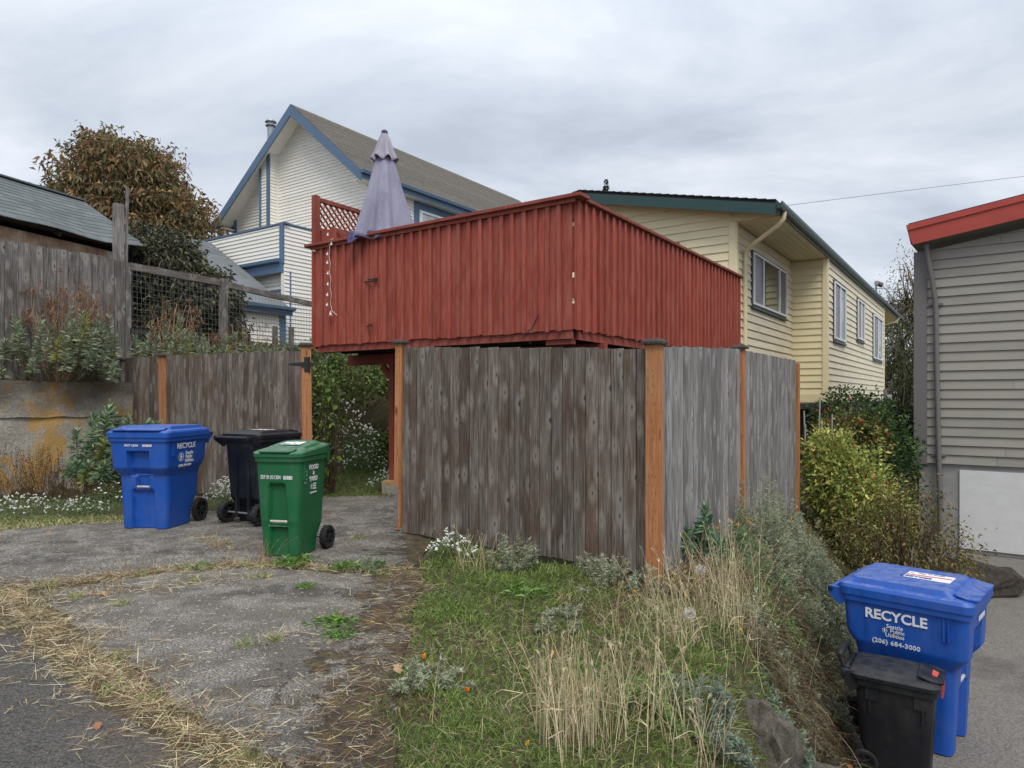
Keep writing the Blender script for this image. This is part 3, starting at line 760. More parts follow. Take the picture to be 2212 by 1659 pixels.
def wire_fence():
    root = thing('wire_fence', 'grey timber rail and wire mesh fence beyond the dried spurge plants', 'fence')
    def W(s, z, off=0.0): p = TF + U3 * s - V3 * off; return Vector((p.x, p.y, z))
    m = MB(); p = TF - U3 * 0.12 + V3 * 0.14
    o = MB().box((0, 0, 1.6), (0.155, 0.11, 3.25)).build('post', GW3, root, bevel=0.006); o.location = (p.x, p.y, 1.65); o.rotation_euler = (0, 0, math.atan2(UY, UX))
    q = p + U3 * 0.105
    o = MB().box((0, 0, 1.75), (0.045, 0.04, 3.5)).build('pole', GW3, root); o.location = (q.x, q.y, 1.7); o.rotation_euler = (0, 0.012, 0.4)
    for s, z1, w in ((1.78, 3.83, 0.13), (2.97, 3.0, 0.085), (3.38, 3.02, 0.09), (4.6, 3.6, 0.12)):
        o = MB().box((0, 0, (z1 - 1.7) / 2), (w, w, z1 - 1.7)).build('post', GW3, root, bevel=0.006); c = W(s, 1.7); o.location = c; o.rotation_euler = (0, 0.01, math.atan2(UY, UX))
    for k, (s0, z0, s1, z1, hh) in enumerate(((0.0, 3.79, 1.72, 3.74, 0.13), (1.84, 3.72, 3.2, 3.62, 0.12), (3.2, 3.62, 4.8, 3.52, 0.11))):
        MB().beam(W(s0, z0), W(s1, z1), 0.06, hh).build('rail', GWH, root, bevel=0.006)
    MB().beam(W(1.84, 2.62), W(4.8, 2.50), 0.05, 0.10).build('rail', DKW, root)
    MB().beam(W(0.0, 2.66), W(1.72, 2.62), 0.05, 0.10).build('rail', DKW, root)
    m = MB()
    for k in range(64):
        s = 0.03 + 4.7 * k / 63; zt = 3.74 - 0.045 * s
        m.tube([W(s + rnd.uniform(-.004, .004), 1.8, 0.04), W(s, 2.7, 0.05 + rnd.uniform(0, .01)), W(s, zt, 0.04)], 0.0022, 3, False)
    for k in range(19):
        z = 1.85 + 0.1 * k
        m.tube([W(s, z - 0.045 * s * (z - 1.8) / 1.9 + 0.006 * math.sin(s * 5 + k), 0.047) for s in np.linspace(0.02, 4.73, 14)], 0.0022, 3, False)
    m.build('wire_mesh', WIRE, root)
    return fin(root, (TF.x, TF.y, 1.7))
wire_fence()

# ------------------------------------------------------------------ red raised deck
DC = Vector((0.7057, 8.0, 0)); DLn, DRn = 4.545, 6.557
def deck():
    root = thing('raised_deck', 'red stained raised deck with board and batten parapet above the fence', 'deck')
    ZB, ZT = 2.29, 3.80
    def D(a, b, z): p = DC + V3 * a + U3 * b; return Vector((p.x, p.y, z))
    av, au = math.atan2(V3.y, V3.x), math.atan2(UY, UX)
    # left (front) face: boards + battens
    n = 27; s = DLn / n
    for k in range(n):
        c = D(s * (k + .5) + (0.008 if k == 0 else 0), 0.012 + rnd.uniform(-.003, .003), 0)
        zb = ZB + rnd.uniform(-.012, .012)
        piece('board', RED, root, (c.x, c.y, (zb + ZT) / 2), (round(s - 0.006 - (0.012 if k == 0 else 0), 3), 0.019, round(ZT - zb, 3)), av + rnd.uniform(-.012, .012))
        if k:
            zb = ZB + rnd.uniform(-.02, .015); c = D(s * k + rnd.uniform(-.012, .012), -0.0155, 0)
            piece('batten', RED, root, (c.x, c.y, (zb + ZT) / 2), (0.052, 0.027, round(ZT - zb, 3)), av, (0, rnd.uniform(-.004, .004)))
    n = 36; s = DRn / n
    for k in range(n):
        c = D(-0.012 + rnd.uniform(-.003, .003), 0.03 + s * (k + .5), 0); zb = ZB + rnd.uniform(-.012, .012)
        piece('board', RED, root, (c.x, c.y, (zb + ZT) / 2), (round(s - 0.006, 3), 0.019, round(ZT - zb, 3)), au + rnd.uniform(-.012, .012))
        zb = ZB + rnd.uniform(-.02, .015); c = D(-0.039, 0.03 + s * k + 0.03 + rnd.uniform(-.012, .012), 0)
        piece('batten', RED, root, (c.x, c.y, (zb + ZT) / 2), (0.055, 0.03, round(ZT - zb, 3)), au, (0, rnd.uniform(-.004, .004)))
    # inside lining, studs
    for a in np.linspace(0.15, DLn - 0.1, 5): MB().box(D(a, 0.07, 3.1), (0.09, 0.085, 1.35), (V3, U3, Z3)).build('stud', RED2, root)
    for b in np.linspace(0.9, DRn - 0.1, 6): MB().box(D(0.06, b, 3.1), (0.085, 0.09, 1.35), (V3, U3, Z3)).build('stud', RED2, root)
    for z0_, z1_ in ((2.3, 2.6), (2.66, 2.9), (2.97, 3.5), (3.56, 3.8)): MB().box(D(0.03, 0.045, (z0_ + z1_) / 2), (0.05, 0.04, z1_ - z0_), (V3, U3, Z3)).build('corner_block', RED2, root)
    # cap rails
    MB().box(D(DLn / 2 + 0.005, 0.035, 3.835), (DLn + 0.3, 0.24, 0.045), (V3, U3, Z3)).build('cap_rail', RED2, root, bevel=0.006)
    MB().box(D(0.035, DRn / 2 + 0.085, 3.838), (0.24, DRn - 0.16, 0.045), (V3, U3, Z3)).build('cap_rail', RED2, root, bevel=0.006)
    MB().box(D(DLn / 2, -0.03, 3.79), (DLn + 0.1, 0.022, 0.05), (V3, U3, Z3)).build('cap_trim', RED2, root)
    # rim beams, joists, floor
    MB().box(D(DLn / 2, 0.045, 2.27), (DLn - 0.05, 0.04, 0.16), (V3, U3, Z3)).build('rim_beam', RED2, root)
    MB().box(D(0.02, DRn / 2 + 0.08, 2.262), (0.04, DRn - 0.1, 0.16), (V3, U3, Z3)).build('rim_beam', RED2, root)
    for k, b in enumerate(np.linspace(0.14, DRn - 0.3, 18)):
        MB().box(D(DLn / 2, b, 2.26), (DLn - 0.1, 0.04, 0.14), (V3, U3, Z3)).build('joist', DKW, root)
    nb = 40
    for k in range(nb):
        MB().box(D(DLn * (k + .5) / nb, DRn / 2 + 0.05, 2.35), (DLn / nb - 0.008, DRn - 0.1, 0.03), (V3, U3, Z3)).build('floor_board', DKW, root)
    MB().box(D(DLn / 2, 0.75, 2.10), (DLn + 0.1, 0.09, 0.16), (V3, U3, Z3)).build('girder', RED2, root)
    MB().box(D(DLn / 2, 4.6, 2.10), (DLn + 0.1, 0.09, 0.16), (V3, U3, Z3)).build('girder', RED2, root)
    m = MB(); m.box(D(0.22, 0.10, 2.165), (0.36, 0.09, 0.07), (V3, U3, Z3)); m.build('joist_end', RED2, root)
    # posts with knee braces on concrete footings
    for a, b in ((0.55, 0.75), (3.62, 0.75), (0.55, 4.6), (3.45, 4.6)):
        c = D(a, b, 0); zg = gz(c.x, c.y)
        po = MB().box(D(a, b, (zg + 0.22 + 2.02) / 2), (0.09, 0.09, 2.02 - zg - 0.22), (V3, U3, Z3)).build('support_post', RED2, root)
        MB().box(D(a, b, zg + 0.09), (0.26, 0.26, 0.26), (V3, U3, Z3)).build('footing', CONW, root, bevel=0.02)
        for sg in (-1, 1): MB().beam(D(a + sg * 0.05, b, 1.82), D(a + sg * 0.22, b, 2.0), 0.06, 0.08).build('brace', RED2, root)
    # lattice screen on the far left end
    LS = bpy.data.objects.new('lattice_screen', None); COL.objects.link(LS); LS.parent = root
    me_o = MB()
    def Lp(b, z, o=0.0): return D(DLn + o, b, z)
    me_o.box(Lp(0.02, 4.2), (0.09, 0.09, 0.82), (V3, U3, Z3)); me_o.beam(Lp(0.06, 4.56), Lp(1.5, 4.56), 0.06, 0.06); me_o.beam(Lp(0.06, 4.10), Lp(1.5, 4.10), 0.05, 0.05)
    me_o.box(Lp(1.5, 4.2), (0.09, 0.09, 0.82), (V3, U3, Z3))
    bpy.data.objects.remove(LS)
    LS = me_o.build('lattice_screen', RED2, root)
    for sg in (1, -1):
        for k in range(-4, 16):
            b0 = 0.065 + k * 0.115; p = []
            z0, z1 = 4.125, 4.53; bb0, bb1 = (b0, b0 + (z1 - z0)) if sg > 0 else (b0 + (z1 - z0), b0)
            def cl(bA, zA, bB, zB):
                if bA > bB: bA, zA, bB, zB = bB, zB, bA, zA
                lo, hi = 0.065, 1.455
                if bB < lo or bA > hi: return None
                if bA < lo: f = (lo - bA) / (bB - bA); zA = zA + (zB - zA) * f; bA = lo
                if bB > hi: f = (hi - bA) / (bB - bA); zB = zA + (zB - zA) * f; bB = hi
                return bA, zA, bB, zB
            c = cl(bb0, z0, bb1, z1)
            if c and abs(c[2] - c[0]) > 0.03:
                MB().beam(Lp(c[0], c[1], -0.006 * sg), Lp(c[2], c[3], -0.006 * sg), 0.009, 0.036, V3).build('slat', RED, LS)
    MB().box(Lp(0.75, 3.97), (0.03, 1.4, 0.2), (V3, U3, Z3)).build('end_panel', RED2, root)
    bx = MB(); bx.box(D(DLn - 0.2, 0.25, 3.97), (0.34, 0.3, 0.22), (V3, U3, Z3)); bx.build('planter_box', RED, root)
    MB().beam(D(DLn - 0.25, 0.12, 4.1), D(DLn - 0.75, 0.12, 3.86), 0.03, 0.05).build('brace', RED2, root)
    # left end face boards
    for k in range(20):
        MB().box(D(DLn + 0.01, 0.1 + k * 0.3, 3.0), (0.02, 0.29, 1.5), (V3, U3, Z3)).build('board', RED, root)
    return fin(root, (DC.x, DC.y, 0))
deck()
# ------------------------------------------------------------------ houses
def clip_at(poly, z):
    xs = []
    n = len(poly)
    for i in range(n):
        (s0, z0), (s1, z1) = poly[i], poly[(i + 1) % n]
        if abs(z1 - z0) < 1e-9:
            if abs(z - z0) < 1e-6: xs += [s0, s1]
        elif min(z0, z1) - 1e-9 <= z <= max(z0, z1) + 1e-9:
            xs.append(s0 + (s1 - s0) * (z - z0) / (z1 - z0))
    return (min(xs), max(xs)) if xs else None
def siding(parent, o, d, n, poly, expo, mat, th=0.03, jit_=0.001, joint=0.0):
    """lapped boards over a convex wall polygon (s, z); one object per board"""
    o, d, n = Vector(o), Vector(d), Vector(n); o.z = 0
    zmin = min(p[1] for p in poly); zmax = max(p[1] for p in poly)
    Q = lambda s, z, k: o + d * s + n * k + Z3 * z
    pts = [Q(s, z, -0.004) for s, z in poly]
    MB().prism(pts, n * -0.12).build('wall', mat, parent)
    z = zmin; i = 0
    while z < zmax - 0.02:
        zt = min(z + expo + 0.012, zmax - 0.001)
        a = clip_at(poly, z + 0.001); b = clip_at(poly, zt)
        if True:
          if a and b:
            t1 = th + rnd.uniform(-jit_, jit_)
            e0 = 0.001
            parts_ = [(a[0], a[1], b[0], b[1])]
            if joint and rnd.random() < joint and a[1] - a[0] > 2:
                sj = a[0] + (a[1] - a[0]) * rnd.uniform(.15, .85); parts_ = [(a[0], sj, b[0], sj), (sj + .002, a[1], sj + .002, b[1])]
          for a0_, a1_, b0_, b1_ in (parts_ if (a and b) else ()):
            a = (a0_, a1_); b = (b0_, b1_)
            hx = [Q(a[0] + e0, z, 0), Q(a[1] - e0, z, 0), Q(a[1] - e0, z, t1), Q(a[0] + e0, z, t1), Q(b[0] + e0, zt, 0), Q(b[1] - e0, zt, 0), Q(b[1] - e0, zt, 0.003), Q(b[0] + e0, zt, 0.003)]
            me = MB().hexa(hx)
            ob = me.build('siding_board', mat, parent)
            fixn(ob.data)
        z += expo; i += 1
def fixn(me):
    bm = bmesh.new(); bm.from_mesh(me); bmesh.ops.recalc_face_normals(bm, faces=bm.faces); bm.to_mesh(me); bm.free()
def trim(parent, o, d, n, s0, s1, z0, z1, mat, out=0.03, name='trim'):
    out += 0.012
    o, d, n = Vector(o), Vector(d), Vector(n); o.z = 0
    c = o + d * (s0 + s1) / 2 + n * (out / 2 - 0.002) + Z3 * (z0 + z1) / 2
    return MB().box(c, (abs(s1 - s0), out + 0.004, abs(z1 - z0)), (d, n, Z3)).build(name, mat, parent)
def window(parent, o, d, n, s0, s1, z0, z1, trim_m, bars, panes, tw=0.045, sill=True, base=0.034):
    """window > casing, sashes and panes"""
    o, d, n = Vector(o), Vector(d), Vector(n); o.z = 0
    def bx(m, a, b, c, e, k0, k1): m.box(o + d * (a + b) / 2 + n * (k0 + k1) / 2 + Z3 * (c + e) / 2, (b - a, k1 - k0, e - c), (d, n, Z3))
    m = MB()
    bx(m, s0 - tw, s1 + tw, z1, z1 + tw, base - 0.03, base + 0.014); bx(m, s0 - tw, s1 + tw, z0 - tw, z0, base - 0.03, base + 0.014)
    bx(m, s0 - tw, s0, z0, z1, base - 0.03, base + 0.012); bx(m, s1, s1 + tw, z0, z1, base - 0.03, base + 0.012)
    if sill: bx(m, s0 - tw - 0.03, s1 + tw + 0.03, z0 - tw - 0.035, z0 - tw - 0.001, base - 0.03, base + 0.045)
    w = m.build('window', trim_m, parent); fixn(w.data)
    f = MB(); fw = 0.045
    bx(f, s0, s1, z1 - fw, z1, base, base + 0.045); bx(f, s0, s1, z0, z0 + fw, base, base + 0.045)
    bx(f, s0, s0 + fw, z0 + fw, z1 - fw, base, base + 0.045); bx(f, s1 - fw, s1, z0 + fw, z1 - fw, base, base + 0.045)
    for b in bars: sb = s0 + (s1 - s0) * b; bx(f, sb - fw * .6, sb + fw * .6, z0 + fw, z1 - fw, base, base + 0.043)
    fo = f.build('sash_frame', WHF, w); fixn(fo.data)
    ed = [0] + list(bars) + [1]
    for k in range(len(ed) - 1):
        p = MB(); a = s0 + (s1 - s0) * ed[k] + fw * .6; b = s0 + (s1 - s0) * ed[k + 1] - fw * .6
        bx(p, a - .01, b + .01, z0 + fw - .01, z1 - fw + .01, base - 0.015, base + 0.012)
        po = p.build('pane', panes[k % len(panes)], w); fixn(po.data)
    return w

# ---- cream yellow house
YC1 = Vector((4.363, 13.443, 0)); YIN = Vector((7.048, 17.333, 0)); YC2 = Vector((7.718, 16.870, 0))
def yellow_house():
    root = thing('yellow_house', 'cream yellow clapboard house with dark green eaves behind the red deck', 'house')
    E, B, ex = 4.92, 1.40, 0.165
    half = 3.25; pk = E + 0.215 * half
    EF = E + 0.24; pk = EF + 0.215 * half
    siding(root, YC1, V3, -U3, [(0, B), (0, EF), (half, pk), (2 * half, EF), (2 * half, B)], ex, YEL)
    m = MB(); q_ = lambda a, z: YC1 + V3 * a - U3 * 0.012 + Z3 * z
    m.prism([q_(-0.0, E + .015), q_(-0.84, E + .015), q_(-0.84, E + 0.07), q_(-0.0, EF)], U3 * 0.02); c = m.build('eave_return', YEL, root); fixn(c.data)
    siding(root, YC1, U3, -V3, [(0.0, 0.6), (0.0, E), (4.727, E), (4.727, 0.6)], ex, YELW, joint=.4)
    siding(root, YIN, -V3, -U3, [(0, B + 0.17), (0, E), (0.8148, E), (0.8148, B + 0.17)], ex, YEL)
    siding(root, YC2, U3, -V3, [(0, B - 0.3), (0, E), (11.3, E), (11.3, B - 0.3)], ex, YELW, joint=.7)
    C3 = YC2 + U3 * 11.3
    siding(root, C3 + V3 * 0.815, U3, -V3, [(0, B - 0.3), (0, E), (7, E), (7, B - 0.3)], ex, YEL)
    # trims
    trim(root, YC1, V3, -U3, -0.02, 0.11, B, E + .01, YELT, 0.03, 'corner_board')
    trim(root, YC1, U3, -V3, -0.03, 0.09, B, E, YELT, 0.033, 'corner_board')
    trim(root, YIN, -V3, -U3, 0.73, 0.84, B, E, YELT, 0.03, 'corner_board')
    trim(root, YC2, U3, -V3, -0.03, 0.08, B - 0.2, E, YELT, 0.033, 'corner_board')
    trim(root, YIN, -V3, -U3, -0.01, 0.83, B - 0.2, B + 0.168, YEL, 0.02, 'skirt_board')
    trim(root, YC2, U3, -V3, 11.2, 11.33, B - 0.3, E, YELT, 0.033, 'corner_board')
    # windows
    window(root, YC1, U3, -V3, 1.09, 3.94, 3.44, 4.53, GRN, (0.27, 0.76), (BLIND, GLASS, BLIND))
    window(root, YC2, U3, -V3, 0.78, 2.43, 3.0, 4.46, GRN, (0.5,), (BLIND, GLASS))
    window(root, YC2, U3, -V3, 4.62, 5.96, 3.27, 4.46, GRN, (0.5,), (BLIND, GLASS))
    window(root, YC2, U3, -V3, 8.15, 10.5, 2.85, 4.36, GRN, (0.5,), (BLIND, GLASS))
    window(root, C3 + V3 * 0.815, U3, -V3, 0.6, 2.6, 2.2, 4.4, WHF, (0.5,), (GLASS, GLASS))
    # roof: two slopes along U, b from -0.35
    L0, L1, ov = -0.38, 22.0, 0.86
    def Y(a, b, z): p = YC1 + V3 * a + U3 * b; return Vector((p.x, p.y, z))
    zt = 5.02; sl = 0.215
    for sg in (0, 1):
        aE = -ov if sg == 0 else 2 * half + ov; aR = half
        zr = zt + sl * (half + ov)
        m = MB(); pts = [Y(aE, L0, zt), Y(aR, L0, zr), Y(aR, L0, zr + 0.1), Y(aE, L0, zt + 0.1)]
        m.prism(pts, U3 * (L1 - L0)); r = m.build('roof', SHK, root); fixn(r.data)
        # shingle course ends along the rake
        for k in range(24):
            f0 = k / 24; a0 = aE + (aR - aE) * f0; a1 = aE + (aR - aE) * (k + 1.25) / 24
            z0_, z1_ = zt + 0.102 + (zr - zt) * f0, zt + 0.102 + (zr - zt) * min((k + 1.25) / 24, 1.02)
            mm = MB(); mm.prism([Y(a0, L0 - 0.03, z0_), Y(a1, L0 - 0.03, z1_), Y(a1, L0 - 0.03, z1_ + 0.006), Y(a0, L0 - 0.03, z0_ + 0.026)], U3 * (L1 - L0)); c = mm.build('shingle_course', SHK, r); fixn(c.data)
        # rake fascia
        m = MB(); m.prism([Y(aE, L0 - 0.025, zt - 0.16), Y(aR, L0 - 0.025, zr - 0.16), Y(aR, L0 - 0.025, zr + 0.05), Y(aE, L0 - 0.025, zt + 0.05)], U3 * 0.024); c = m.build('fascia', GRN, root); fixn(c.data)
        m = MB(); m.prism([Y(aE, L0, zt - 0.05), Y(aR, L0, zr - 0.05), Y(aR, L0, zr - 0.03), Y(aE, L0, zt - 0.03)], U3 * 0.37); c = m.build('rake_soffit', SOF, root); fixn(c.data)
    # flat eave soffit in planks, fascia, gutter
    for k in range(6):
        m = MB(); m.box(Y(-0.008 - (k + .5) * 0.138, (0.012 + L1) / 2, 4.935), (0.133, L1 - 0.012, 0.02), (V3, U3, Z3)); m.build('soffit_plank', SOF, root)
    m = MB(); m.box(Y(-ov - 0.01, (L0 + L1) / 2, 4.99), (0.03, L1 - L0, 0.16), (V3, U3, Z3)); m.build('fascia', GRN, root)
    m = MB(); prof = [(-ov - 0.026, 4.96), (-ov - 0.10, 4.97), (-ov - 0.125, 5.03), (-ov - 0.125, 5.09), (-ov - 0.105, 5.09), (-ov - 0.1, 5.06), (-ov - 0.04, 5.06), (-ov - 0.03, 5.08)]
    m.prism([Y(a, L0 - 0.05, z) for a, z in prof], U3 * (L1 - L0 + 0.1)); g = m.build('gutter', GRN, root); fixn(g.data)
    # downspout from the gutter back to the wall corner
    def dsp(b0, z_low):
        m = MB(); path = [Y(-ov - 0.07, b0, 4.97), Y(-ov - 0.06, b0, 4.86), Y(-ov + 0.02, b0 + 0.02, 4.76), Y(-0.22, b0 + 0.42, 4.52), Y(-0.08, b0 + 0.5, 4.44), Y(-0.06, b0 + 0.52, 4.3), Y(-0.06, b0 + 0.52, z_low)]
        m.tube(path, 0.045, 8); return m.build('downspout', YELT, root, ang=50)
    dsp(-0.05, 0.2)
    m = MB(); m.tube([Y(-ov - 0.07, 20.5, 4.97), Y(-ov + 0.05, 20.4, 4.78), Y(-0.2, 19.6, 4.55), Y(-0.1, 19.5, 3.0)], 0.05, 8); m.build('downspout', YELT, root, ang=50)
    # recessed lower level; shade of the open void painted in as near-black
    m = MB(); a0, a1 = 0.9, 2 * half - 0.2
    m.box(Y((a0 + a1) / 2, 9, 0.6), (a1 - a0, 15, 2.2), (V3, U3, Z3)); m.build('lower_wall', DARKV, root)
    m = MB(); m.box(Y(half - 0.4, 8.2, 1.33), (2 * half + 1.4, 15.6, 0.1), (V3, U3, Z3)); m.build('floor_deck', DKW, root)
    # roof vent dome and electric mast
    m = MB(); c = Y(-0.55, 11.5, 5.32); m.ball(c, 0.13, 10, 6); m.tube([c - Z3 * 0.25, c], 0.05, 8); m.build('vent_dome', GALV, root, smooth=True)
    m = MB(); c = Y(-0.6, 15.8, 0); m.tube([c + Z3 * 4.9, c + Z3 * 5.75], 0.03, 8); m.tube([c + Z3 * 5.75, c + Z3 * 5.87 + U3 * .12, c + Z3 * 5.8 + U3 * .3 - V3 * .15], [0.04, 0.09, 0.1], 8)
    for k in range(3): m.tube([c + Z3 * 5.75 - V3 * .2, c + Z3 * (5.4 - .1 * k) - V3 * (.45 + .06 * k), c + Z3 * 5.1 - V3 * (.4 + .05 * k)], 0.012, 5)
    m.build('service_mast', GRYD, root)
    # meter box at the far corner
    m = MB(); c = C3 + U3 * 0.0 - V3 * 0.05; m.box(c + Z3 * 1.45, (0.12, 0.3, 0.75), (V3, U3, Z3)); m.tube([c + Z3 * 0.4, c + Z3 * 1.1], 0.03, 6); m.build('meter_cabinet', GRYD, root)
    m = MB(); m.tube([c + Z3 * 1.5 - V3 * .06, c + Z3 * 1.5 - V3 * .22], 0.11, 12); m.build('meter', GALV, root)
    return fin(root, (YC1.x, YC1.y, 0))
yellow_house()

# ---- white house with blue trim
WP = Vector((-7.709, 24.0, 0))
def white_house():
    root = thing('white_house', 'tall white clapboard house with blue trim and steep grey gable roof', 'house')
    def H(a, b, z): p = WP + V3 * a + U3 * b; return Vector((p.x, p.y, z))
    def O(a, b): p = WP + V3 * a + U3 * b; return Vector((p.x, p.y, 0))
    aR, aL, bF = -3.15, 4.25, 0.62; cA, cB, cW = 1.54, 0.37, 0.56
    zp = 11.62; sR, sL = 0.842, 0.752
    ex = 0.115
    # gable wall (right of the chase) and left part
    siding(root, O(aR, bF), V3, -U3, [(0, 6.0), (0, zp - sR * 3.15 + 0.0), (3.15, zp), (3.15 + cA, zp - sL * cA), (3.15 + cA, 6.0)], ex, WHT)
    siding(root, O(cA + cW, bF), V3, -U3, [(0, 6.0), (0, zp - sL * (cA + cW)), (aL - cA - cW, zp - sL * aL), (aL - cA - cW, 6.0)], ex, WHT)
    # projecting chase
    siding(root, O(cA, bF - cB), V3, -U3, [(0, 6.0), (0, zp - sL * cA - 0.05), (cW, zp - sL * (cA + cW) - 0.05), (cW, 6.0)], ex, WHT)
    siding(root, O(cA, bF), -U3, -V3, [(0, 6.0), (0, zp - sL * cA), (cB, zp - sL * cA), (cB, 6.0)], ex, WHT)
    trim(root, O(cA, bF - cB), V3, -U3, -0.02, 0.15, 6.0, zp - sL * cA - .1, BLU, 0.03, 'corner_board')
    trim(root, O(cA, bF - cB), V3, -U3, cW - 0.09, cW + 0.02, 6.0, zp - sL * (cA + cW) - .1, BLU, 0.03, 'corner_board')
    trim(root, O(cA, bF), -U3, -V3, 0.0, 0.08, 6.0, zp - sL * cA, WHT, 0.04, 'corner_board')
    trim(root, O(aL, bF), V3, -U3, -0.16, 0.03, 6.0, zp - sL * aL, BLU, 0.03, 'corner_board')
    window(root, O(aL, bF), -V3, -U3, 0.55, 1.35, 6.2, 7.35, BLU, (), (PALE,), 0.12)
    # right side wall
    siding(root, O(aR, bF), U3, -V3, [(0, 3.0), (0, 8.65), (13.5, 8.65), (13.5, 3.0)], ex * 1.0, WHT)
    trim(root, O(aR, bF), U3, -V3, 2.2, 5.6, 6.6, 8.55, BLU, 0.022)
    window(root, O(aR, bF), U3, -V3, 2.52, 5.1, 6.8, 8.2, WHF, (0.5,), (PALE, PALE), 0.05, base=0.06)
    # balcony parapet, deck level and lower wall
    bB = -2.687
    siding(root, O(aR, bB), V3, -U3, [(0, 5.45), (0, 6.54), (5.2, 6.54), (5.2, 5.45)], ex, WHT)
    siding(root, O(aR, bB), U3, -V3, [(0, 3.0), (0, 6.54), (3.3, 6.54), (3.3, 3.0)], ex, WHT)
    MB().box(H(aR + 2.55, bB + 0.05, 6.575), (5.3, 0.18, 0.05), (V3, U3, Z3)).build('parapet_cap', BLU, root)
    MB().box(H(aR + 0.05, bB + 1.65, 6.572), (0.18, 3.0, 0.05), (V3, U3, Z3)).build('parapet_cap', BLU, root)
    trim(root, O(aR, bB), V3, -U3, -0.03, 0.15, 5.40, 6.55, BLU, 0.03, 'corner_board')
    MB().box(H(aR + 2.55, bB + 1.6, 5.42), (5.1, 3.1, 0.06), (V3, U3, Z3)).build('balcony_soffit', WHT, root)
    MB().box(H(aR + 2.6, bB - 0.02, 5.28), (5.2, 0.03, 0.26), (V3, U3, Z3)).build('fascia', BLU, root)
    m = MB(); m.prism([H(aR + 0.1, bB - 0.036, 5.42), H(aR + 0.1, bB - 0.14, 5.46), H(aR + 0.1, bB - 0.15, 5.55), H(aR + 0.1, bB - 0.036, 5.55)], V3 * 5.1); g = m.build('gutter', BLU, root); fixn(g.data)
    siding(root, O(aR, bB + 0.24), V3, -U3, [(0, 3.0), (0, 5.16), (5.2, 5.16), (5.2, 3.0)], ex, WHT)
    trim(root, O(aR, bB + 0.24), V3, -U3, -0.03, 0.17, 3.0, 5.2, BLU, 0.03, 'corner_board')
    trim(root, O(aR, bB + 0.24), V3, -U3, 0.42, 1.05, 3.2, 4.72, BLU, 0.03)
    window(root, O(aR, bB + 0.24), V3, -U3, 0.52, 0.90, 3.5, 4.55, WHF, (), (GLASS,), 0.05, base=0.065)
    m = MB(); c = H(aR + 1.75, bB + 0.18, 4.72); m.tube([c, c - U3 * 0.12, c - U3 * 0.16 + Z3 * .06], 0.02, 6); m.tube([c - U3 * .16 - Z3 * .02, c - U3 * .16 - Z3 * .12], [0.03, 0.09], 10); m.ball(c - U3 * .16 - Z3 * .16, 0.06, 8, 5); m.build('wall_lamp', WHF, root, smooth=True)
    trim(root, O(aR, bB + 0.24), V3, -U3, 1.5, 1.72, 4.5, 4.95, BLU, 0.03)
    # main roof in overlapping courses
    eR, eL = 3.49, 4.59
    for sg, run, sl in ((-1, eR, sR), (1, eL, sL)):
        zpk = 11.74; ze = zpk - sl * run
        m = MB(); m.prism([H(0, 0, zpk), H(sg * run, 0, ze), H(sg * run, 0, ze - 0.1), H(0, 0, zpk - 0.1)], U3 * 14.2); r = m.build('roof', SHT, root); fixn(r.data)
        nC = 30
        for k in range(nC):
            f0, f1 = k / nC, (k + 1.15) / nC
            a0, a1 = sg * run * f0, sg * run * min(f1, 1.005); z0_, z1_ = zpk - sl * run * f0, zpk - sl * run * min(f1, 1.005)
            mm = MB(); mm.prism([H(a0, -0.02, z0_ + 0.004), H(a1, -0.02, z1_ + 0.022), H(a1, -0.02, z1_ + 0.002), H(a0, -0.02, z0_ + 0.002)], U3 * 14.2)
            c = mm.build('shingle_course', SHT, r); fixn(c.data)
        # barge board
        m = MB(); m.prism([H(0, -0.05, zpk - 0.02), H(sg * (run + 0.02), -0.05, ze - 0.02), H(sg * (run + 0.02), -0.05, ze - 0.36), H(0, -0.05, zpk - 0.40)], U3 * 0.048); c = m.build('barge_board', BLU, root); fixn(c.data)
        for k in range(1):
            m = MB(); m.prism([H(0, 0, zpk - 0.16), H(sg * run, 0, ze - 0.16), H(sg * run, 0, ze - 0.13), H(0, 0, zpk - 0.13)], U3 * 0.66); c = m.build('rake_soffit', WHT, root); fixn(c.data)
        m = MB(); m.box(H(sg * (run + 0.0), 7.1, ze - 0.15), (0.04, 14.1, 0.24), (V3, U3, Z3)); m.build('fascia', BLU, root)
        m = MB(); m.box(H(sg * (run - 0.2), 7.1, ze - 0.26), (0.42, 14.1, 0.03), (V3, U3, Z3)); m.build('soffit', WHT, root)
        m = MB(); aa = sg * run
        m.prism([H(aa + sg * .022, -0.02, ze - .12), H(aa + sg * .12, -0.02, ze - .10), H(aa + sg * .14, -0.02, ze + .0), H(aa + sg * .022, -0.02, ze)], U3 * 14.1); c = m.build('gutter', BLU, root); fixn(c.data)
    m = MB(); m.tube([H(eL - 0.05, 0.2, 8.2), H(eL - .1, .3, 8.05), H(aL + .1, .4, 7.9), H(aL + .08, .42, 6.0)], 0.045, 8); m.build('downspout', BLU, root, ang=50)
    # metal flue behind the ridge
    m = MB(); c = H(2.65, 1.1, 0.45); m.tube([c + Z3 * 8.9, c + Z3 * 11.45], 0.13, 14); m.tube([c + Z3 * 11.47, c + Z3 * 11.5], 0.2, 14); m.tube([c + Z3 * 11.5, c + Z3 * 11.62], 0.14, 14); m.tube([c + Z3 * 11.62, c + Z3 * 11.68], [0.22, 0.19], 14)
    m.build('flue_pipe', GALV, root, ang=40)
    return fin(root, (WP.x, WP.y, 2.5))
white_house()
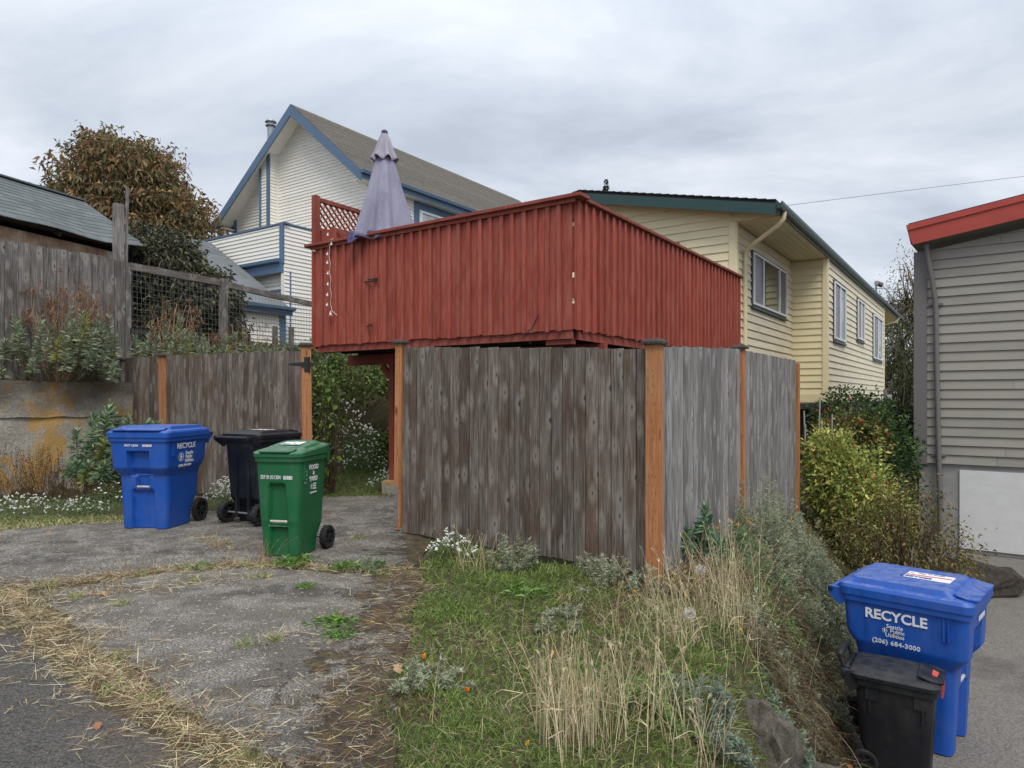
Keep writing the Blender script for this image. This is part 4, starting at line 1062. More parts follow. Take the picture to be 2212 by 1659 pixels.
def annex():
    root = thing('annex_building', 'low annex with grey shingle roof and blue gutter before the white house', 'building')
    def A(a, b, z): p = WP + V3 * (a - 3.778) + U3 * (b - 4.977); return Vector((p.x, p.y, z))
    L, sl, zE = 2.05, 0.60, 4.0
    run = 4.0
    m = MB(); m.prism([A(-0.05, 0, zE), A(run, 0, zE + sl * run), A(run, 0, zE + sl * run - .1), A(-0.05, 0, zE - .1)], U3 * L); r = m.build('roof', SHA, root); fixn(r.data)
    n = 26
    for k in range(n):
        a0 = run * k / n - 0.06; a1 = a0 + run / n * 1.15; b = rnd.uniform(-0.25, 0)
        while b < L - 0.02:
            b0, b1 = max(b, 0.0), min(b + 0.3, L + 0.03)
            if b1 - b0 > 0.02:
                mm = MB(); z0_ = zE + 0.004 + sl * a0 + 0.012; z1_ = zE + 0.004 + sl * a1
                mm.hexa([A(a0, b0, z0_ - .014), A(a0, b1 - .006, z0_ - .014), A(a1, b1 - .006, z1_ - .008), A(a1, b0, z1_ - .008), A(a0, b0, z0_), A(a0, b1 - .006, z0_), A(a1, b1 - .006, z1_), A(a1, b0, z1_)])
                c = mm.build('shingle', SHA, r); fixn(c.data)
            b += 0.3
    m = MB(); m.box(A(-0.07, L / 2, zE - .1), (0.03, L + .02, 0.2), (V3, U3, Z3)); m.build('fascia', BLU, root)
    m = MB(); m.prism([A(-0.09, 0, zE - .08), A(-0.2, 0, zE - .05), A(-.21, 0, zE + .03), A(-.09, 0, zE + .03)], U3 * (L + .04)); g = m.build('gutter', BLU, root); fixn(g.data)
    siding(root, A(0.12, 0, 0), U3, -V3, [(0, 1.6), (0, zE - .15), (L - .1, zE - .15), (L - .1, 1.6)], 0.115, WHT)
    trim(root, A(0.12, 0, 0), U3, -V3, L - .3, L - .1, 1.6, zE - .15, BLU, 0.03, 'corner_board')
    siding(root, A(0.12, 0, 0), V3, -U3, [(0, 1.6), (0, zE - .1), (3.8, zE + sl * 3.6), (3.8, 1.6)], 0.115, WHT)
    return fin(root, tuple(A(0, 0, 1.6)))
annex()

# ---- grey building at the right
def grey_house():
    root = thing('grey_house', 'taupe grey clapboard building with red fascia at the right edge', 'house')
    O = Vector((6.75, 11.5, 0)); d = Vector((1.29, -1.0, 0)).normalized(); n = Vector((d.y, -d.x, 0)); n = n if n.y < 0 else -n; bk = -n
    zb, sl = 0.42, 0.14
    z0 = 3.90
    siding(root, O, d, n, [(0, zb), (0, z0), (7.0, z0 + sl * 7.0), (7.0, zb)], 0.152, GRY, 0.03, 0.003, 0.8)
    trim(root, O, d, n, -0.02, 0.17, zb - 0.02, z0 + 0.02, GRYD, 0.035, 'corner_board')
    siding(root, O, bk, -d, [(0, zb), (0, z0), (8, z0), (8, zb)], 0.152, GRY, 0.02)
    # concrete plinth and white painted panel
    def Q(s, k, z): p = O + d * s + n * k; return Vector((p.x, p.y, z))
    m = MB(); m.box(Q(3.5, -0.22, -0.32), (6.9, 0.4, 1.46), (d, n, Z3)); m.build('plinth', m_paint('grey_concrete_plinth', sr(148, 147, 145), 0.6, sr(112, 110, 106), sc=2), root)
    m = MB(); m.box(Q(3.77, -0.01, -0.30), (6.3, 0.03, 1.26), (d, n, Z3)); p = m.build('painted_panel', WHP, root)
    m = MB(); m.box(Q(3.6, 0.0, -1.03), (6.6, 0.12, 0.12), (d, n, Z3)); m.build('footing', GRYD, root)
    # roof: rake rises to the right, red fascia
    ov = 0.30
    os_ = 0.0
    def Rf(s, k, z): return Q(s, k, z)
    zr = lambda s: z0 + 0.10 + sl * s
    m = MB(); m.prism([Rf(-os_, ov, zr(-os_)), Rf(7.2, ov, zr(7.2)), Rf(7.2, ov, zr(7.2) + .3), Rf(-os_ - .09, ov, zr(-os_) + .3)], n * 0.03); c = m.build('fascia', REDF, root); fixn(c.data)
    m = MB(); m.prism([Rf(-os_ - .07, ov + .03, zr(-os_) + .24), Rf(7.2, ov + .03, zr(7.2) + .27), Rf(7.2, ov + .03, zr(7.2) + .36), Rf(-os_ - .09, ov + .03, zr(-os_) + .33)], n * 0.02); c = m.build('drip_edge', REDF, root); fixn(c.data)
    m = MB(); m.prism([Rf(-os_ - .06, ov, zr(-os_) + .28), Rf(7.2, ov, zr(7.2) + .3), Rf(7.2, ov, zr(7.2) + .38), Rf(-os_ - .06, ov, zr(-os_) + .36)], bk * 9); c = m.build('roof', SHK, root); fixn(c.data)
    m = MB(); m.prism([Rf(-os_, ov - .002, zr(-os_) + .01), Rf(7.2, ov - .002, zr(7.2) + .01), Rf(7.2, ov - .002, zr(7.2) + .04), Rf(-os_, ov - .002, zr(-os_) + .04)], bk * 9); c = m.build('soffit', GRYD, root); fixn(c.data)
    m = MB(); m.prism([Rf(-os_ - .03, ov, zr(-os_) + .02), Rf(-os_ - .03, ov, zr(-os_) + .3), Rf(-os_ - .09, ov, zr(-os_) + .3)], bk * 9); c = m.build('eave_fascia', REDF, root); fixn(c.data)
    # round downspout with brackets
    m = MB(); m.tube([Q(0.18, 0.2, 4.0), Q(0.20, 0.16, 3.8), Q(0.29, 0.08, 3.1), Q(0.30, 0.075, 2.95), Q(0.32, 0.075, 1.5), Q(0.345, 0.075, 0.3), Q(0.365, 0.075, -0.75)], 0.04, 10); m.build('downspout', GRYD, root, ang=50)
    for z, s in ((3.03, 0.297), (0.56, 0.34)):
        m = MB(); m.box(Q(s, 0.035, z), (0.2, 0.03, 0.035), (d, n, Z3)); m.tube([Q(s, .07, z - .02), Q(s, .07, z + .02)], 0.046, 10); m.build('pipe_bracket', GRYD, root)
    return fin(root, (O.x, O.y, -1))
grey_house()

# ---- shed behind the tall fence
def shed():
    root = thing('old_shed', 'old shed with sagging grey-green shingle roof behind the tall plank fence', 'shed')
    d = Vector((0.333, 1, 0)).normalized(); lf = Vector((-d.y, d.x, 0))
    E0 = Vector((-7.77, 13.8, 0))
    def S(t, k, z): p = E0 + d * t + lf * k; return Vector((p.x, p.y, z))
    sag = lambda t: -0.05 * math.sin((t + 2.6) * 1.2) + 0.03 * math.sin(t * 3.1)
    zE, run, rise = 4.60, 1.7, 1.12
    T0 = -6.0
    m = MB(); m.prism([S(T0, 0.03, zE - .06), S(T0, run, zE + rise - .04), S(T0, 2 * run, zE - .06)], d * (-T0 + 0.45)); r = m.build('roof', DKW, root); fixn(r.data)
    n = 12
    for k in range(n):
        f0, f1 = k / n, min((k + 1.22) / n, 1.0)
        t = T0 + rnd.uniform(0, .3) + (0.15 if k % 2 else 0)
        while t < 0.46:
            t1 = min(t + 0.32 + rnd.uniform(-.02, .02), 0.49)
            if t1 - t > 0.04:
                dz = lambda tt: sag(tt) * (1 - f0)
                lift = 0.016; lip = -0.05 if k == 0 else 0.0
                k0, k1 = run * f0 + lip, run * f1
                z0_, z1_ = zE + rise * f0 + (lip * .7), zE + rise * f1
                g = 0.008
                me = MB().hexa([S(t, k0, z0_ + dz(t)), S(t1 - g, k0, z0_ + dz(t1)), S(t1 - g, k1, z1_ + dz(t1) * .9), S(t, k1, z1_ + dz(t) * .9),
                                S(t, k0, z0_ + lift + dz(t)), S(t1 - g, k0, z0_ + lift + dz(t1)), S(t1 - g, k1, z1_ + .004 + dz(t1) * .9), S(t, k1, z1_ + .004 + dz(t) * .9)])
                o = me.build('shingle', SHG, r); fixn(o.data)
            t = t1
    m = MB(); m.beam(S(T0, run, zE + rise + .02), S(0.49, run, zE + rise + .02), 0.16, 0.03); m.build('ridge_cap', SHG, root)
    # wall panels under the eave
    t = T0; k = 0
    while t < 0.2:
        t1 = min(t + 0.42, 0.28)
        MB().box(S((t + t1) / 2, 0.34, 3.4), (t1 - t - .012, 0.02, 2.1), (d, lf, Z3)).build('wall_panel', RUST if t1 < 0.1 else WHP, root)
        if k % 2 == 0 or True: MB().box(S(t1, 0.326, 3.4), (0.03, 0.02, 2.1), (d, lf, Z3)).build('seam_strip', RUST, root)
        t = t1; k += 1
    MB().box(S(T0 / 2 - .06, 1.9, 3.4), (-T0 - .15, 3.0, 2.15), (d, lf, Z3)).build('wall', DKW, root)
    for t in (-2.55, -1.35, 0.3): MB().beam(S(t, 0.04, zE - .12), S(t, 0.4, zE + .08), 0.05, 0.1).build('rafter_tail', DKW, root)
    # gable end boards at the right
    for k in range(12): MB().box(S(0.43, 0.4 + k * .25, zE - .35 + 0.0), (0.02, 0.26, 0.6), (d, lf, Z3)).build('gable_board', DKW, root)
    return fin(root, (E0.x, E0.y, 2.3))
shed()
# ------------------------------------------------------------------ wheeled bins
def rrect(a, yf, yb, r, nf=40, ns=14, nc=4):
    """rounded rectangle outline, front (-y) first, ccw seen from above; tags mark front points"""
    pts = []
    def arc(cx, cy, t0):
        for k in range(nc + 1):
            t = t0 + (math.pi / 2) * k / nc; pts.append((cx + r * math.cos(t), cy + r * math.sin(t)))
    for k in range(nf): pts.append((-a + r + (2 * a - 2 * r) * (k + .5) / nf, yf))
    arc(a - r, yf + r, -math.pi / 2)
    for k in range(ns): pts.append((a, yf + r + (yb - yf - 2 * r) * (k + .5) / ns))
    arc(a - r, yb - r, 0)
    for k in range(nf): pts.append((a - r - (2 * a - 2 * r) * (k + .5) / nf, yb))
    arc(-a + r, yb - r, math.pi / 2)
    for k in range(ns): pts.append((-a, yb - r - (yb - yf - 2 * r) * (k + .5) / ns))
    arc(-a + r, yf + r, math.pi)
    return pts
def loft(rings, cap0=True, cap1=True):
    n = len(rings[0]); vs_ = [p for r in rings for p in r]; fs = []
    for i in range(len(rings) - 1):
        for k in range(n): fs.append((i * n + k, i * n + (k + 1) % n, (i + 1) * n + (k + 1) % n, (i + 1) * n + k))
    if cap0: fs.append(tuple(range(n - 1, -1, -1)))
    if cap1: fs.append(tuple((len(rings) - 1) * n + k for k in range(n)))
    m = MB(); m.add(vs_, fs); return m
def lerp_t(tab, z):
    for (z0, v0), (z1, v1) in zip(tab, tab[1:]):
        if z <= z1: return v0 + (v1 - v0) * max(0, (z - z0)) / (z1 - z0)
    return tab[-1][1]
def ss(a, b, x): t = min(1, max(0, (x - a) / (b - a))); return t * t * (3 - 2 * t)
def box_mask(x, z, hw, z0, z1, e=0.014): return (1 - ss(hw - e, hw + e, abs(x))) * ss(z0 - e, z0 + e, z) * (1 - ss(z1 - e, z1 + e, z))
def wheel(parent, c, r, w, mat, lug=20):
    m = MB(); c = Vector(c); X = Vector((1, 0, 0))
    prof = [(r * .72, -w / 2), (r * .93, -w / 2), (r * .98, -w * .3), (r * .98, w * .3), (r * .93, w / 2), (r * .72, w / 2)]
    N = 32; vs_ = []
    for k in range(N):
        t = 2 * math.pi * k / N
        for rr, x in prof: vs_.append(c + Vector((x, rr * math.cos(t), rr * math.sin(t))))
    P_ = len(prof); fs = [(k * P_ + j, k * P_ + (j + 1) % P_, ((k + 1) % N) * P_ + (j + 1) % P_, ((k + 1) % N) * P_ + j) for k in range(N) for j in range(P_)]
    m.add(vs_, fs)
    for k in range(lug):
        t = 2 * math.pi * k / lug; rad = Vector((0, math.cos(t), math.sin(t))); tan = Vector((0, -math.sin(t), math.cos(t)))
        for sx in (-1, 1): m.box(c + rad * (r * .985) + X * (sx * w * .27) + tan * (sx * r * .06), (w * .48, r * .13, r * .07), (X, tan, rad))
    o = m.build('wheel', RUB, parent); fixn(o.data)
    h = MB()
    h.tube([c - X * w * .42, c + X * w * .42], r * .2, 14); h.tube([c - X * w * .3, c + X * w * .3], r * .1, 8)
    vs_ = []
    for k in range(N):
        t = 2 * math.pi * k / N
        for rr, x in ((r * .62, -w * .36), (r * .735, -w * .36), (r * .735, w * .36), (r * .62, w * .36)): vs_.append(c + Vector((x, rr * math.cos(t), rr * math.sin(t))))
    h.add(vs_, [(k * 4 + j, k * 4 + (j + 1) % 4, ((k + 1) % N) * 4 + (j + 1) % 4, ((k + 1) % N) * 4 + j) for k in range(N) for j in range(4)])
    h.tube([c - X * w * .05, c + X * w * .05], r * .63, 24)
    for k in range(6):
        t = 2 * math.pi * k / 6 + .3; rad = Vector((0, math.cos(t), math.sin(t))); tan = Vector((0, -math.sin(t), math.cos(t)))
        h.box(c + rad * r * .42, (w * .7, r * .17, r * .5), (X, tan, rad))
    k = h.build('rim', PBLK, o); fixn(k.data)
    return o
def text(parent, s, size, c, xd, up, mat, name='lettering', bold=0.012, sx=1.0, space=1.0):
    cu = bpy.data.curves.new('lettering', 'FONT'); cu.body = s; cu.size = size; cu.align_x = 'CENTER'; cu.align_y = 'CENTER'; cu.extrude = 0.0012; cu.offset = bold * size; cu.space_character = space
    cu.resolution_u = 3
    to = bpy.data.objects.new('tmp_text', cu); COL.objects.link(to)
    dg = bpy.context.evaluated_depsgraph_get(); dg.update()
    me = bpy.data.meshes.new_from_object(to.evaluated_get(dg))
    bpy.data.objects.remove(to); bpy.data.curves.remove(cu)
    me.materials.clear(); me.materials.append(mat)
    xd, up = Vector(xd).normalized(), Vector(up).normalized(); nn = xd.cross(up)
    M = Matrix((( xd.x * sx, up.x, nn.x, c[0]), (xd.y * sx, up.y, nn.y, c[1]), (xd.z * sx, up.z, nn.z, c[2]), (0, 0, 0, 1)))
    me.transform(M)
    return link(name, me, None, parent)
def emblem(parent, c, r, xd, up, mat):
    xd, up = Vector(xd).normalized(), Vector(up).normalized(); n = xd.cross(up); c = Vector(c); m = MB()
    def pt(a, b): return c + xd * a + up * b
    N = 24
    vs_ = []
    for k in range(N):
        t = 2 * math.pi * k / N; vs_ += [pt(r * math.cos(t), r * math.sin(t)), pt(r * .86 * math.cos(t), r * .86 * math.sin(t))]
    m.add(vs_, [(2 * k, 2 * ((k + 1) % N), 2 * ((k + 1) % N) + 1, 2 * k + 1) for k in range(N)])
    prof = [(-.05, .8), (.2, .55), (.12, .3), (.42, .05), (.2, -.1), (.3, -.4), (.02, -.5), (.05, -.82), (-.35, -.7), (-.2, -.2), (-.45, .1), (-.3, .5)]
    m.add([pt(a * r, b * r) for a, b in prof], [tuple(range(len(prof)))])
    for k in range(3): m.add([pt(r * (.45 + .12 * k), r * -.35), pt(r * (.5 + .12 * k), r * -.3), pt(r * (.5 + .12 * k), r * .4), pt(r * (.45 + .12 * k), r * .35)], [(0, 1, 2, 3)])
    return m.build('emblem', mat, parent)
def barcode(parent, c, w, h, xd, up, mat, bg=None):
    xd, up = Vector(xd).normalized(), Vector(up).normalized(); n = xd.cross(up); c = Vector(c); m = MB(); x = -w / 2; rr = random.Random(5)
    while x < w / 2:
        a = rr.uniform(.003, .008); b = min(x + a, w / 2)
        m.box(c + xd * ((x + b) / 2) , (b - x, h, 0.002), (xd, up, n)); x = b + rr.uniform(.002, .005)
    return m.build('barcode', mat, parent)
def sticker(parent, c, w, h, xd, up, seed=1, red=True):
    xd, up = Vector(xd).normalized(), Vector(up).normalized(); n = xd.cross(up); c = Vector(c)
    s = MB().box(c, (w, h, 0.003), (xd, up, n)).build('sticker', STIK, parent)
    if red: MB().prism([c + n * .002 + xd * a + up * b for a, b in ((-w * .48, -h * .1), (w * .48, h * .02), (w * .48, h * .14), (-w * .48, h * .02))], n * .001).build('red_band', REDP, s)
    rr = random.Random(seed); m = MB()
    for k in range(16):
        a, b = rr.uniform(-.42, .3) * w, rr.choice((-.36, -.25, .25, .36)) * h
        m.box(c + n * .003 + xd * a + up * b, (rr.uniform(.04, .12) * w, h * .06, .001), (xd, up, n))
    m.build('small_print', BLUP, s)
    return s

def bin_make(name, label, K, loc, fwd, group='wheeled bins'):
    f = Vector((fwd[0], fwd[1])).normalized(); rz = math.atan2(f.x, -f.y)
    root = thing(name, label, 'bin', loc, rz, group)
    H = K['H']; rows = K.get('rows', 72); rings = []
    for i in range(rows + 1):
        z = 0.006 + (H - 0.006) * i / rows
        a = lerp_t(K['w'], z); yf = lerp_t(K['yf'], z); yb = lerp_t(K['yb'], z); r = lerp_t(K['r'], z)
        ring = []
        for x, y in rrect(a, yf, yb, r):
            if y < yf + 0.03:
                ins = max([dep * box_mask(x, z, hw + tp * (z1 - z), z0, z1) for hw, z0, z1, dep, tp in K['recess']] + [0]); y += ins
            if K.get('side'):
                for y0, y1, z0, z1, dep in K['side']:
                    if abs(abs(x) - a) < 0.004:
                        q = ss(y0 - .02, y0 + .02, y) * (1 - ss(y1 - .02, y1 + .02, y)) * ss(z0 - .02, z0 + .02, z) * (1 - ss(z1 - .02, z1 + .02, z)); x -= math.copysign(dep * q, x)
            ring.append(Vector((x, y, z)))
        rings.append(ring)
    b = loft(rings).build('body', K['mat'], root, ang=38); fixn(b.data)
    # rim collar
    a = lerp_t(K['w'], H); yf = lerp_t(K['yf'], H); yb = lerp_t(K['yb'], H); r = K['lr']
    def ring(da, df, db, z, zb=None, rr=None):
        pts = rrect(a + da, yf - df, yb + db, (rr or r)); y0, y1 = yf - df, yb + db
        return [Vector((x, y, z if zb is None else z + (zb - z) * (y - y0) / (y1 - y0))) for x, y in pts]
    tl = K.get('tilt', 0.0)
    c = loft([ring(0.001, .001, .001, H - .045, H - .045 + tl * 0), ring(.016, .016, .008, H - .04), ring(.018, .018, .01, H), ring(.0, .0, .0, H + .001)]).build('rim_collar', K['mat'], root, ang=38); fixn(c.data)
    # lid: skirt, shoulder, raised crown
    t0 = K['lt']
    L = [ring(.012, .012, .02, H + .002, H + .002), ring(.026, .03, .025, H + .004, H + .004 + tl * .2), ring(.026, .03, .03, H + t0 * .45, H + t0 * .45 + tl), ring(.012, .012, .03, H + t0 * .62, H + t0 * .62 + tl), ring(-.03, -.07, .0, H + t0 * .70, H + t0 * .70 + tl), ring(-.05, -.11, -.05, H + t0, H + t0 * .98 + tl), ring(-.08, -.16, -.1, H + t0 * 1.03, H + t0 + tl)]
    lid = loft(L).build('lid', K.get('lmat', K['mat']), root, ang=30); fixn(lid.data)
    # finger lip along the front of the lid
    m = MB(); zf = H + t0 * .66
    w2 = a * K.get('lipw', .78)
    m.prism([Vector((-w2, yf + .02, zf)), Vector((-w2 * .93, yf - .045, zf - .004)), Vector((w2 * .93, yf - .045, zf - .004)), Vector((w2, yf + .02, zf)), Vector((w2 * .98, yf + .1, zf + .02)), Vector((-w2 * .98, yf + .1, zf + .02))], (0, 0, .012))
    o = m.build('lid_lip', K.get('lmat', K['mat']), lid, bevel=.003); fixn(o.data)
    # rear handle and hinge
    m = MB(); zh = H + .012 + tl; yh = yb + K['hy']; wh = a * .98
    for sx in (-1, 1):
        m.prism([Vector((sx * wh, yb - .03, H - .06)), Vector((sx * wh, yb - .03, zh + .02)), Vector((sx * wh, yh + .018, zh + .022)), Vector((sx * wh, yh + .02, zh - .022)), Vector((sx * wh, yb + .02, H - .1))], (-sx * .03, 0, 0))
    m.tube([(-wh, yh, zh), (wh, yh, zh)], .02, 10)
    for x in np.linspace(-.5, .5, 3): m.box((x * wh, (yb + yh) / 2, zh - .004), (.03, yh - yb, .035))
    o = m.build('handle', K['mat'], root, ang=40); fixn(o.data)
    for sx in (-1, 1): MB().tube([(sx * wh * .995, yh, zh), (sx * (wh + .012), yh, zh)], .017, 10).build('hinge_pin', PBLK, o)
    # ribs under the rim
    for sx in (-1, 1):
        for y in K['ribs']:
            ax_ = lerp_t(K['w'], H - .13); MB().box((sx * (ax_ + .004), y, H - .125), (.016, .012, .17)).build('rib', K['mat'], root)
    # wheels on an axle
    wr, wy, wx = K['wr'], K['wy'], K['wx']
    for sx in (-1, 1): wheel(root, (sx * wx, wy, wr), wr, K.get('ww', .055), RUB, K.get('lug', 20))
    MB().tube([(-wx, wy, wr), (wx, wy, wr)], .011, 8).build('axle', GALV, root)
    if K.get('bar'):
        x, y, z = K['bar']; MB().tube([(-x, y, z), (x, y, z)], .0125, 10).build('grab_bar', DAMP, root, ang=50)
    return root

BIG = dict(H=1.03, mat=PBLUE, w=[(0, .272), (.60, .298), (.70, .335), (1.03, .352)], yf=[(0, -.30), (.60, -.325), (.69, -.40), (1.03, -.415)], yb=[(0, .17), (.16, .19), (.36, .30), (.66, .315), (.76, .375), (1.03, .39)],
           r=[(0, .06), (.6, .06), (1.03, .05)], recess=[(.125, .60, .875, .075, 0.0), (.075, .455, .60, .06, 0.0), (.125, -.1, .44, .05, 0.03)], lr=.06, lt=.125, hy=.085, ribs=(-.30, -.27), wr=.135, wy=.30, wx=.30, bar=(.075, -.305, .475), lipw=.86)
def lerp_side(K, z): return lerp_t(K['w'], z)
def side_text(root, K, sx, rows):
    for s, size, y, z, kw in rows:
        x = lerp_t(K['w'], z) + .006; sl = (lerp_t(K['w'], z + .06) - lerp_t(K['w'], z - .06)) / .12
        text(root, s, size, (sx * x, y, z), (0, sx, 0), (sx * sl, 0, 1), STIK, **kw)
def lab(text_, mat_list=None): return text_

b1 = bin_make('wheeled_bin', 'large blue recycling bin by the retaining wall, left of the black bin', BIG, (-4.10, 8.03, 0.022), (-.13, -.99))
side_text(b1, BIG, 1, [('RECYCLE', .085, -.05, .925, dict(bold=.022)), ('Seattle', .055, .015, .84, dict(bold=.012)), ('Public', .055, .01, .795, dict(bold=.012)), ('Utilities', .055, .02, .75, dict(bold=.012)), ('(206) 684-3000', .038, -.06, .70, dict(bold=.02))])
emblem(b1, (lerp_t(BIG['w'], .8) + .006, -.14, .80), .05, (0, 1, 0), (.05, 0, 1), STIK)
text(b1, '95R19 126264', .036, (-.07, -.419, .945), (1, 0, 0), (0, -.03, 1), STIK, bold=.006, sx=.8)
barcode(b1, (.12, -.419, .945), .11, .026, (1, 0, 0), (0, -.03, 1), STIK)

b2 = bin_make('wheeled_bin', 'large blue recycling bin with white lettering on the right driveway', BIG, (3.0, 5.14, -0.99), (.72, -.69))
side_text(b2, BIG, -1, [('RECYCLE', .098, .03, .915, dict(bold=.028)), ('Seattle', .04, .035, .845, dict(bold=.004)), ('Public', .04, .018, .813, dict(bold=.004)), ('Utilities', .04, .035, .781, dict(bold=.004)), ('(206) 684-3000', .046, .03, .725, dict(bold=.024, space=1.08))])
emblem(b2, (-lerp_t(BIG['w'], .813) - .006, 0.1, .813), .017, (0, -1, 0), (-.05, 0, 1), STIK)
sticker(b2, (.02, -.10, 1.03 + .125 + .006), .30, .2, (0, -1, 0), (1, 0, 0), 3)
text(b2, 'RECYCLE', .05, (-.05, -.03, 1.166), (0, -1, 0), (1, 0, 0), BLUP, bold=.01)
barcode(b2, (.05, -.421, .94), .2, .035, (1, 0, 0), (0, -.03, 1), STIK)

MID = dict(H=.93, mat=PGRN, w=[(0, .178), (.30, .20), (.93, .232)], yf=[(0, -.235), (.28, -.25), (.34, -.262), (.93, -.30)], yb=[(0, .14), (.14, .16), (.26, .24), (.93, .275)], r=[(0, .05), (.93, .085)],
           recess=[(.075, .30, .68, .05, .05), (.085, -.1, .275, .045, .02)], lr=.105, lt=.075, tilt=.055, hy=.05, ribs=(-.2,), wr=.11, wy=.235, wx=.24, bar=(.085, -.245, .335), lipw=.7, ww=.06)
b3 = bin_make('wheeled_bin', 'green food and yard waste bin nearest the gateway', MID, (-2.10, 6.58, 0.022), (-.2, -.98))
text(b3, '35F18 031304', .05, (-.06, -.290, .745), (1, 0, 0), (0, -.06, 1), STIK, bold=.004, sx=.72)
barcode(b3, (.115, -.291, .745), .09, .034, (1, 0, 0), (0, -.06, 1), STIK)
side_text(b3, MID, 1, [('FOOD', .062, -.02, .82, dict(bold=.03)), ('&', .05, -.02, .765, dict(bold=.03)), ('YARD', .062, -.02, .71, dict(bold=.03)), ('Seattle', .022, .01, .66, {}), ('Public', .022, .01, .638, {}), ('Utilities', .022, .01, .616, {}), ('(206) 684-3000', .02, -.01, .58, dict(bold=.01))])
emblem(b3, (lerp_t(MID['w'], .64) + .006, -.05, .64), .024, (0, 1, 0), (.05, 0, 1), STIK)
text(b3, '7725', .07, (lerp_t(MID['w'], .74) + .004, -.17, .74), (0, -.05, -1), (0, 1, 0), m_flat('paint_marker', sr(130, 160, 140)), bold=-.015)
sticker(b3, (.0, .02, .93 + .075 + .036), .2, .14, (1, 0, 0), (0, .99, .11), 9, False)

BK = dict(H=1.0, mat=PNVY, w=[(0, .235), (.85, .275), (1.0, .29)], yf=[(0, -.26), (1.0, -.34)], yb=[(0, .15), (.16, .17), (.3, .27), (1.0, .31)], r=[(0, .05), (1.0, .05)], recess=[(.09, .3, .7, .04, .0)], lr=.05, lt=.085, hy=.13, ribs=(-.15,), wr=.125, wy=.28, wx=.27, lipw=.8, lmat=PBLK, ww=.07, lug=16)
b4 = bin_make('wheeled_bin', 'black rubbish bin turned backwards between the blue and green bins', BK, (-3.02, 8.3, 0.022), (.45, .89))
for sx in (-1, 1): MB().box((sx * .1, .275, .42), (.03, .05, .7)).build('back_rail', PNVY, b4)
sticker(b4, (0, -.02, 1.0 + .088 + .004), .24, .16, (-1, 0, 0), (0, -1, 0), 4)

SM = dict(H=.635, mat=PBLK, w=[(0, .165), (.635, .205)], yf=[(0, -.19), (.635, -.225)], yb=[(0, .16), (.12, .17), (.2, .205), (.635, .235)], r=[(0, .04), (.635, .05)], recess=[(.09, .1, .4, .02, 0)], lr=.06, lt=.06, hy=.06, ribs=(-.16, .14), wr=.08, wy=.17, wx=.178, lipw=.7, ww=.035, lug=0,
          side=[(-.14, .03, -.1, .07, .02)])
b5 = bin_make('wheeled_bin', 'small black bin with red lid latch in front of the right blue bin', SM, (2.58, 4.6, -0.99), (.82, -.57))
m = MB(); m.prism([Vector((-.05, -.262, .56)), Vector((.05, -.262, .56)), Vector((.05, -.268, .66)), Vector((-.05, -.268, .66))], (0, .012, 0)); m.prism([Vector((-.05, -.268, .661)), Vector((.05, -.268, .661)), Vector((.05, -.2, .69)), Vector((-.05, -.2, .69))], (0, .0, .01)); o = m.build('latch', PRED, b5); fixn(o.data)
m = MB()
for sx in (-1, 1): m.tube([(sx * .15, .22, .55), (sx * .15, .30, .66), (sx * .15, .33, .74)], .014, 6)
m.tube([(-.16, .33, .74), (.16, .33, .74)], .017, 8); m.build('tow_handle', PBLK, b5)
for sx in (-1, 1):
    for y in (-.15, .13): MB().box((sx * .205, y, .56), (.012, .075, .1)).build('side_lug', PBLK, b5)

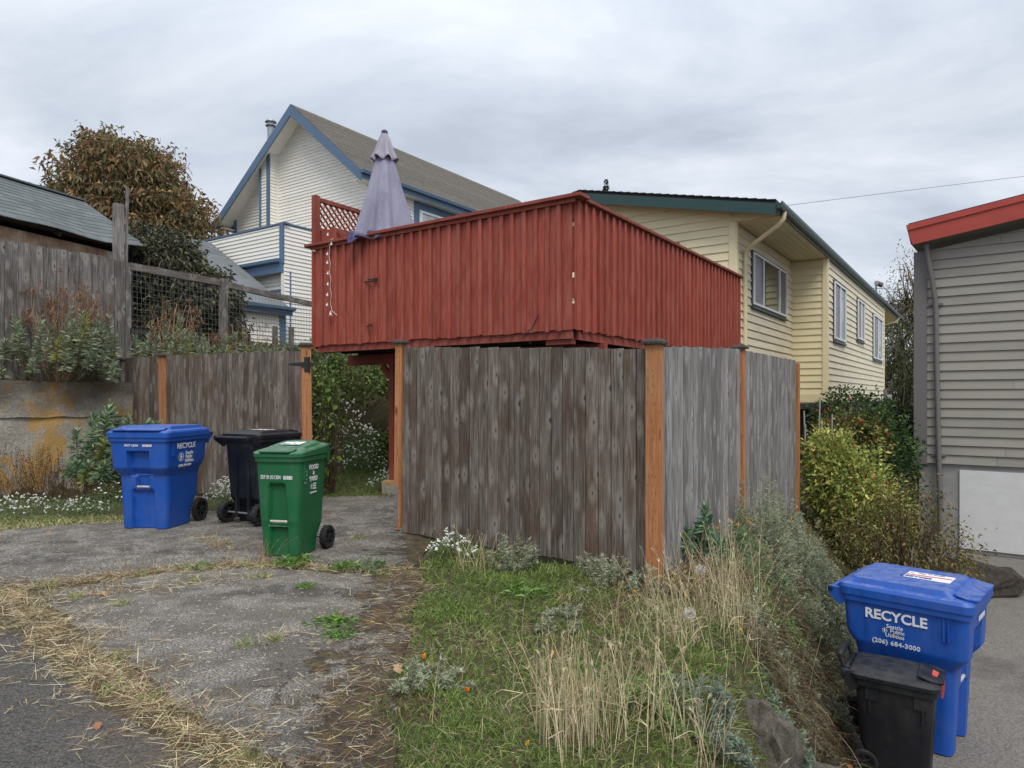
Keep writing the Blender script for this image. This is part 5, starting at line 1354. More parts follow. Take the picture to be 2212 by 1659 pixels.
# ------------------------------------------------------------------ closed parasol on the deck
def parasol():
    p = DC + V3 * 3.36 + U3 * 0.31
    root = thing('closed_parasol', 'closed faded lavender parasol standing on the red deck', 'parasol', (p.x, p.y, 2.37))
    z0 = 2.37
    def canopy(prof, nf, amp, N=120, seed=0, twist=0.0, name='canopy', mat=FAB, par=None, bot=0.0):
        rr = random.Random(seed); ph = [rr.uniform(0, 6.28) for _ in range(5)]
        rings = []
        for i, (z, r) in enumerate(prof):
            ring = []; f = i / (len(prof) - 1)
            for k in range(N):
                t = 2 * math.pi * k / N
                fold = math.cos(nf * t + ph[0] + twist * f) + .35 * math.cos((nf * 2 + 1) * t + ph[1]) + .25 * math.sin(3 * t + ph[2])
                q = r * (1 + amp * f * fold)
                ring.append(Vector((q * math.cos(t), q * math.sin(t) * 1.0, z - z0 + bot * f * math.cos(nf * t + ph[0]))))
            rings.append(ring)
        o = loft(rings, False, False).build(name, mat, par or root, smooth=True); fixn(o.data)
        md = o.modifiers.new('thick', 'SOLIDIFY'); md.thickness = 0.006
        return o
    prof = [(5.28 - (5.28 - 3.78) * i / 22, .065 + .37 * (i / 22) ** .95) for i in range(23)]
    canopy(prof, 6, .17, seed=3, twist=.5, bot=.03)
    vp = [(5.43, .03), (5.39, .05), (5.32, .08), (5.22, .108), (5.12, .135), (5.04, .165), (5.0, .19)]
    canopy(vp, 7, .16, seed=8, name='vent_cap', mat=FABT, bot=.03)
    m = MB(); m.tube([(0, 0, 0), (0, 0, 3.05)], .022, 10); m.build('pole', GALV, root)
    m = MB(); m.tube([(0, 0, 3.02), (0, 0, 3.07), (0, 0, 3.085)], [.05, .045, .02], 12); m.build('finial', FABD, root, smooth=True)
    # loose hem flap and tie hanging over the rail
    q = Vector((-.36, -.24, 1.50))
    m = MB(); m.add([q + Vector((a, b, c)) for a, b, c in ((-.1, -.02, .02), (.12, -.08, .04), (.3, -.1, 0.0), (.05, -.13, -.10), (-.1, -.06, -.16), (-.13, -.02, -.10))], [(0, 1, 3, 5), (1, 2, 3), (3, 4, 5)]); o = m.build('hem_flap', FABD, root)
    md = o.modifiers.new('thick', 'SOLIDIFY'); md.thickness = 0.006
    m = MB(); m.tube([(-.05, -.3, 1.45), (.03, -.33, 1.40), (.06, -.34, 1.33), (.16, -.3, 1.27)], .01, 5); m.tube([(-.05, -.3, 1.45), (-.02, -.34, 1.36), (.02, -.34, 1.25)], .008, 5); m.build('tie_strap', CABLE, root)
    m = MB(); m.tube([(0, 0, 0), (0, 0, .05)], .2, 20); m.tube([(0, 0, .05), (0, 0, .3)], .035, 10); m.build('base', CONW, root)
parasol()
def deck_bits():
    def D(a, b, z): p = DC + V3 * a + U3 * b; return Vector((p.x, p.y, z))
    # string of globe lights
    root = thing('string_lights', 'short string of white globe lights hanging down the red deck', 'string lights', tuple(D(4.15, -.06, 3.86)))
    o0 = D(4.15, -.06, 3.86); m = MB(); path = []
    for k in range(24):
        f = k / 23; path.append(D(4.15 - .05 * f + .012 * math.sin(k * 1.3), -.06 if k else .02, 3.9 - 1.10 * f + (0 if k else .0)) - o0)
    path.append(D(3.97, -.06, 2.72) - o0); m.tube(path, .004, 4); m.build('cord', CORD, root)
    for k, z in enumerate((3.93, 3.78, 3.64, 3.51, 3.35, 3.19, 3.03, 2.88, 2.74)):
        s = (.03, -.05, .04, .04, .03, .03, .04, .045, -.03)[k]; c = D(4.12 + s, -.085, z) - o0
        b = MB().ball(c, .018, 8, 6).build('bulb', BULB, root, smooth=True)
        MB().tube([c + Vector((0, 0, .016)), c + Vector((.01, 0, .04))], .008, 5).build('socket', CORD, b)
    c = D(4.1, -.07, 2.79) - o0; MB().tube([c, c - Z3 * .07], [.012, .024], 8).build('plug', CORD, root)
    # cable tie hooks on the battens
    for a, z, w, lb in ((3.28, 3.16, .26, 'black folded strap on the red deck wall'), (3.3, 2.52, .11, 'small black staple low on the red deck wall')):
        c = D(a, -.05, z); t = thing('strap', lb, 'strap', tuple(c))
        m = MB(); m.beam(V3 * -w / 2, V3 * w / 2, .012, .018); m.beam(V3 * -w * .5 + Z3 * .02 + U3 * -.004, V3 * w * .2 + Z3 * .03 + U3 * -.004, .01, .014); m.build('band', CABLE, t)
        if w > .2: m = MB(); m.box(V3 * -w * .42 + Z3 * .012 - U3 * .01, (.07, .02, .045), (V3, U3, Z3)); m.build('buckle', CABLE, t)
    # cut cable end under the corner
    c = D(.55, -.06, 2.3); t = thing('cable_end', 'loose black cable end dangling under the red deck corner', 'cable', tuple(c))
    m = MB(); m.tube([(0.1, -.02, .2), (0.02, -.02, .03), (-.06, -.03, -.06), (-.02, -.03, .02), (.0, -.03, -.16)], .006, 4); m.build('wire', CABLE, t)
    # blue tool handle above the parapet
    c = D(0.3, 4.12, 2.37); t = thing('garden_tool', 'blue tool handle sticking up behind the right deck parapet', 'tool', tuple(c))
    m = MB(); m.box((0, 0, .86), (.04, .012, 1.72)); m.build('handle', STAKEB, t); m = MB(); m.prism([Vector((-.02, -.007, 1.721)), Vector((.02, -.007, 1.721)), Vector((0, -.007, 1.76))], (0, .014, 0)); m.build('tip', CABLE, t)
    # thin garden wire ring above the cap rail
    c = D(0.9, 2.6, 2.37); t = thing('wire_trellis', 'thin wire plant ring rising above the left deck parapet', 'trellis', tuple(c)); m = MB()
    for k in range(2): m.tube([Vector((-.3 + .03 * k, 0, 1.5)), Vector((-.28, 0, 1.75)), Vector((-.16, 0, 2.0)), Vector((.02, .03 * k, 2.07 + .02 * k)), Vector((.18, 0, 1.98)), Vector((.24, 0, 1.85)), Vector((.1, 0, 1.9))], .004, 4)
    for k in range(9):
        a = math.pi * k / 8; q = Vector((-.02 + .22 * math.cos(a), 0, 1.88 + .2 * math.sin(a))); m.tube([q, q + Vector((rnd.uniform(-.05, .05), 0, rnd.uniform(-.02, .05)))], .003, 3)
    m.build('wire', WIRE, t)
deck_bits()
def line(name, lb, p0, p1, sag, r):
    p0, p1 = Vector(p0), Vector(p1); t = thing(name, lb, 'cable', tuple(p0)); m = MB()
    m.tube([(p1 - p0) * f - Z3 * sag * 4 * f * (1 - f) for f in np.linspace(0, 1, 12)], r, 4); m.build('wire', WIRE, t)
line('overhead_cable', 'thin overhead cable crossing the sky above the yellow house', (5.4, 20, 6.75), (17, 20.5, 8.3), -.02, .006)
line('overhead_cable', 'thin overhead cable running low behind the far end of the yellow house', (14.0, 27.5, 5.9), (24, 33, 6.9), .15, .012)
# ------------------------------------------------------------------ vegetation
G1, G2, G3 = sr(106, 130, 60), sr(136, 152, 80), sr(82, 102, 52)            # grass greens
S1, S2, S3 = sr(216, 202, 166), sr(184, 168, 132), sr(146, 127, 100)       # straw
def fieldn(x, y, s=1.0, ph=0.0):
    return (np.sin(x * 2.3 * s + 1.3 + ph) * np.sin(y * 1.9 * s + .7 - ph) + .6 * np.sin(x * 5.1 * s - y * 3.7 * s + ph * 2) + .4 * np.sin(x * 9.7 * s + y * 8.3 * s)) / 2.0
def fence_side(x, y):
    """>0 in front of the fence line"""
    a = np.array(GP); b = np.array(CPT); d = (b - a) / np.linalg.norm(b - a); n1 = np.array([d[1], -d[0]])
    s1 = (x - a[0]) * n1[0] + (y - a[1]) * n1[1]
    s2 = (x - b[0]) * UY - (y - b[1]) * UX
    return np.where(x < b[0] - .02, s1, np.where(s1 > 0, np.maximum(s1, s2), s2))
def scatter(n, x0, x1, y0, y1, test):
    x = rng.uniform(x0, x1, n); y = rng.uniform(y0, y1, n); k = test(x, y); return x[k], y[k]
def verge(y): return -0.56 - 0.052 * (y - 2.8) + 0.07 * np.sin(y * 5.0) + 0.04 * np.sin(y * 13.1)

def lawn():
    L = Leafs()
    toe = lambda y: 1.78 + .5 * (np.maximum(y, 3) - 4.5) + .25
    ok = lambda x, y: (x > verge(y) + rng.normal(size=len(x)) * .035) & (x < toe(y)) & (fence_side(x, y) > 0.015)
    # density falls with distance
    for n, y0, y1, ln, wd in ((95000, 2.2, 4.0, .075, .0042), (80000, 4.0, 6.9, .085, .0055), (20000, 6.0, 9.5, .10, .007)):
        x, y = scatter(n, -1.0, 4.8, y0, y1, ok); m = len(x)
        f = fieldn(x, y); dry = 1 / (1 + np.exp(-(f * 3.2 + (x - .75) * 1.3 - .75 + rng.normal(size=m) * .9)))
        isdry = rng.random(m) < dry * .75
        c = np.where(isdry[:, None], jit([S1, S2, S3], m, .2), jit([G1, G2, G3, G1], m, .22))
        br = fieldn(x, y, .6, 2.0); c = np.where(((br > .55) & (rng.random(m) < .5))[:, None], jit([sr(92, 66, 44), S3], m, .2), c)
        A = rdir(m); A[:, 2] = np.abs(A[:, 2]) * np.where(isdry, .45, 1.1) + .12
        bend = np.where(isdry, .1, .35)
        tall = 1 + .6 * np.clip(fieldn(x, y, 1.6, 1.0), 0, 1)
        L.add(np.stack([x, y, hgt(x, y) - .005], 1), A, ln * rng.uniform(.45, 1.35, m) * tall, wd * rng.uniform(.6, 1.3, m) * np.where(isdry, .55, 1.0), c, bend)
    return kind(tag(L.build('grass', LEAF, blade=True), 'rough green and yellowing grass covering the bank below the fence', 'grass'), 'stuff')
lawn()
def litter():
    """dry straw lying along the slab joints and edges"""
    L = Leafs()
    segs = [((-5.6, 5.5), (-3.75, 5.2), 9000, .16), ((-3.75, 5.15), (-2.7, 4.12), 9500, .17), ((-2.7, 4.12), (-1.9, 3.46), 7500, .13), ((-1.9, 3.46), (-1.05, 2.72), 7000, .11), ((-1.05, 2.72), (-.55, 2.3), 2500, .1),
            ((-3.8, 5.35), (-3.0, 5.85), 3800, .11), ((-3.0, 5.9), (-2.2, 6.12), 4200, .09), ((-2.2, 6.12), (-1.4, 5.9), 2200, .07), ((-1.4, 5.9), (-.8, 5.95), 1300, .07),
            ((-3.3, 5.1), (-2.5, 5.5), 1500, .10), ((-2.5, 5.5), (-2.0, 5.7), 500, .1), ((-3.35, 7.3), (-2.7, 6.7), 900, .06), ((-1.6, 4.1), (-1.3, 4.4), 260, .05), ((-1.75, 7.2), (-1.55, 7.35), 80, .04)]
    for a, b, n, w in segs:
        a, b = np.array(a), np.array(b); t = rng.random(n)[:, None]; d = (b - a) / np.linalg.norm(b - a); nn = np.array([-d[1], d[0]])
        n = int(n * .27); t = t[:n]; clump = 1.0 + .8 * np.sin(t * 17 + a[0] * 9)
        p = a + (b - a) * t + nn * rng.normal(size=(n, 1)) * w * clump + d * rng.normal(size=(n, 1)) * .05
        A = rdir(n); A[:, 2] = np.abs(A[:, 2]) * .22 + .02
        up = rng.random(n) < .05; A[up, 2] += rng.uniform(.6, 1.8, up.sum())
        L.add(np.c_[p, np.full(n, .012) + rng.random(n) * .02], A, rng.uniform(.03, .13, n), rng.uniform(.0015, .0035, n), jit([S1, S1, S2, S3, sr(140, 110, 80)], n, .2), np.where(up, .3, .06))
        # few green tufts among it
        k = max(2, n // 900)
        for _ in range(k):
            q = a + (b - a) * rng.random() + nn * rng.normal() * w; m = 60
            A = rdir(m); A[:, 2] = np.abs(A[:, 2]) + .5
            L.add(np.c_[q + rng.normal(size=(m, 2)) * .03, np.full(m, .012)], A, rng.uniform(.04, .12, m), .003, jit([G1, G2, S2], m, .2), .3)
    # loose straws over the mossy verge and slabs
    n = 2600; y = rng.uniform(2.4, 6.0, n); x = verge(y) - np.abs(rng.normal(size=n)) * .32; A = rdir(n); A[:, 2] = np.abs(A[:, 2]) * .1 + .01
    L.add(np.stack([x, y, np.full(n, .016)], 1), A, rng.uniform(.03, .12, n), rng.uniform(.0012, .0028, n), jit([S1, S2, S3, sr(120, 84, 60)], n, .2), .03)
    return kind(tag(L.build('straw_litter', STRAW, blade=True), 'dry straw and dead grass lying along the cracked slab edges', 'dead grass'), 'stuff')
litter()
def tall_straw():
    L = Leafs(); St = Stems()
    def stalks(n, cx, cy, sx, sy, h0, h1, lean, cols=(S1, S1, S2)):
        for _ in range(n):
            x, y = cx + rng.normal() * sx, cy + rng.normal() * sy
            if float(fence_side(np.array(x), np.array(y))) < .03: continue
            z = gz(x, y); h = rng.uniform(h0, h1); d = rng.normal(size=2) * lean
            tip = np.array([x + d[0] * h, y + d[1] * h, z + h]); mid = np.array([d[0], d[1], 0]) * -.12 * h
            c = jit(cols, 1, .12)[0]
            St.add(curve([x, y, z], tip, mid, 4), .0022, .001, c)
            if rng.random() < .75:   # seed head
                m = 5; L.add(np.repeat(tip[None] - [0, 0, .01], m, 0), nrm(np.c_[rng.normal(size=(m, 2)) * .3 + d, np.ones(m)]), rng.uniform(.02, .05, m), .003, c * .95, .2)
            if rng.random() < .6:
                m = 2; q = np.array([x, y, z]) * .6 + tip * .4; L.add(np.repeat(q[None], m, 0), rdir(m) + [0, 0, .6], rng.uniform(.08, .2, m), .003, c, .5)
    stalks(95, .27, 2.95, .09, .12, .25, .48, .14); stalks(45, .55, 3.05, .10, .12, .2, .42, .2); stalks(34, .85, 3.15, .10, .12, .2, .42, .25)
    stalks(40, 1.05, 4.2, .12, .15, .25, .5, .26); stalks(75, 1.42, 4.6, .10, .2, .35, .66, .2); stalks(40, .75, 4.2, .2, .25, .2, .45, .28)
    stalks(55, 1.45, 5.4, .2, .2, .2, .5, .4); stalks(40, .3, 3.5, .3, .3, .15, .35, .25, (S2, S3)); stalks(70, 1.75, 4.9, .2, .3, .25, .5, .4, (S2, S3, S1))
    stalks(30, -.4, 6.0, .15, .2, .15, .35, .3); stalks(26, 2.0, 6.6, .2, .3, .4, .7, .35)
    for cx, cy in ((-2.15, 6.1), (-2.55, 6.1), (-2.35, 6.3), (-3.2, 5.7), (-3.0, 5.2), (-2.9, 6.7), (-3.2, 5.35)): stalks(9, cx, cy, .07, .05, .08, .24, .45, (S2, sr(160, 112, 74), S3))
    r = thing('dry_grass', 'tall pale straw stalks standing among the grass on the bank', 'dry grass'); kind(r, 'stuff')
    kind(St.build('stalk', STRAW, r), 'stuff'); kind(L.build('seed_head', STRAW, r, blade=True), 'stuff')
    return r
tall_straw()
def thatch():
    """brown dead tangle hanging over the bank beside the right-hand bins"""
    L = Leafs(); n = 8000
    y = rng.uniform(3.7, 6.6, n); xe = 1.78 + .5 * (y - 4.5); x = xe + rng.normal(size=n) * .2 + .03
    kk = np.hypot(x - 1.42, y - 3.8) > .5; x, y = x[kk], y[kk]; n = len(x)
    A = rdir(n) * .8; A[:, 0] += .55; A[:, 1] -= .2; A[:, 2] = A[:, 2] * .5 + .1
    lift = np.abs(rng.normal(size=n)) * .09
    L.add(np.stack([x, y, hgt(x, y) + lift], 1), A, rng.uniform(.1, .3, n), rng.uniform(.0018, .0035, n), jit([sr(104, 84, 68), sr(80, 62, 52), sr(160, 136, 102), sr(70, 54, 48), sr(92, 92, 66)], n, .22), .75)
    n = 7000; x, y = scatter(n, 1.0, 2.6, 5.3, 7.4, lambda x, y: (fence_side(x, y) > .05) & (x < 1.9 + .5 * (y - 4.5))); n = len(x)
    A = rdir(n); A[:, 2] = np.abs(A[:, 2]) * .25
    L.add(np.stack([x, y, hgt(x, y) + .03 + rng.random(n) * .05], 1), A, rng.uniform(.08, .25, n), .0028, jit([sr(136, 112, 86), sr(104, 82, 66), S3], n, .2), .1)
    return kind(tag(L.build('dead_thatch', STRAW, blade=True), 'tangled brown dead grass draped over the bank beside the right bins', 'dead grass'), 'stuff')
thatch()

def spurge(name, label, loc, nst, h, spread, dry=0, tilt=(0, 0), leafc=None, leafL=.105, seed=0, tipyellow=.1, green_h=(.14, .95)):
    """bushy spurge: stems with whorls of narrow grey-green leaves, dried brown flower heads"""
    root = thing(name, label, 'shrub', loc, 0, 'spurge plants'); St = Stems(); L = Leafs(); Dh = Leafs()
    leafc = leafc or [sr(150, 162, 132), sr(172, 182, 150), sr(122, 136, 110)]
    for k in range(nst):
        a = rng.uniform(0, 6.283); rr = math.sqrt(rng.random()); hh = h * rng.uniform(*green_h) * (1 - .3 * rr)
        tip = np.array([math.cos(a) * rr * spread + tilt[0], math.sin(a) * rr * spread * .7 + tilt[1], hh]); base = np.array([math.cos(a), math.sin(a), 0]) * rr * spread * .5
        pa = curve(base, tip, [math.cos(a) * .12 * spread, math.sin(a) * .1 * spread, -.06 * h], 6)
        St.add(pa, .006, .004, jit([sr(108, 84, 68), sr(92, 90, 70)], 1, .1)[0])
        # whorl along the top third
        m = 70; t = rng.uniform(.58, 1.0, m) ** .8; idx = t * 5; i0 = np.minimum(idx.astype(int), 4); f = (idx - i0)[:, None]
        P_ = pa[i0] * (1 - f) + pa[i0 + 1] * f; ax = nrm(pa[5] - pa[3])[None]
        ang = rng.uniform(0, 6.283, m); o1 = nrm(np.cross(ax, np.array([[.3, .9, .2]]))); o2 = np.cross(ax, o1)
        el = (t - .58) / .42
        A = (o1 * np.cos(ang)[:, None] + o2 * np.sin(ang)[:, None]) * (1.1 - .7 * el[:, None]) + ax * (el[:, None] * 1.1 - .25)
        yl = rng.random() < tipyellow
        c = jit([sr(158, 160, 92), sr(140, 146, 86)] if yl else leafc, m, .14)
        L.add(P_, A, leafL * rng.uniform(.8, 1.2, m), leafL * .19, c, .18)
    for k in range(dry):
        a = rng.uniform(0, 6.283); rr = math.sqrt(rng.random()); hh = h * rng.uniform(.8, 1.22) * (1 - .25 * rr)
        tip = np.array([math.cos(a) * rr * spread * .75 + tilt[0], math.sin(a) * rr * spread * .5 + tilt[1], hh])
        pa = curve([math.cos(a) * .15 * spread, math.sin(a) * .15 * spread, 0], tip, [rng.normal() * .06, rng.normal() * .05, .05 * h], 6)
        if rng.random() < .5: pa = np.vstack([pa, pa[-1] + np.array([math.cos(a) * .07, math.sin(a) * .07, -.03]), pa[-1] + np.array([math.cos(a) * .11, math.sin(a) * .11, -.12])])
        St.add(pa, .006, .004, jit([sr(166, 134, 108), sr(146, 116, 94)], 1, .12)[0])
        m = 46; e = pa[-1]; q = e + rng.normal(size=(m, 3)) * [.035, .035, .04]; Dh.add(q, rdir(m), rng.uniform(.012, .03, m), .012, jit([sr(112, 80, 54), sr(84, 58, 42), sr(140, 106, 70)], m, .18), .1)
        for _ in range(5):
            St.add(np.array([e, e + rng.normal(size=3) * [.05, .05, .045]]), .002, .0015, sr(140, 102, 72))
    kind(St.build('stem', STEM, root), 'stuff'); kind(L.build('leaves', LEAF, root), 'stuff')
    if dry: kind(Dh.build('dried_flowers', STRAW, root), 'stuff')
    return root
spurge('spurge_shrub', 'large spurge with dried brown flower stems before the tall fence', (-7.16, 10.9, 1.74), 115, 1.5, .92, 95)
spurge('spurge_shrub', 'spurge with bent brown flower heads above the middle of the board fence', (-6.0, 12.15, 1.55), 75, 1.65, .65, 34, green_h=(.3, .95))
spurge('spurge_shrub', 'low green spurge above the board fence beside the wire mesh', (-5.0, 12.95, 1.7), 85, 1.25, .8, 12)
spurge('spurge_shrub', 'thin spurge with dry pale flowers behind the fence near the wire post', (-5.55, 13.1, 1.7), 10, 1.1, .4, 16)
spurge('spurge_shrub', 'spurge in front of the concrete wall behind the left blue bin', (-5.85, 10.05, 0.25), 60, 1.3, .66, 0, (0.1, -.1), [sr(128, 152, 118), sr(150, 172, 134), sr(108, 130, 104)], .14, tipyellow=.14)
spurge('spurge_shrub', 'small upright spurge growing against the right fence panel', (1.72, 6.05, gz(1.72, 6.05)), 9, .62, .2, 0, (0, 0), [sr(106, 142, 114), sr(88, 124, 104), sr(132, 162, 116)], .1, green_h=(.4, 1.0), tipyellow=0)

def feather(name, label, loc, r, h, n, cols, group, flowers=0, fl=.042, spray=1.0):
    """soft feathery clump: wiry stems with finely cut leaves"""
    root = thing(name, label, 'plant', loc, 0, group); L = Leafs(); St = Stems()
    ns = max(10, n // 60); ph = rng.uniform(0, 6.283, 3)
    for k in range(ns):
        a = rng.uniform(0, 6.283); rr = math.sqrt(rng.random()) * (1 + .3 * math.sin(2 * a + ph[0]) + .25 * math.sin(5 * a + ph[1])) * (1.45 if rng.random() < .12 else 1.0)
        tip = np.array([math.cos(a) * rr * r, math.sin(a) * rr * r, h * max(.25, 1 - .5 * rr ** 2) * rng.uniform(.4, 1.2) * (1 + .25 * math.sin(3 * a + ph[2]))])
        tip[2] += gz(loc[0] + tip[0], loc[1] + tip[1]) - loc[2]
        pa = curve([math.cos(a) * rr * r * .35, math.sin(a) * rr * r * .35, -.03], tip, [math.cos(a) * .05 * spray, math.sin(a) * .05 * spray, 0], 5)
        St.add(pa, .0022, .0012, jit(cols, 1, .1)[0] * .8)
        m = 60; t = rng.uniform(.15, 1, m); idx = t * 4; i0 = np.minimum(idx.astype(int), 3); f = (idx - i0)[:, None]; P_ = pa[i0] * (1 - f) + pa[i0 + 1] * f
        A = rdir(m); A[:, 2] = np.abs(A[:, 2]) * .7
        ll = fl * rng.uniform(.6, 1.3, m)
        cc = jit(cols, m, .16)
        L.add(P_, A, ll, ll * .17, cc, .1)
        # forked leaflets
        for q in range(2): L.add(P_ + nrm(A) * ll[:, None] * .5, A + rdir(m) * .9, ll * .6, ll * .15, cc, .05)
    kind(St.build('stem', STEM, root), 'stuff'); kind(L.build('leaves', LEAF, root), 'stuff')
    for k in range(flowers):
        a = rng.uniform(0, 6.283); rr = math.sqrt(rng.random()) * r; c = np.array([math.cos(a) * rr, math.sin(a) * rr, h * rng.uniform(.8, 1.15) * (1 - .4 * (rr / r) ** 2)]); c[2] += gz(loc[0] + c[0], loc[1] + c[1]) - loc[2]
        F = Leafs(); m = 4; F.add(np.repeat(c[None], m, 0), np.c_[rng.normal(size=(m, 2)) * .35, np.ones(m)], .03, .02, jit([sr(240, 150, 30), sr(236, 170, 50)], m, .06), 0)
        F.build('flower', PETAL, root)
    return root
AG = [sr(160, 166, 138), sr(180, 184, 158), sr(134, 141, 114)]; PG = [sr(126, 146, 108), sr(146, 164, 122), sr(106, 126, 92)]; PY = [sr(138, 160, 98), sr(120, 144, 88)]
def gp(x, y): return (x, y, gz(x, y))
FE = 'feathery plants on the bank'
for nm, lb, x, y, r, h, n, c, fw in (
    ('artemisia_clump', 'grey-green feathery clump at the foot of the fence left of centre', .02, 6.12, .22, .3, 1500, AG, 0),
    ('artemisia_clump', 'low silver clump at the fence foot beside the corner post', .78, 5.62, .26, .2, 1500, AG, 0),
    ('artemisia_clump', 'small grey clump wrapping the base of the tall corner post', 1.05, 5.38, .14, .2, 800, AG, 0),
    ('poppy_clump', 'feathery green poppy clump with orange buds beside the small spurge', 2.12, 6.45, .36, .36, 2600, PG, 7),
    ('artemisia_clump', 'broad grey sage clump at the foot of the second fence panel', 2.62, 7.2, .5, .52, 4200, AG, 0),
    ('artemisia_clump', 'grey sage clump in front of the yellow-leaved shrub', 3.3, 7.9, .5, .45, 3600, AG, 1),
    ('poppy_clump', 'dark green feathery clump behind the right blue bin lid', 3.35, 6.9, .5, .42, 3200, PG, 0),
    ('poppy_clump', 'bright green poppy tuft left of the right blue bin', 2.05, 5.35, .2, .24, 1400, PY, 0),
    ('artemisia_clump', 'silver leaved clump below the poppy tuft on the bank', 1.75, 4.75, .22, .26, 1400, AG, 0),
    ('artemisia_clump', 'silver feathery clump growing over the brown rock', 1.6, 3.95, .2, .26, 2000, [sr(128, 144, 126), sr(112, 132, 112)], 0),
    ('poppy_clump', 'green feathery poppy clump at the rock foot near the small bin', 1.82, 3.72, .16, .2, 1200, PY, 0),
    ('artemisia_clump', 'pale silver clump left of the brown rock at the picture bottom', .98, 3.35, .2, .24, 1700, [sr(140, 152, 136), sr(122, 136, 118)], 0),
    ('poppy_clump', 'green poppy clump amid the pale straw stalks', .72, 3.25, .16, .2, 1000, PY, 0),
    ('artemisia_clump', 'silver tuft at the mossy slab edge halfway down the verge', -.42, 3.55, .16, .12, 800, AG, 1),
    ('poppy_clump', 'small feathery weed at the slab joint end near the fence', -1.2, 5.92, .13, .1, 700, PG, 0),
    ('artemisia_clump', 'grey tuft amid mown grass in the middle of the bank', .35, 4.5, .22, .1, 800, AG, 0),
    ('poppy_clump', 'feathery green clump sprawling below the small spurge', 2.02, 5.8, .36, .34, 2400, PG, 3),
    ('artemisia_clump', 'grey sage mound halfway along the bank top', 2.5, 6.3, .42, .42, 3200, AG, 0),
    ('artemisia_clump', 'darker sage mound behind the right blue bin handle', 2.85, 6.5, .42, .5, 3200, [sr(104, 112, 92), sr(124, 134, 110), sr(86, 92, 76)], 0),
    ('artemisia_clump', 'sage mound filling the slope under the yellow-leaved shrub', 3.35, 7.35, .5, .55, 3800, [sr(118, 130, 108), sr(138, 150, 126)], 0),
    ('poppy_clump', 'green feathery clump on the slope left of the blue bin', 2.4, 5.75, .34, .36, 2200, PG, 0),
    ('artemisia_clump', 'large grey sage bush right of the second fence post', 2.75, 7.0, .5, .62, 4600, AG, 0),
    ('artemisia_clump', 'large sage bush spilling down behind the blue bin', 3.1, 6.75, .5, .62, 4600, [sr(132, 138, 112), sr(152, 156, 130), sr(104, 108, 86)], 0),
    ('artemisia_clump', 'brownish sage tuft beside the blue bin wheel', 2.3, 5.35, .28, .36, 2000, [sr(112, 108, 86), sr(130, 128, 102), sr(92, 86, 68)], 0),
    ('artemisia_clump', 'brownish feathery tuft above the small bin handle', 2.1, 5.0, .28, .34, 2000, [sr(120, 112, 86), sr(98, 90, 72), sr(126, 132, 104)], 0),
    ('poppy_clump', 'fresh green tuft on the slope beside the straw', 1.92, 5.05, .22, .3, 1400, PY, 0),
    ('artemisia_clump', 'grey-brown tuft on the slope just above the rock', 1.8, 4.55, .24, .3, 1700, [sr(124, 122, 98), sr(104, 98, 78), sr(140, 146, 120)], 0),
    ('artemisia_clump', 'low brown tuft between the rock and the small bin', 1.98, 4.3, .2, .26, 1300, [sr(110, 98, 78), sr(92, 82, 66), sr(120, 122, 98)], 0),
    ('artemisia_clump', 'wispy grey clump low on the slope beside the blue bin', 2.2, 5.1, .26, .28, 1500, AG, 0),
    ('artemisia_clump', 'silver clump draped over the right side of the brown rock', 1.72, 4.12, .2, .2, 1500, [sr(150, 164, 146), sr(130, 148, 128)], 0),
    ('artemisia_clump', 'dry grey sage tuft hanging over the bank beside the small bin', 2.12, 4.85, .16, .2, 900, AG, 0)):
    feather(nm, lb, gp(x, y), r, h, n, c, FE, fw)

def rosette(name, label, loc, r, n, cols, group='broad-leaved weeds', up=.35, w=.22):
    n = n * 3; r = r * .9
    L = Leafs(); a = rng.uniform(0, 6.283, n); A = np.c_[np.cos(a), np.sin(a), np.abs(rng.normal(size=n)) * up]; P_ = np.c_[rng.normal(size=(n, 2)) * r * .5, np.full(n, .015)]
    l = r * rng.uniform(.25, .65, n); L.add(P_, A, l, l * w, jit(cols, n, .15), .18)
    o = thing(name, label, 'weed', loc, 0, group); kind(L.build('leaves', LEAF, o), 'stuff'); return o
WG = [sr(104, 138, 66), sr(126, 158, 80), sr(90, 120, 62)]
rosette('weed', 'leafy green weed growing at the foot of the green bin', (-1.95, 6.12, .02), .17, 90, WG, up=.7)
rosette('weed', 'bright green weed in the slab joint right of the green bin', (-1.45, 5.96, .02), .15, 70, WG, up=.6)
rosette('weed', 'green weed patch lying in the middle of the slab', (-1.18, 4.52, .012), .13, 70, WG, up=.4)
rosette('weed', 'smaller green weed just below the slab weed patch', (-1.08, 4.28, .012), .11, 50, WG, up=.4)
rosette('weed', 'dark weed low in the upper slab joint near the green bin', (-1.62, 5.4, .012), .09, 40, WG, up=.2)
rosette('weed', 'thistle-like weed standing in the straw in front of the green bin', (-2.72, 5.95, .012), .14, 26, [sr(110, 138, 88)], up=1.2, w=.2)
rosette('weed', 'long pale thistle leaf rosette in the middle of the grass bank', gp(.42, 3.75), .17, 24, [sr(126, 146, 108), G1], up=.4, w=.25)
rosette('weed', 'dandelion leaf rosette in the grass near the fence', gp(.1, 5.1), .2, 40, WG, up=.3)

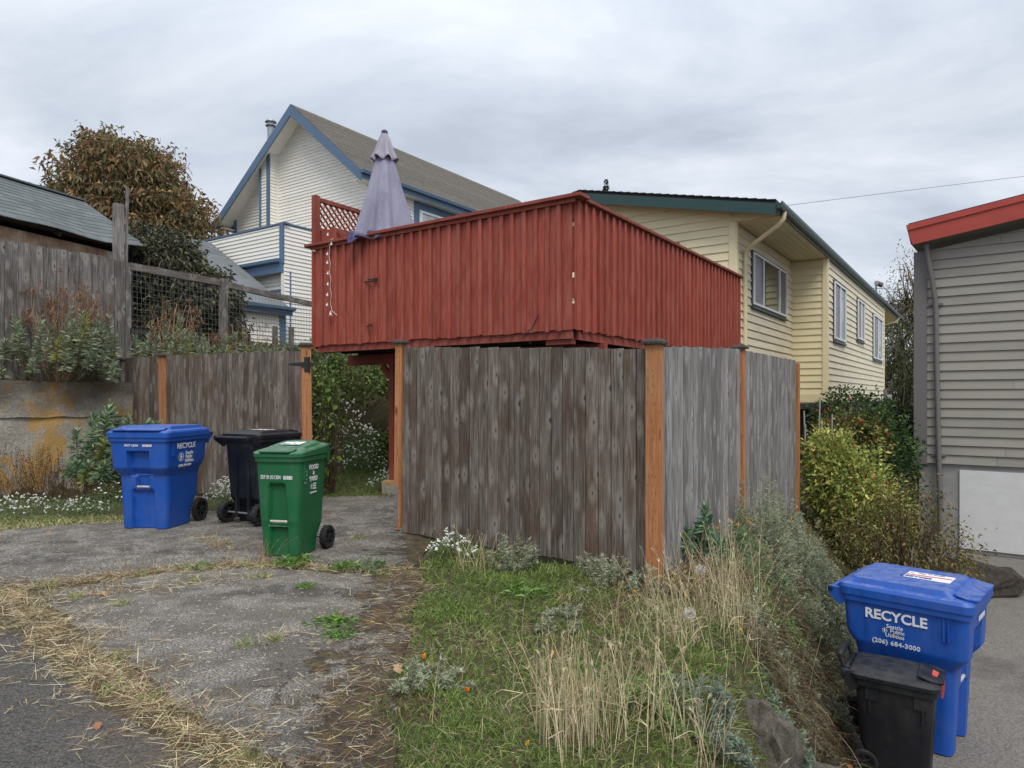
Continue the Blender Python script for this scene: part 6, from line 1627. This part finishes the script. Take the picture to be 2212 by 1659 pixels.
PETW = m_flat('white_petal', sr(222, 222, 216), .8)
def alyssum(name, label, loc, rx, ry, h, nf, rz=0, leafn=2200, fs=.016, gcols=None):
    """white alyssum mound: small leaves with round white flower heads"""
    root = thing(name, label, 'flowers', loc, rz, 'white alyssum mounds'); L = Leafs(); F = Leafs(); St = Stems()
    def smp(n): a = rng.uniform(0, 6.283, n); r_ = np.sqrt(rng.random(n)); return np.c_[np.cos(a) * r_ * rx, np.sin(a) * r_ * ry], r_
    q, r_ = smp(leafn); z = h * (1 - .6 * r_ ** 2) * rng.uniform(.05, .9, leafn)
    wx = loc[0] + q[:, 0] * math.cos(rz) - q[:, 1] * math.sin(rz); wy = loc[1] + q[:, 0] * math.sin(rz) + q[:, 1] * math.cos(rz); gg = hgt(wx, wy) - loc[2]
    A = rdir(leafn); A[:, 2] = np.abs(A[:, 2]) + .3; L.add(np.c_[q, z + gg], A, rng.uniform(.02, .05, leafn), .006, jit(gcols or [sr(96, 122, 70), sr(120, 142, 88), sr(80, 100, 62)], leafn, .18), .1)
    q, r_ = smp(nf); z = h * (1 - .6 * r_ ** 2) * rng.uniform(.55, 1.12, nf)
    wx = loc[0] + q[:, 0] * math.cos(rz) - q[:, 1] * math.sin(rz); wy = loc[1] + q[:, 0] * math.sin(rz) + q[:, 1] * math.cos(rz); gg = hgt(wx, wy) - loc[2]
    FB = MB()
    for k in range(nf):
        c = np.array([q[k, 0], q[k, 1], z[k] + gg[k]]); s = fs * rng.uniform(.7, 1.2)
        for e_ in range(4): FB.ball(Vector(c + rng.normal(size=3) * s * .45), s * .55, 5, 4, (1, 1, .75))
        St.add(np.array([c - [0, 0, h * .5], c]), .0012, .001, sr(110, 130, 84))
    kind(St.build('stem', STEM, root), 'stuff'); kind(L.build('leaves', LEAF, root), 'stuff'); kind(FB.build('flower_head', PETW, root, smooth=True), 'stuff')
    return root
alyssum('alyssum', 'white alyssum mound at the left end of the fence beside the slab', gp(-.55, 6.35), .24, .17, .27, 46, leafn=1300, fs=.02)
alyssum('alyssum', 'wide white alyssum bank in front of the concrete wall', (-6.2, 8.45, 0), 1.1, .42, .3, 210, .35, 6000)
alyssum('alyssum', 'white alyssum at the left picture edge below the wall', (-7.4, 8.1, 0), .6, .35, .32, 90, .2, 2200)
alyssum('alyssum', 'loose alyssum just left of the large blue bin', (-5.1, 8.75, 0), .5, .4, .4, 46, 0, 2400)
alyssum('alyssum', 'dense white alyssum between the left blue bin and the black bin', (-3.75, 9.15, 0), .34, .3, .5, 150, 0, 1500)
alyssum('alyssum', 'white alyssum at the footing of the red deck post', (-2.05, 11.0, gz(-2.05, 11.0)), .28, .28, .35, 55, 0, 1200)
alyssum('alyssum', 'tall white alyssum bush on the bank under the deck', (-3.6, 13.9, .85), .95, .6, 1.5, 260, 0, 9000, .024, [sr(112, 134, 84), sr(92, 114, 70), sr(130, 148, 98)])
alyssum('alyssum', 'trailing alyssum over the rocks seen through the gateway', (-3.2, 13.7, gz(-3.2, 13.7)), .8, .55, .5, 90, 0, 6000, .018)
def ground_tuft(name, label, x0, x1, y0, y1, n, ln, cols, test=None):
    x, y = scatter(n, x0, x1, y0, y1, test or (lambda x, y: x > -99)); m = len(x); A = rdir(m); A[:, 2] = np.abs(A[:, 2]) + .25; L = Leafs()
    L.add(np.stack([x, y, hgt(x, y)], 1), A, ln * rng.uniform(.4, 1.3, m), .006, jit(cols, m, .2), .35)
    return kind(tag(L.build(name, LEAF, blade=True), label, 'grass'), 'stuff')
ground_tuft('grass', 'short grass and creepers on the path end beyond the gateway', -5.2, -.5, 10.1, 14.2, 26000, .09, [G1, G3, G2, sr(96, 100, 56)], lambda x, y: ((x - GL[0]) * UX + (y - GL[1]) * UY > .3))
ground_tuft('grass', 'grass edge along the slab below the concrete wall', -9, -4.3, 7.35, 8.6, 15000, .1, [G2, S2, G1, S1], lambda x, y: (y > 7.45 + .5 * np.clip((x + 6.1), 0, 2) + .06 * np.sin(x * 6)))
def dry_weeds():
    r = thing('dry_weeds', 'brown dry weed stems with purple asters along the wall foot', 'weeds', (-6.8, 9.2, 0)); St = Stems(); L = Leafs()
    for k in range(330):
        t = rng.uniform(-3.4, -.15); s = rng.uniform(-.75, -.12); x = t * UX - s * -UY; p = Vector((WX, WY, 0)) + U3 * t + V3 * s; h = rng.uniform(.3, .85)
        b = np.array([p.x + 6.8, p.y - 9.2, 0]); tip = b + [rng.normal() * .1, rng.normal() * .1, h]; St.add(curve(b, tip, [rng.normal() * .03, 0, 0], 4), .003, .0015, jit([sr(96, 66, 50), sr(72, 50, 40), sr(120, 90, 64)], 1, .15)[0])
        m = 26; q = b + (tip - b) * rng.uniform(.3, 1, (m, 1)); L.add(q, rdir(m), rng.uniform(.015, .045, m), .008, jit([sr(96, 70, 50), sr(74, 58, 42), sr(86, 84, 54)], m, .2), .2)
    St.build('stem', STEM, r); L.build('leaves', STRAW, r)
    for (t, s, z) in ((-2.35, -.5, .78), (-2.2, -.55, .72), (-2.28, -.45, .66), (-1.95, -.5, .6), (-1.2, -.4, .75), (-.7, -.45, .42), (-.55, -.4, .45), (-2.4, -.5, .5), (-1.0, -.6, .3)):
        p = Vector((WX, WY, 0)) + U3 * t + V3 * s; F = Leafs(); m = 18; d = rdir(m); F.add(np.repeat(np.array([[p.x + 6.8, p.y - 9.2, z]]), m, 0), d, .032, .01, jit([sr(158, 136, 190), sr(140, 118, 178)], m, .08), 0); F.build('aster_flower', PETAL, r)
    return r
dry_weeds()
def flowers_on_bank():
    for lb, x, y, z, c, s in (('orange poppy bud low in the grass near the silver tuft', -.22, 3.25, .09, sr(240, 140, 24), .024), ('orange poppy petal in the middle of the bank', .22, 3.72, .12, sr(236, 150, 36), .02), ('orange petal lying in grass beside the long thistle leaf', .12, 3.3, .08, sr(230, 120, 60), .018), ('yellow flower low at the bottom of the grass bank', .05, 2.75, .06, sr(232, 180, 50), .02),
            ('yellow poppy among straw near the corner post', 1.05, 4.5, .30, sr(240, 196, 40), .02), ('yellow poppy right of its straw neighbour', 1.2, 4.5, .3, sr(240, 190, 40), .02), ('yellow poppy lower in the straw', 1.05, 4.2, .26, sr(240, 200, 60), .02), ('pale yellow poppy near the fluffy seed head', 1.32, 4.0, .28, sr(238, 206, 90), .02), ('orange poppy standing left of the yellow ones', .8, 4.55, .22, sr(238, 160, 36), .02)):
        g = gz(x, y); r = thing('poppy', lb, 'flower', (x, y, g), 0, 'small poppies'); St = Stems(); St.add(curve([0, 0, 0], [.01, 0, z], [.01, 0, 0], 4), .0013, .001, G1); St.build('stem', STEM, r)
        F = Leafs(); m = 5; F.add(np.repeat(np.array([[.01, 0, z]]), m, 0), np.c_[rng.normal(size=(m, 2)) * .6, np.ones(m)], s * .95, s * .75, jit([c], m, .05), 0); F.build('petals', PETAL, r)
    for lb, x, y, z in (('white fluffy seed head amid straw on the bank', .96, 3.72, .3), ('small fluffy seed head higher among the straw', 1.22, 4.45, .36)):
        g = gz(x, y); r = thing('seed_head', lb, 'seed head', (x, y, g)); St = Stems(); St.add(curve([0, 0, 0], [0, 0, z], [.01, 0, 0], 4), .0015, .001, S2)
        d = rdir(150)
        for q in d: St.add(np.array([[0, 0, z], np.array([0, 0, z]) + q * .033]), .0005, .0003, sr(214, 208, 198))
        St.build('stem', STRAW, r)
        F = Leafs(); d = rdir(150); F.add(d * .03 + [0, 0, z], d + rdir(150), .008, .006, jit([sr(216, 212, 204)], 150, .05), 0); F.build('fluff', PETAL, r)
flowers_on_bank()
def dead_leaf(lb, x, y, s, rz, c, z=.02):
    m = MB(); prof = [(0, -1), (.3, -.6), (.75, -.7), (.6, -.2), (1, .1), (.55, .3), (.6, .8), (.2, .6), (0, 1.1), (-.2, .6), (-.6, .8), (-.55, .3), (-1, .1), (-.6, -.2), (-.75, -.7), (-.3, -.6)]
    v = [Vector((0, 0, .3 * s))] + [Vector((a * s, b * s, (.25 * abs(a) + .35 * math.sin(b * 2 + a)) * s)) for a, b in prof]; n = len(prof)
    m.add(v, [(0, 1 + k, 1 + (k + 1) % n) for k in range(n)]); o = m.build('fallen_leaf', m_flat('dead_leaf_%d' % int(x * 100), c, .8), None, True); o.location = (x, y, max(gz(x, y), 0 if x < 0 else -9) + z); o.rotation_euler = (.3, .2, rz)
    return tag(o, lb, 'leaf', 'fallen leaves')
dead_leaf('curled tan leaf at the edge of the mossy verge', -.62, 3.72, .034, 1.0, sr(160, 132, 104), .03)
dead_leaf('orange fallen leaf lying on the bottom left asphalt', -1.87, 3.1, .02, .4, sr(150, 100, 70))
dead_leaf('tan leaf in the straw at the left slab joint', -3.05, 5.15, .04, 2, sr(186, 156, 116))
dead_leaf('tan leaf on the slab left of the blue bin', -5.5, 7.35, .045, .2, sr(150, 120, 90))
dead_leaf('second tan leaf on the slab closer to the blue bin', -5.05, 7.5, .04, 1.2, sr(144, 112, 84))
dead_leaf('brown leaf beside the small black bin wheel', 2.25, 4.55, .05, 1.2, sr(150, 96, 56), .03)
dead_leaf('pale leaf nearest the bank foot by the small bin', 2.12, 4.35, .04, .2, sr(170, 140, 110), .05)

def rock(name, label, loc, s, mat, seed, sub=4):
    from mathutils import noise as mn
    rr = random.Random(seed * 13 + 1); bm = bmesh.new()
    for k in range(22):
        d = Vector((rr.gauss(0, 1), rr.gauss(0, 1), rr.gauss(0, 1))).normalized() * rr.uniform(.82, 1.05); bm.verts.new((d.x * s[0], d.y * s[1], d.z * s[2]))
    h = bmesh.ops.convex_hull(bm, input=list(bm.verts)); bmesh.ops.delete(bm, geom=[v for v in bm.verts if not v.link_faces], context='VERTS')
    bmesh.ops.triangulate(bm, faces=list(bm.faces))
    bmesh.ops.subdivide_edges(bm, edges=list(bm.edges), cuts=5, use_grid_fill=True); bmesh.ops.triangulate(bm, faces=list(bm.faces))
    bm.normal_update(); sz = min(s)
    for v in bm.verts:
        q = v.co / sz * 1.6 + Vector((seed * 3.7, seed, 0)); v.co += v.normal * sz * (.10 * mn.noise(q) + .07 * mn.noise(q * 2.7) + .05 * mn.noise(q * 6.1))
    me = bpy.data.meshes.new(name); bm.to_mesh(me); bm.free()
    o = link(name, me, mat); o.location = loc; me.polygons.foreach_set('use_smooth', [True] * len(me.polygons)); me.set_sharp_from_angle(angle=R(22))
    return tag(o, label, 'rock', 'rocks')
rock('rock', 'large brown rock set in the bank at the bottom of the picture', (1.36, 3.82, -.58), (.3, .24, .46), ROCK, 3)
rock('rock', 'smaller brown rock showing below the large one', (1.62, 3.68, -.72), (.3, .22, .28), ROCK, 5)
rock('rock', 'dark low rock at the foot of the grey building', (5.75, 8.75, -.92), (.95, .3, .42), ROCKD, 8)
rock('rock', 'dark rock at the driveway edge behind the blue bin', (6.95, 8.05, -.95), (.7, .3, .36), ROCKD, 9)
for k, (x, y, z, a, b, c) in enumerate(((-4.05, 14.1, .35, .45, .3, .38), (-3.45, 14.55, .38, .42, .3, .42), (-2.9, 15.1, .35, .45, .3, .4), (-3.85, 14.35, .85, .3, .25, .25))):
    rock('rock', ('left mossy rock', 'middle mossy rock', 'right mossy rock', 'upper pale rock')[k] + ' of the bank seen through the gateway', (x, y, z), (a, b, c), ROCKD if k < 3 else ROCK, 11 + k, 3)

def shrub(name, label, loc, lobes, n, L0, cols, group=None, berries=0, wr=.42, cat='shrub', mat=LEAF, up=.4, twigs=24, shell=.55, droop=.25, clus=1):
    """leafy shrub: leaves spread through several lobes, twigs inside"""
    root = thing(name, label, cat, loc, 0, group); L = Leafs(); St = Stems()
    w = np.array([l[3] * l[4] * l[5] for l in lobes]) ** .67; w = w / w.sum(); tops = []
    for l, ww in zip(lobes, w):
        c = np.array(l[:3]); r = np.array(l[3:6]); m = int(n * ww / clus)
        d = rdir(m); rad = (shell + (1 - shell) * rng.random(m) ** .6)
        lump = 1 + .16 * np.sin(d[:, 0] * 7 + l[0]) * np.sin(d[:, 2] * 6 + l[1]) + .1 * np.sin(d[:, 1] * 13) + .07 * rng.normal(size=m)
        P_ = c + d * r * (rad * lump)[:, None]
        for q in range(clus):
            A = d * .8 + rdir(m) * .9; A[:, 2] += up
            cc = jit(l[6] if len(l) > 6 else cols, m, .2)
            ll = L0 * rng.uniform(.6, 1.2, m)
            L.add(P_ + rdir(m) * L0 * .35 * (q > 0), A, ll, ll * wr, cc, droop)
        tops.append((c, r))
        for k in range(twigs):
            dd = rdir(1)[0]; dd[2] = abs(dd[2]); St.add(curve(c * [.4, .4, 0] + [0, 0, 0], c + dd * r * .95, rng.normal(size=3) * .08, 5), .008, .002, jit([sr(84, 70, 54)], 1, .1)[0])
    St.build('twigs', STEM, root); lo = L.build('leaves', mat, root)
    for k in range(berries):
        c, r = tops[k % len(tops)]; d = rdir(1)[0]; d[1] = -abs(d[1]); d[2] = abs(d[2]) * .8; p = c + d * r * rng.uniform(.92, 1.08)
        m = MB()
        for q in range(6): m.ball(Vector(p + rng.normal(size=3) * .012), .0105, 6, 4)
        m.build('berry_cluster', BERRY, root, smooth=True)
    return root
YG = [sr(178, 178, 94), sr(198, 194, 120), sr(146, 158, 78), sr(112, 134, 64)]; DG = [sr(62, 88, 48), sr(80, 106, 56), sr(48, 70, 42)]; RG = [sr(134, 140, 76), sr(158, 148, 84), sr(98, 116, 60), sr(150, 116, 72)]
shrub('viburnum_shrub', 'yellow-green leaved shrub at the end of the fence', (4.75, 9.75, gz(4.75, 9.75)), [(.0, 0, 1.1, .58, .5, .58), (.25, -.1, .6, .58, .5, .55), (-.22, .1, 1.5, .36, .35, .4)], 7500, .09, YG, 'shrubs by the yellow house', 6)
shrub('viburnum_shrub', 'red-berried shrub in front of the yellow house wall', (5.45, 11.1, -.75), [(-.1, -.2, 1.55, .6, .5, .5, RG), (.1, .1, 1.95, .6, .6, .42, DG), (.45, 0, 1.3, .6, .6, .7, DG), (.1, -.2, .7, .8, .6, .6, DG)], 11000, .085, DG, 'shrubs by the yellow house', 22)
shrub('laurel_shrub', 'dark glossy shrub in the gap beside the grey building', (7.3, 13.3, -.9), [(0, 0, 1.7, .8, .7, .55), (-.3, -.1, 1.1, .9, .7, .8), (.3, -.2, .6, .7, .6, .6)], 9000, .09, [sr(44, 62, 40), sr(58, 78, 48), sr(36, 50, 34)], 'shrubs by the yellow house', 8)
shrub('weedy_vine', 'brown-green weedy vine tangle before the grey building', (4.55, 8.0, -.9), [(0, 0, .6, .75, .4, .6), (.5, .1, .45, .55, .35, .5), (-.45, .2, .7, .4, .4, .5), (.1, .1, 1.15, .45, .3, .4)], 4600, .05, [sr(124, 120, 70), sr(104, 106, 60), sr(146, 124, 78), sr(88, 84, 52)], None, 0, .5, 'vine', up=.1, twigs=42, shell=.25, droop=.5)
shrub('dark_shrub', 'dense dark-leaved bush behind the wire mesh fence', (-7.3, 15.2, 2.3), [(-.55, 0, 2.1, 1.0, .9, .85), (.3, .05, 1.3, .9, .9, .8), (-.2, .1, .6, 1.5, 1.0, .9), (-1.2, .2, 1.0, .9, .8, 1.1), (.6, .1, .1, .8, .8, .8)], 48000, .13, [sr(78, 74, 64), sr(96, 94, 76), sr(64, 66, 54), sr(112, 116, 82)], None, 0, .42, up=.05, droop=.5, shell=.45)
shrub('bramble_weed', 'leafy bramble behind the hinged gate post', (-2.75, 10.6, .05), [(-.12, 0, .5, .16, .2, .45), (-.1, .1, 1.1, .22, .2, .35), (-.05, .15, 1.55, .2, .2, .2)], 210, .11, [sr(86, 110, 52), sr(70, 92, 46), sr(116, 138, 60)], None, 0, .65, 'weed', up=.0, shell=.2)
shrub('ivy_mound', 'low leafy creeper mound on the bank beyond the gateway', (-2.75, 14.4, gz(-2.75, 14.4)), [(0, 0, .35, .8, .5, .45), (.6, .3, .6, .5, .5, .5)], 2600, .09, [sr(92, 116, 56), sr(76, 98, 50)], None, 0, .8, 'shrub', up=.5, shell=.4)

def tree(name, label, loc, th, tr, lobes, n, L0, cols, wr=.38, clus=5, limbs=26, droop=.5, spread=.35, cat='tree', lean=(0, 0)):
    """trunk and limbs with palmate leaf clusters at the limb ends"""
    root = thing(name, label, cat, loc, 0, None); m = MB(); L = Leafs()
    top = Vector((lean[0], lean[1], th)); m.tube([Vector((0, 0, -.3)), top * .5 + Vector((.08, .05, 0)), top], [tr, tr * .75, tr * .6], 10); m.build('trunk', BARK, root, smooth=True)
    mb = MB()
    wv = np.array([l[3] * l[4] * l[5] for l in lobes]) ** .67; wv = wv / wv.sum()
    for l, w in zip(lobes, wv):
        c = np.array(l[:3]); r = np.array(l[3:6])
        nl = max(4, int(limbs * w * 2))
        for k in range(nl):
            d = rdir(1)[0]; e = c + d * r * rng.uniform(.55, .98); s = np.array(top) * rng.uniform(.75, 1.0)
            pa = curve(s, e, rng.normal(size=3) * .25 + [0, 0, .25], 7); mb.tube([Vector(p) for p in pa], list(np.linspace(tr * .28, .012, 7)), 5, False)
            for q in range(3):
                i = rng.integers(3, 6); e2 = pa[i] + rdir(1)[0] * r * .35; mb.tube([Vector(pa[i]), Vector((pa[i] + e2) / 2 + rng.normal(size=3) * .05), Vector(e2)], [.03, .02, .008], 4, False)
        k = int(n * w / clus); d = rdir(k); rad = .35 + .65 * rng.random(k) ** .45
        lump = 1 + .14 * np.sin(d[:, 0] * 6 + l[0]) * np.sin(d[:, 2] * 5) + .1 * np.sin(d[:, 1] * 9 + d[:, 2] * 7) + .08 * rng.normal(size=k)
        C = c + d * r * (rad * lump)[:, None]; col = jit(cols, k, .2)
        for q in range(clus):
            A = rdir(k) * .9 + d * .3; A[:, 2] -= droop; ll = L0 * rng.uniform(.7, 1.2, k); L.add(C + rng.normal(size=(k, 3)) * L0 * spread, A, ll, ll * wr, np.clip(col * rng.uniform(.85, 1.15, (k, 1)), 0, 1), .3)
    mb.build('limbs', BARK, root, smooth=True); L.build('crown', LEAF, root)
    return root
tree('chestnut_tree', 'broad russet-leaved tree behind the old shed', (-13.6, 24.0, 3.0), 3.2, .26, [(0.1, 0, 5.9, 2.1, 2.0, 1.7), (-1.6, 0, 4.8, 1.5, 1.6, 1.2), (1.5, .1, 4.5, 1.6, 1.6, 1.4), (0, 0, 4.2, 2.1, 2, 1.2), (2.1, 0, 3.0, .85, 1.0, 1.2), (-.2, .2, 6.9, 1.2, 1.1, .7), (-2.3, 0, 5.3, .7, .9, .5), (-2.6, 0, 4.4, 1.0, 1.0, .9)], 46000, .21, [sr(142, 116, 82), sr(124, 108, 76), sr(104, 102, 72), sr(154, 124, 84), sr(116, 108, 78)], .36, 5, 34)
tree('weeping_birch', 'dark weeping tree hanging in the gap right of the yellow house', (21.5, 38, -1), 5.5, .25, [(0, 0, 4.6, 2.6, 2, 2.2), (.3, -.4, 2.2, 2.4, 1.6, 2.4), (-1.2, -.4, 1.2, 1.6, 1.4, 1.6), (1.8, 0, 2.8, 2, 1.5, 2.6)], 26000, .16, [sr(74, 82, 52), sr(58, 66, 44), sr(96, 100, 62)], .3, 4, 30, 1.4, .8)
tree('thin_birch', 'thin sparse birch against the sky beside the grey building', (24.6, 42, -1), 8.5, .14, [(0, 0, 9.3, 1.5, 1.2, 2.4), (-2.6, 0, 6.6, 2.0, 1.4, 2.2), (.3, 0, 6.5, 1.8, 1.2, 2.2)], 3600, .16, [sr(140, 136, 84), sr(104, 104, 66), sr(156, 130, 76)], .45, 2, 70, .6, 1.2)
def conifer(label, loc, h, r, n, cols):
    root = thing('conifer_tree', label, 'tree', loc, 0, None); m = MB(); m.tube([(0, 0, 0), (0, 0, h)], [.18, .015], 6); m.build('trunk', BARK, root); L = Leafs()
    z = h * (1 - rng.random(n) ** .8 * .95); a = rng.uniform(0, 6.283, n); rad = r * (1 - z / h) * rng.uniform(.3, 1, n) + .03; d = np.c_[np.cos(a), np.sin(a), np.full(n, -.15)]
    L.add(np.c_[np.cos(a) * rad * .3, np.sin(a) * rad * .3, z], d + rdir(n) * .3, rad + .12, .09, jit(cols, n, .2), .12); L.build('crown', LEAF, root)
conifer('small dark conifer tip above the yellow house roof', (6.15, 45, 0), 15.8, 2.6, 5000, [sr(58, 74, 58), sr(48, 62, 52)])
conifer('yellowish conifer tops beyond the white balcony', (-14.2, 33.5, 3), 6.9, 1.2, 2500, [sr(118, 126, 66), sr(96, 110, 62)])
conifer('second conifer left of the white balcony', (-15.4, 34, 3), 6.3, 1.1, 2200, [sr(92, 106, 66), sr(80, 96, 60)])
def stakes():
    for k, (vx, x, y, z1, ln) in enumerate(((0, 4.58, 10.35, 1.55, .02), (0, 4.68, 10.4, 1.75, -.03), (0, 4.8, 10.42, 1.95, .03), (0, 4.86, 10.45, 1.35, .1), (0, 4.95, 10.5, 1.62, -.01), (0, 5.05, 10.5, 1.7, .02))):
        z1 -= .45; lb = ('leftmost and shortest', 'second', 'tallest', 'most tilted', 'fifth', 'rightmost')[k] + ' of the grey stakes behind the yellow-leaved shrub'
        x -= .2; m = MB(); m.tube([(0, 0, 0), (ln * (z1 + .8), 0, z1 + .8)], .012, 6); o = m.build('garden_stake', BAMB); o.location = (x, y, -.8); tag(o, lb, 'stake', 'grey garden stakes')
stakes()

def back_fence():
    root = thing('plank_fence', 'dark old horizontal plank fence under the deck beyond the gateway', 'fence')
    p = Vector((-5.0, 16.6, 0)); q = Vector((0.5, 17.6, 0)); d = (q - p).normalized(); L = (q - p).length
    for k in range(5):
        z = 1.72 + k * .17
        MB().beam(p + Z3 * z, q + Z3 * z, .025, .15).build('board', DKW, root)
    for k in range(4):
        c = p + d * (L * (k + .3) / 3.4) - Vector((0, .06, 0)); MB().box(c + Z3 * 1.9, (.12, .1, 1.9)).build('post', GW3, root)
    return fin(root, (p.x, p.y, 1.6))
back_fence()

ground_tuft('grass', 'rank weeds on the shaded bank beyond the gateway', -7.5, .5, 12.0, 17.5, 52000, .17, [sr(84, 100, 54), sr(66, 82, 46), sr(104, 116, 66), sr(92, 84, 58)], lambda x, y: (hgt(x, y) > .2) & ((x - WX) * -UY + (y - WY) * UX < 1.4))
shrub('dark_weeds', 'dark leafy weeds on the bank behind the gateway post', (-4.3, 13.6, .7), [(0, 0, .5, .5, .4, .6), (.35, .3, .9, .5, .4, .5), (1.0, 1.0, 1.3, .7, .5, .6), (1.9, 1.7, 1.3, .8, .5, .6), (.2, .8, 1.5, .6, .4, .5)], 6500, .1, [sr(104, 124, 70), sr(84, 104, 58), sr(124, 142, 78)], None, 0, .55, 'weeds', up=.2, shell=.3)
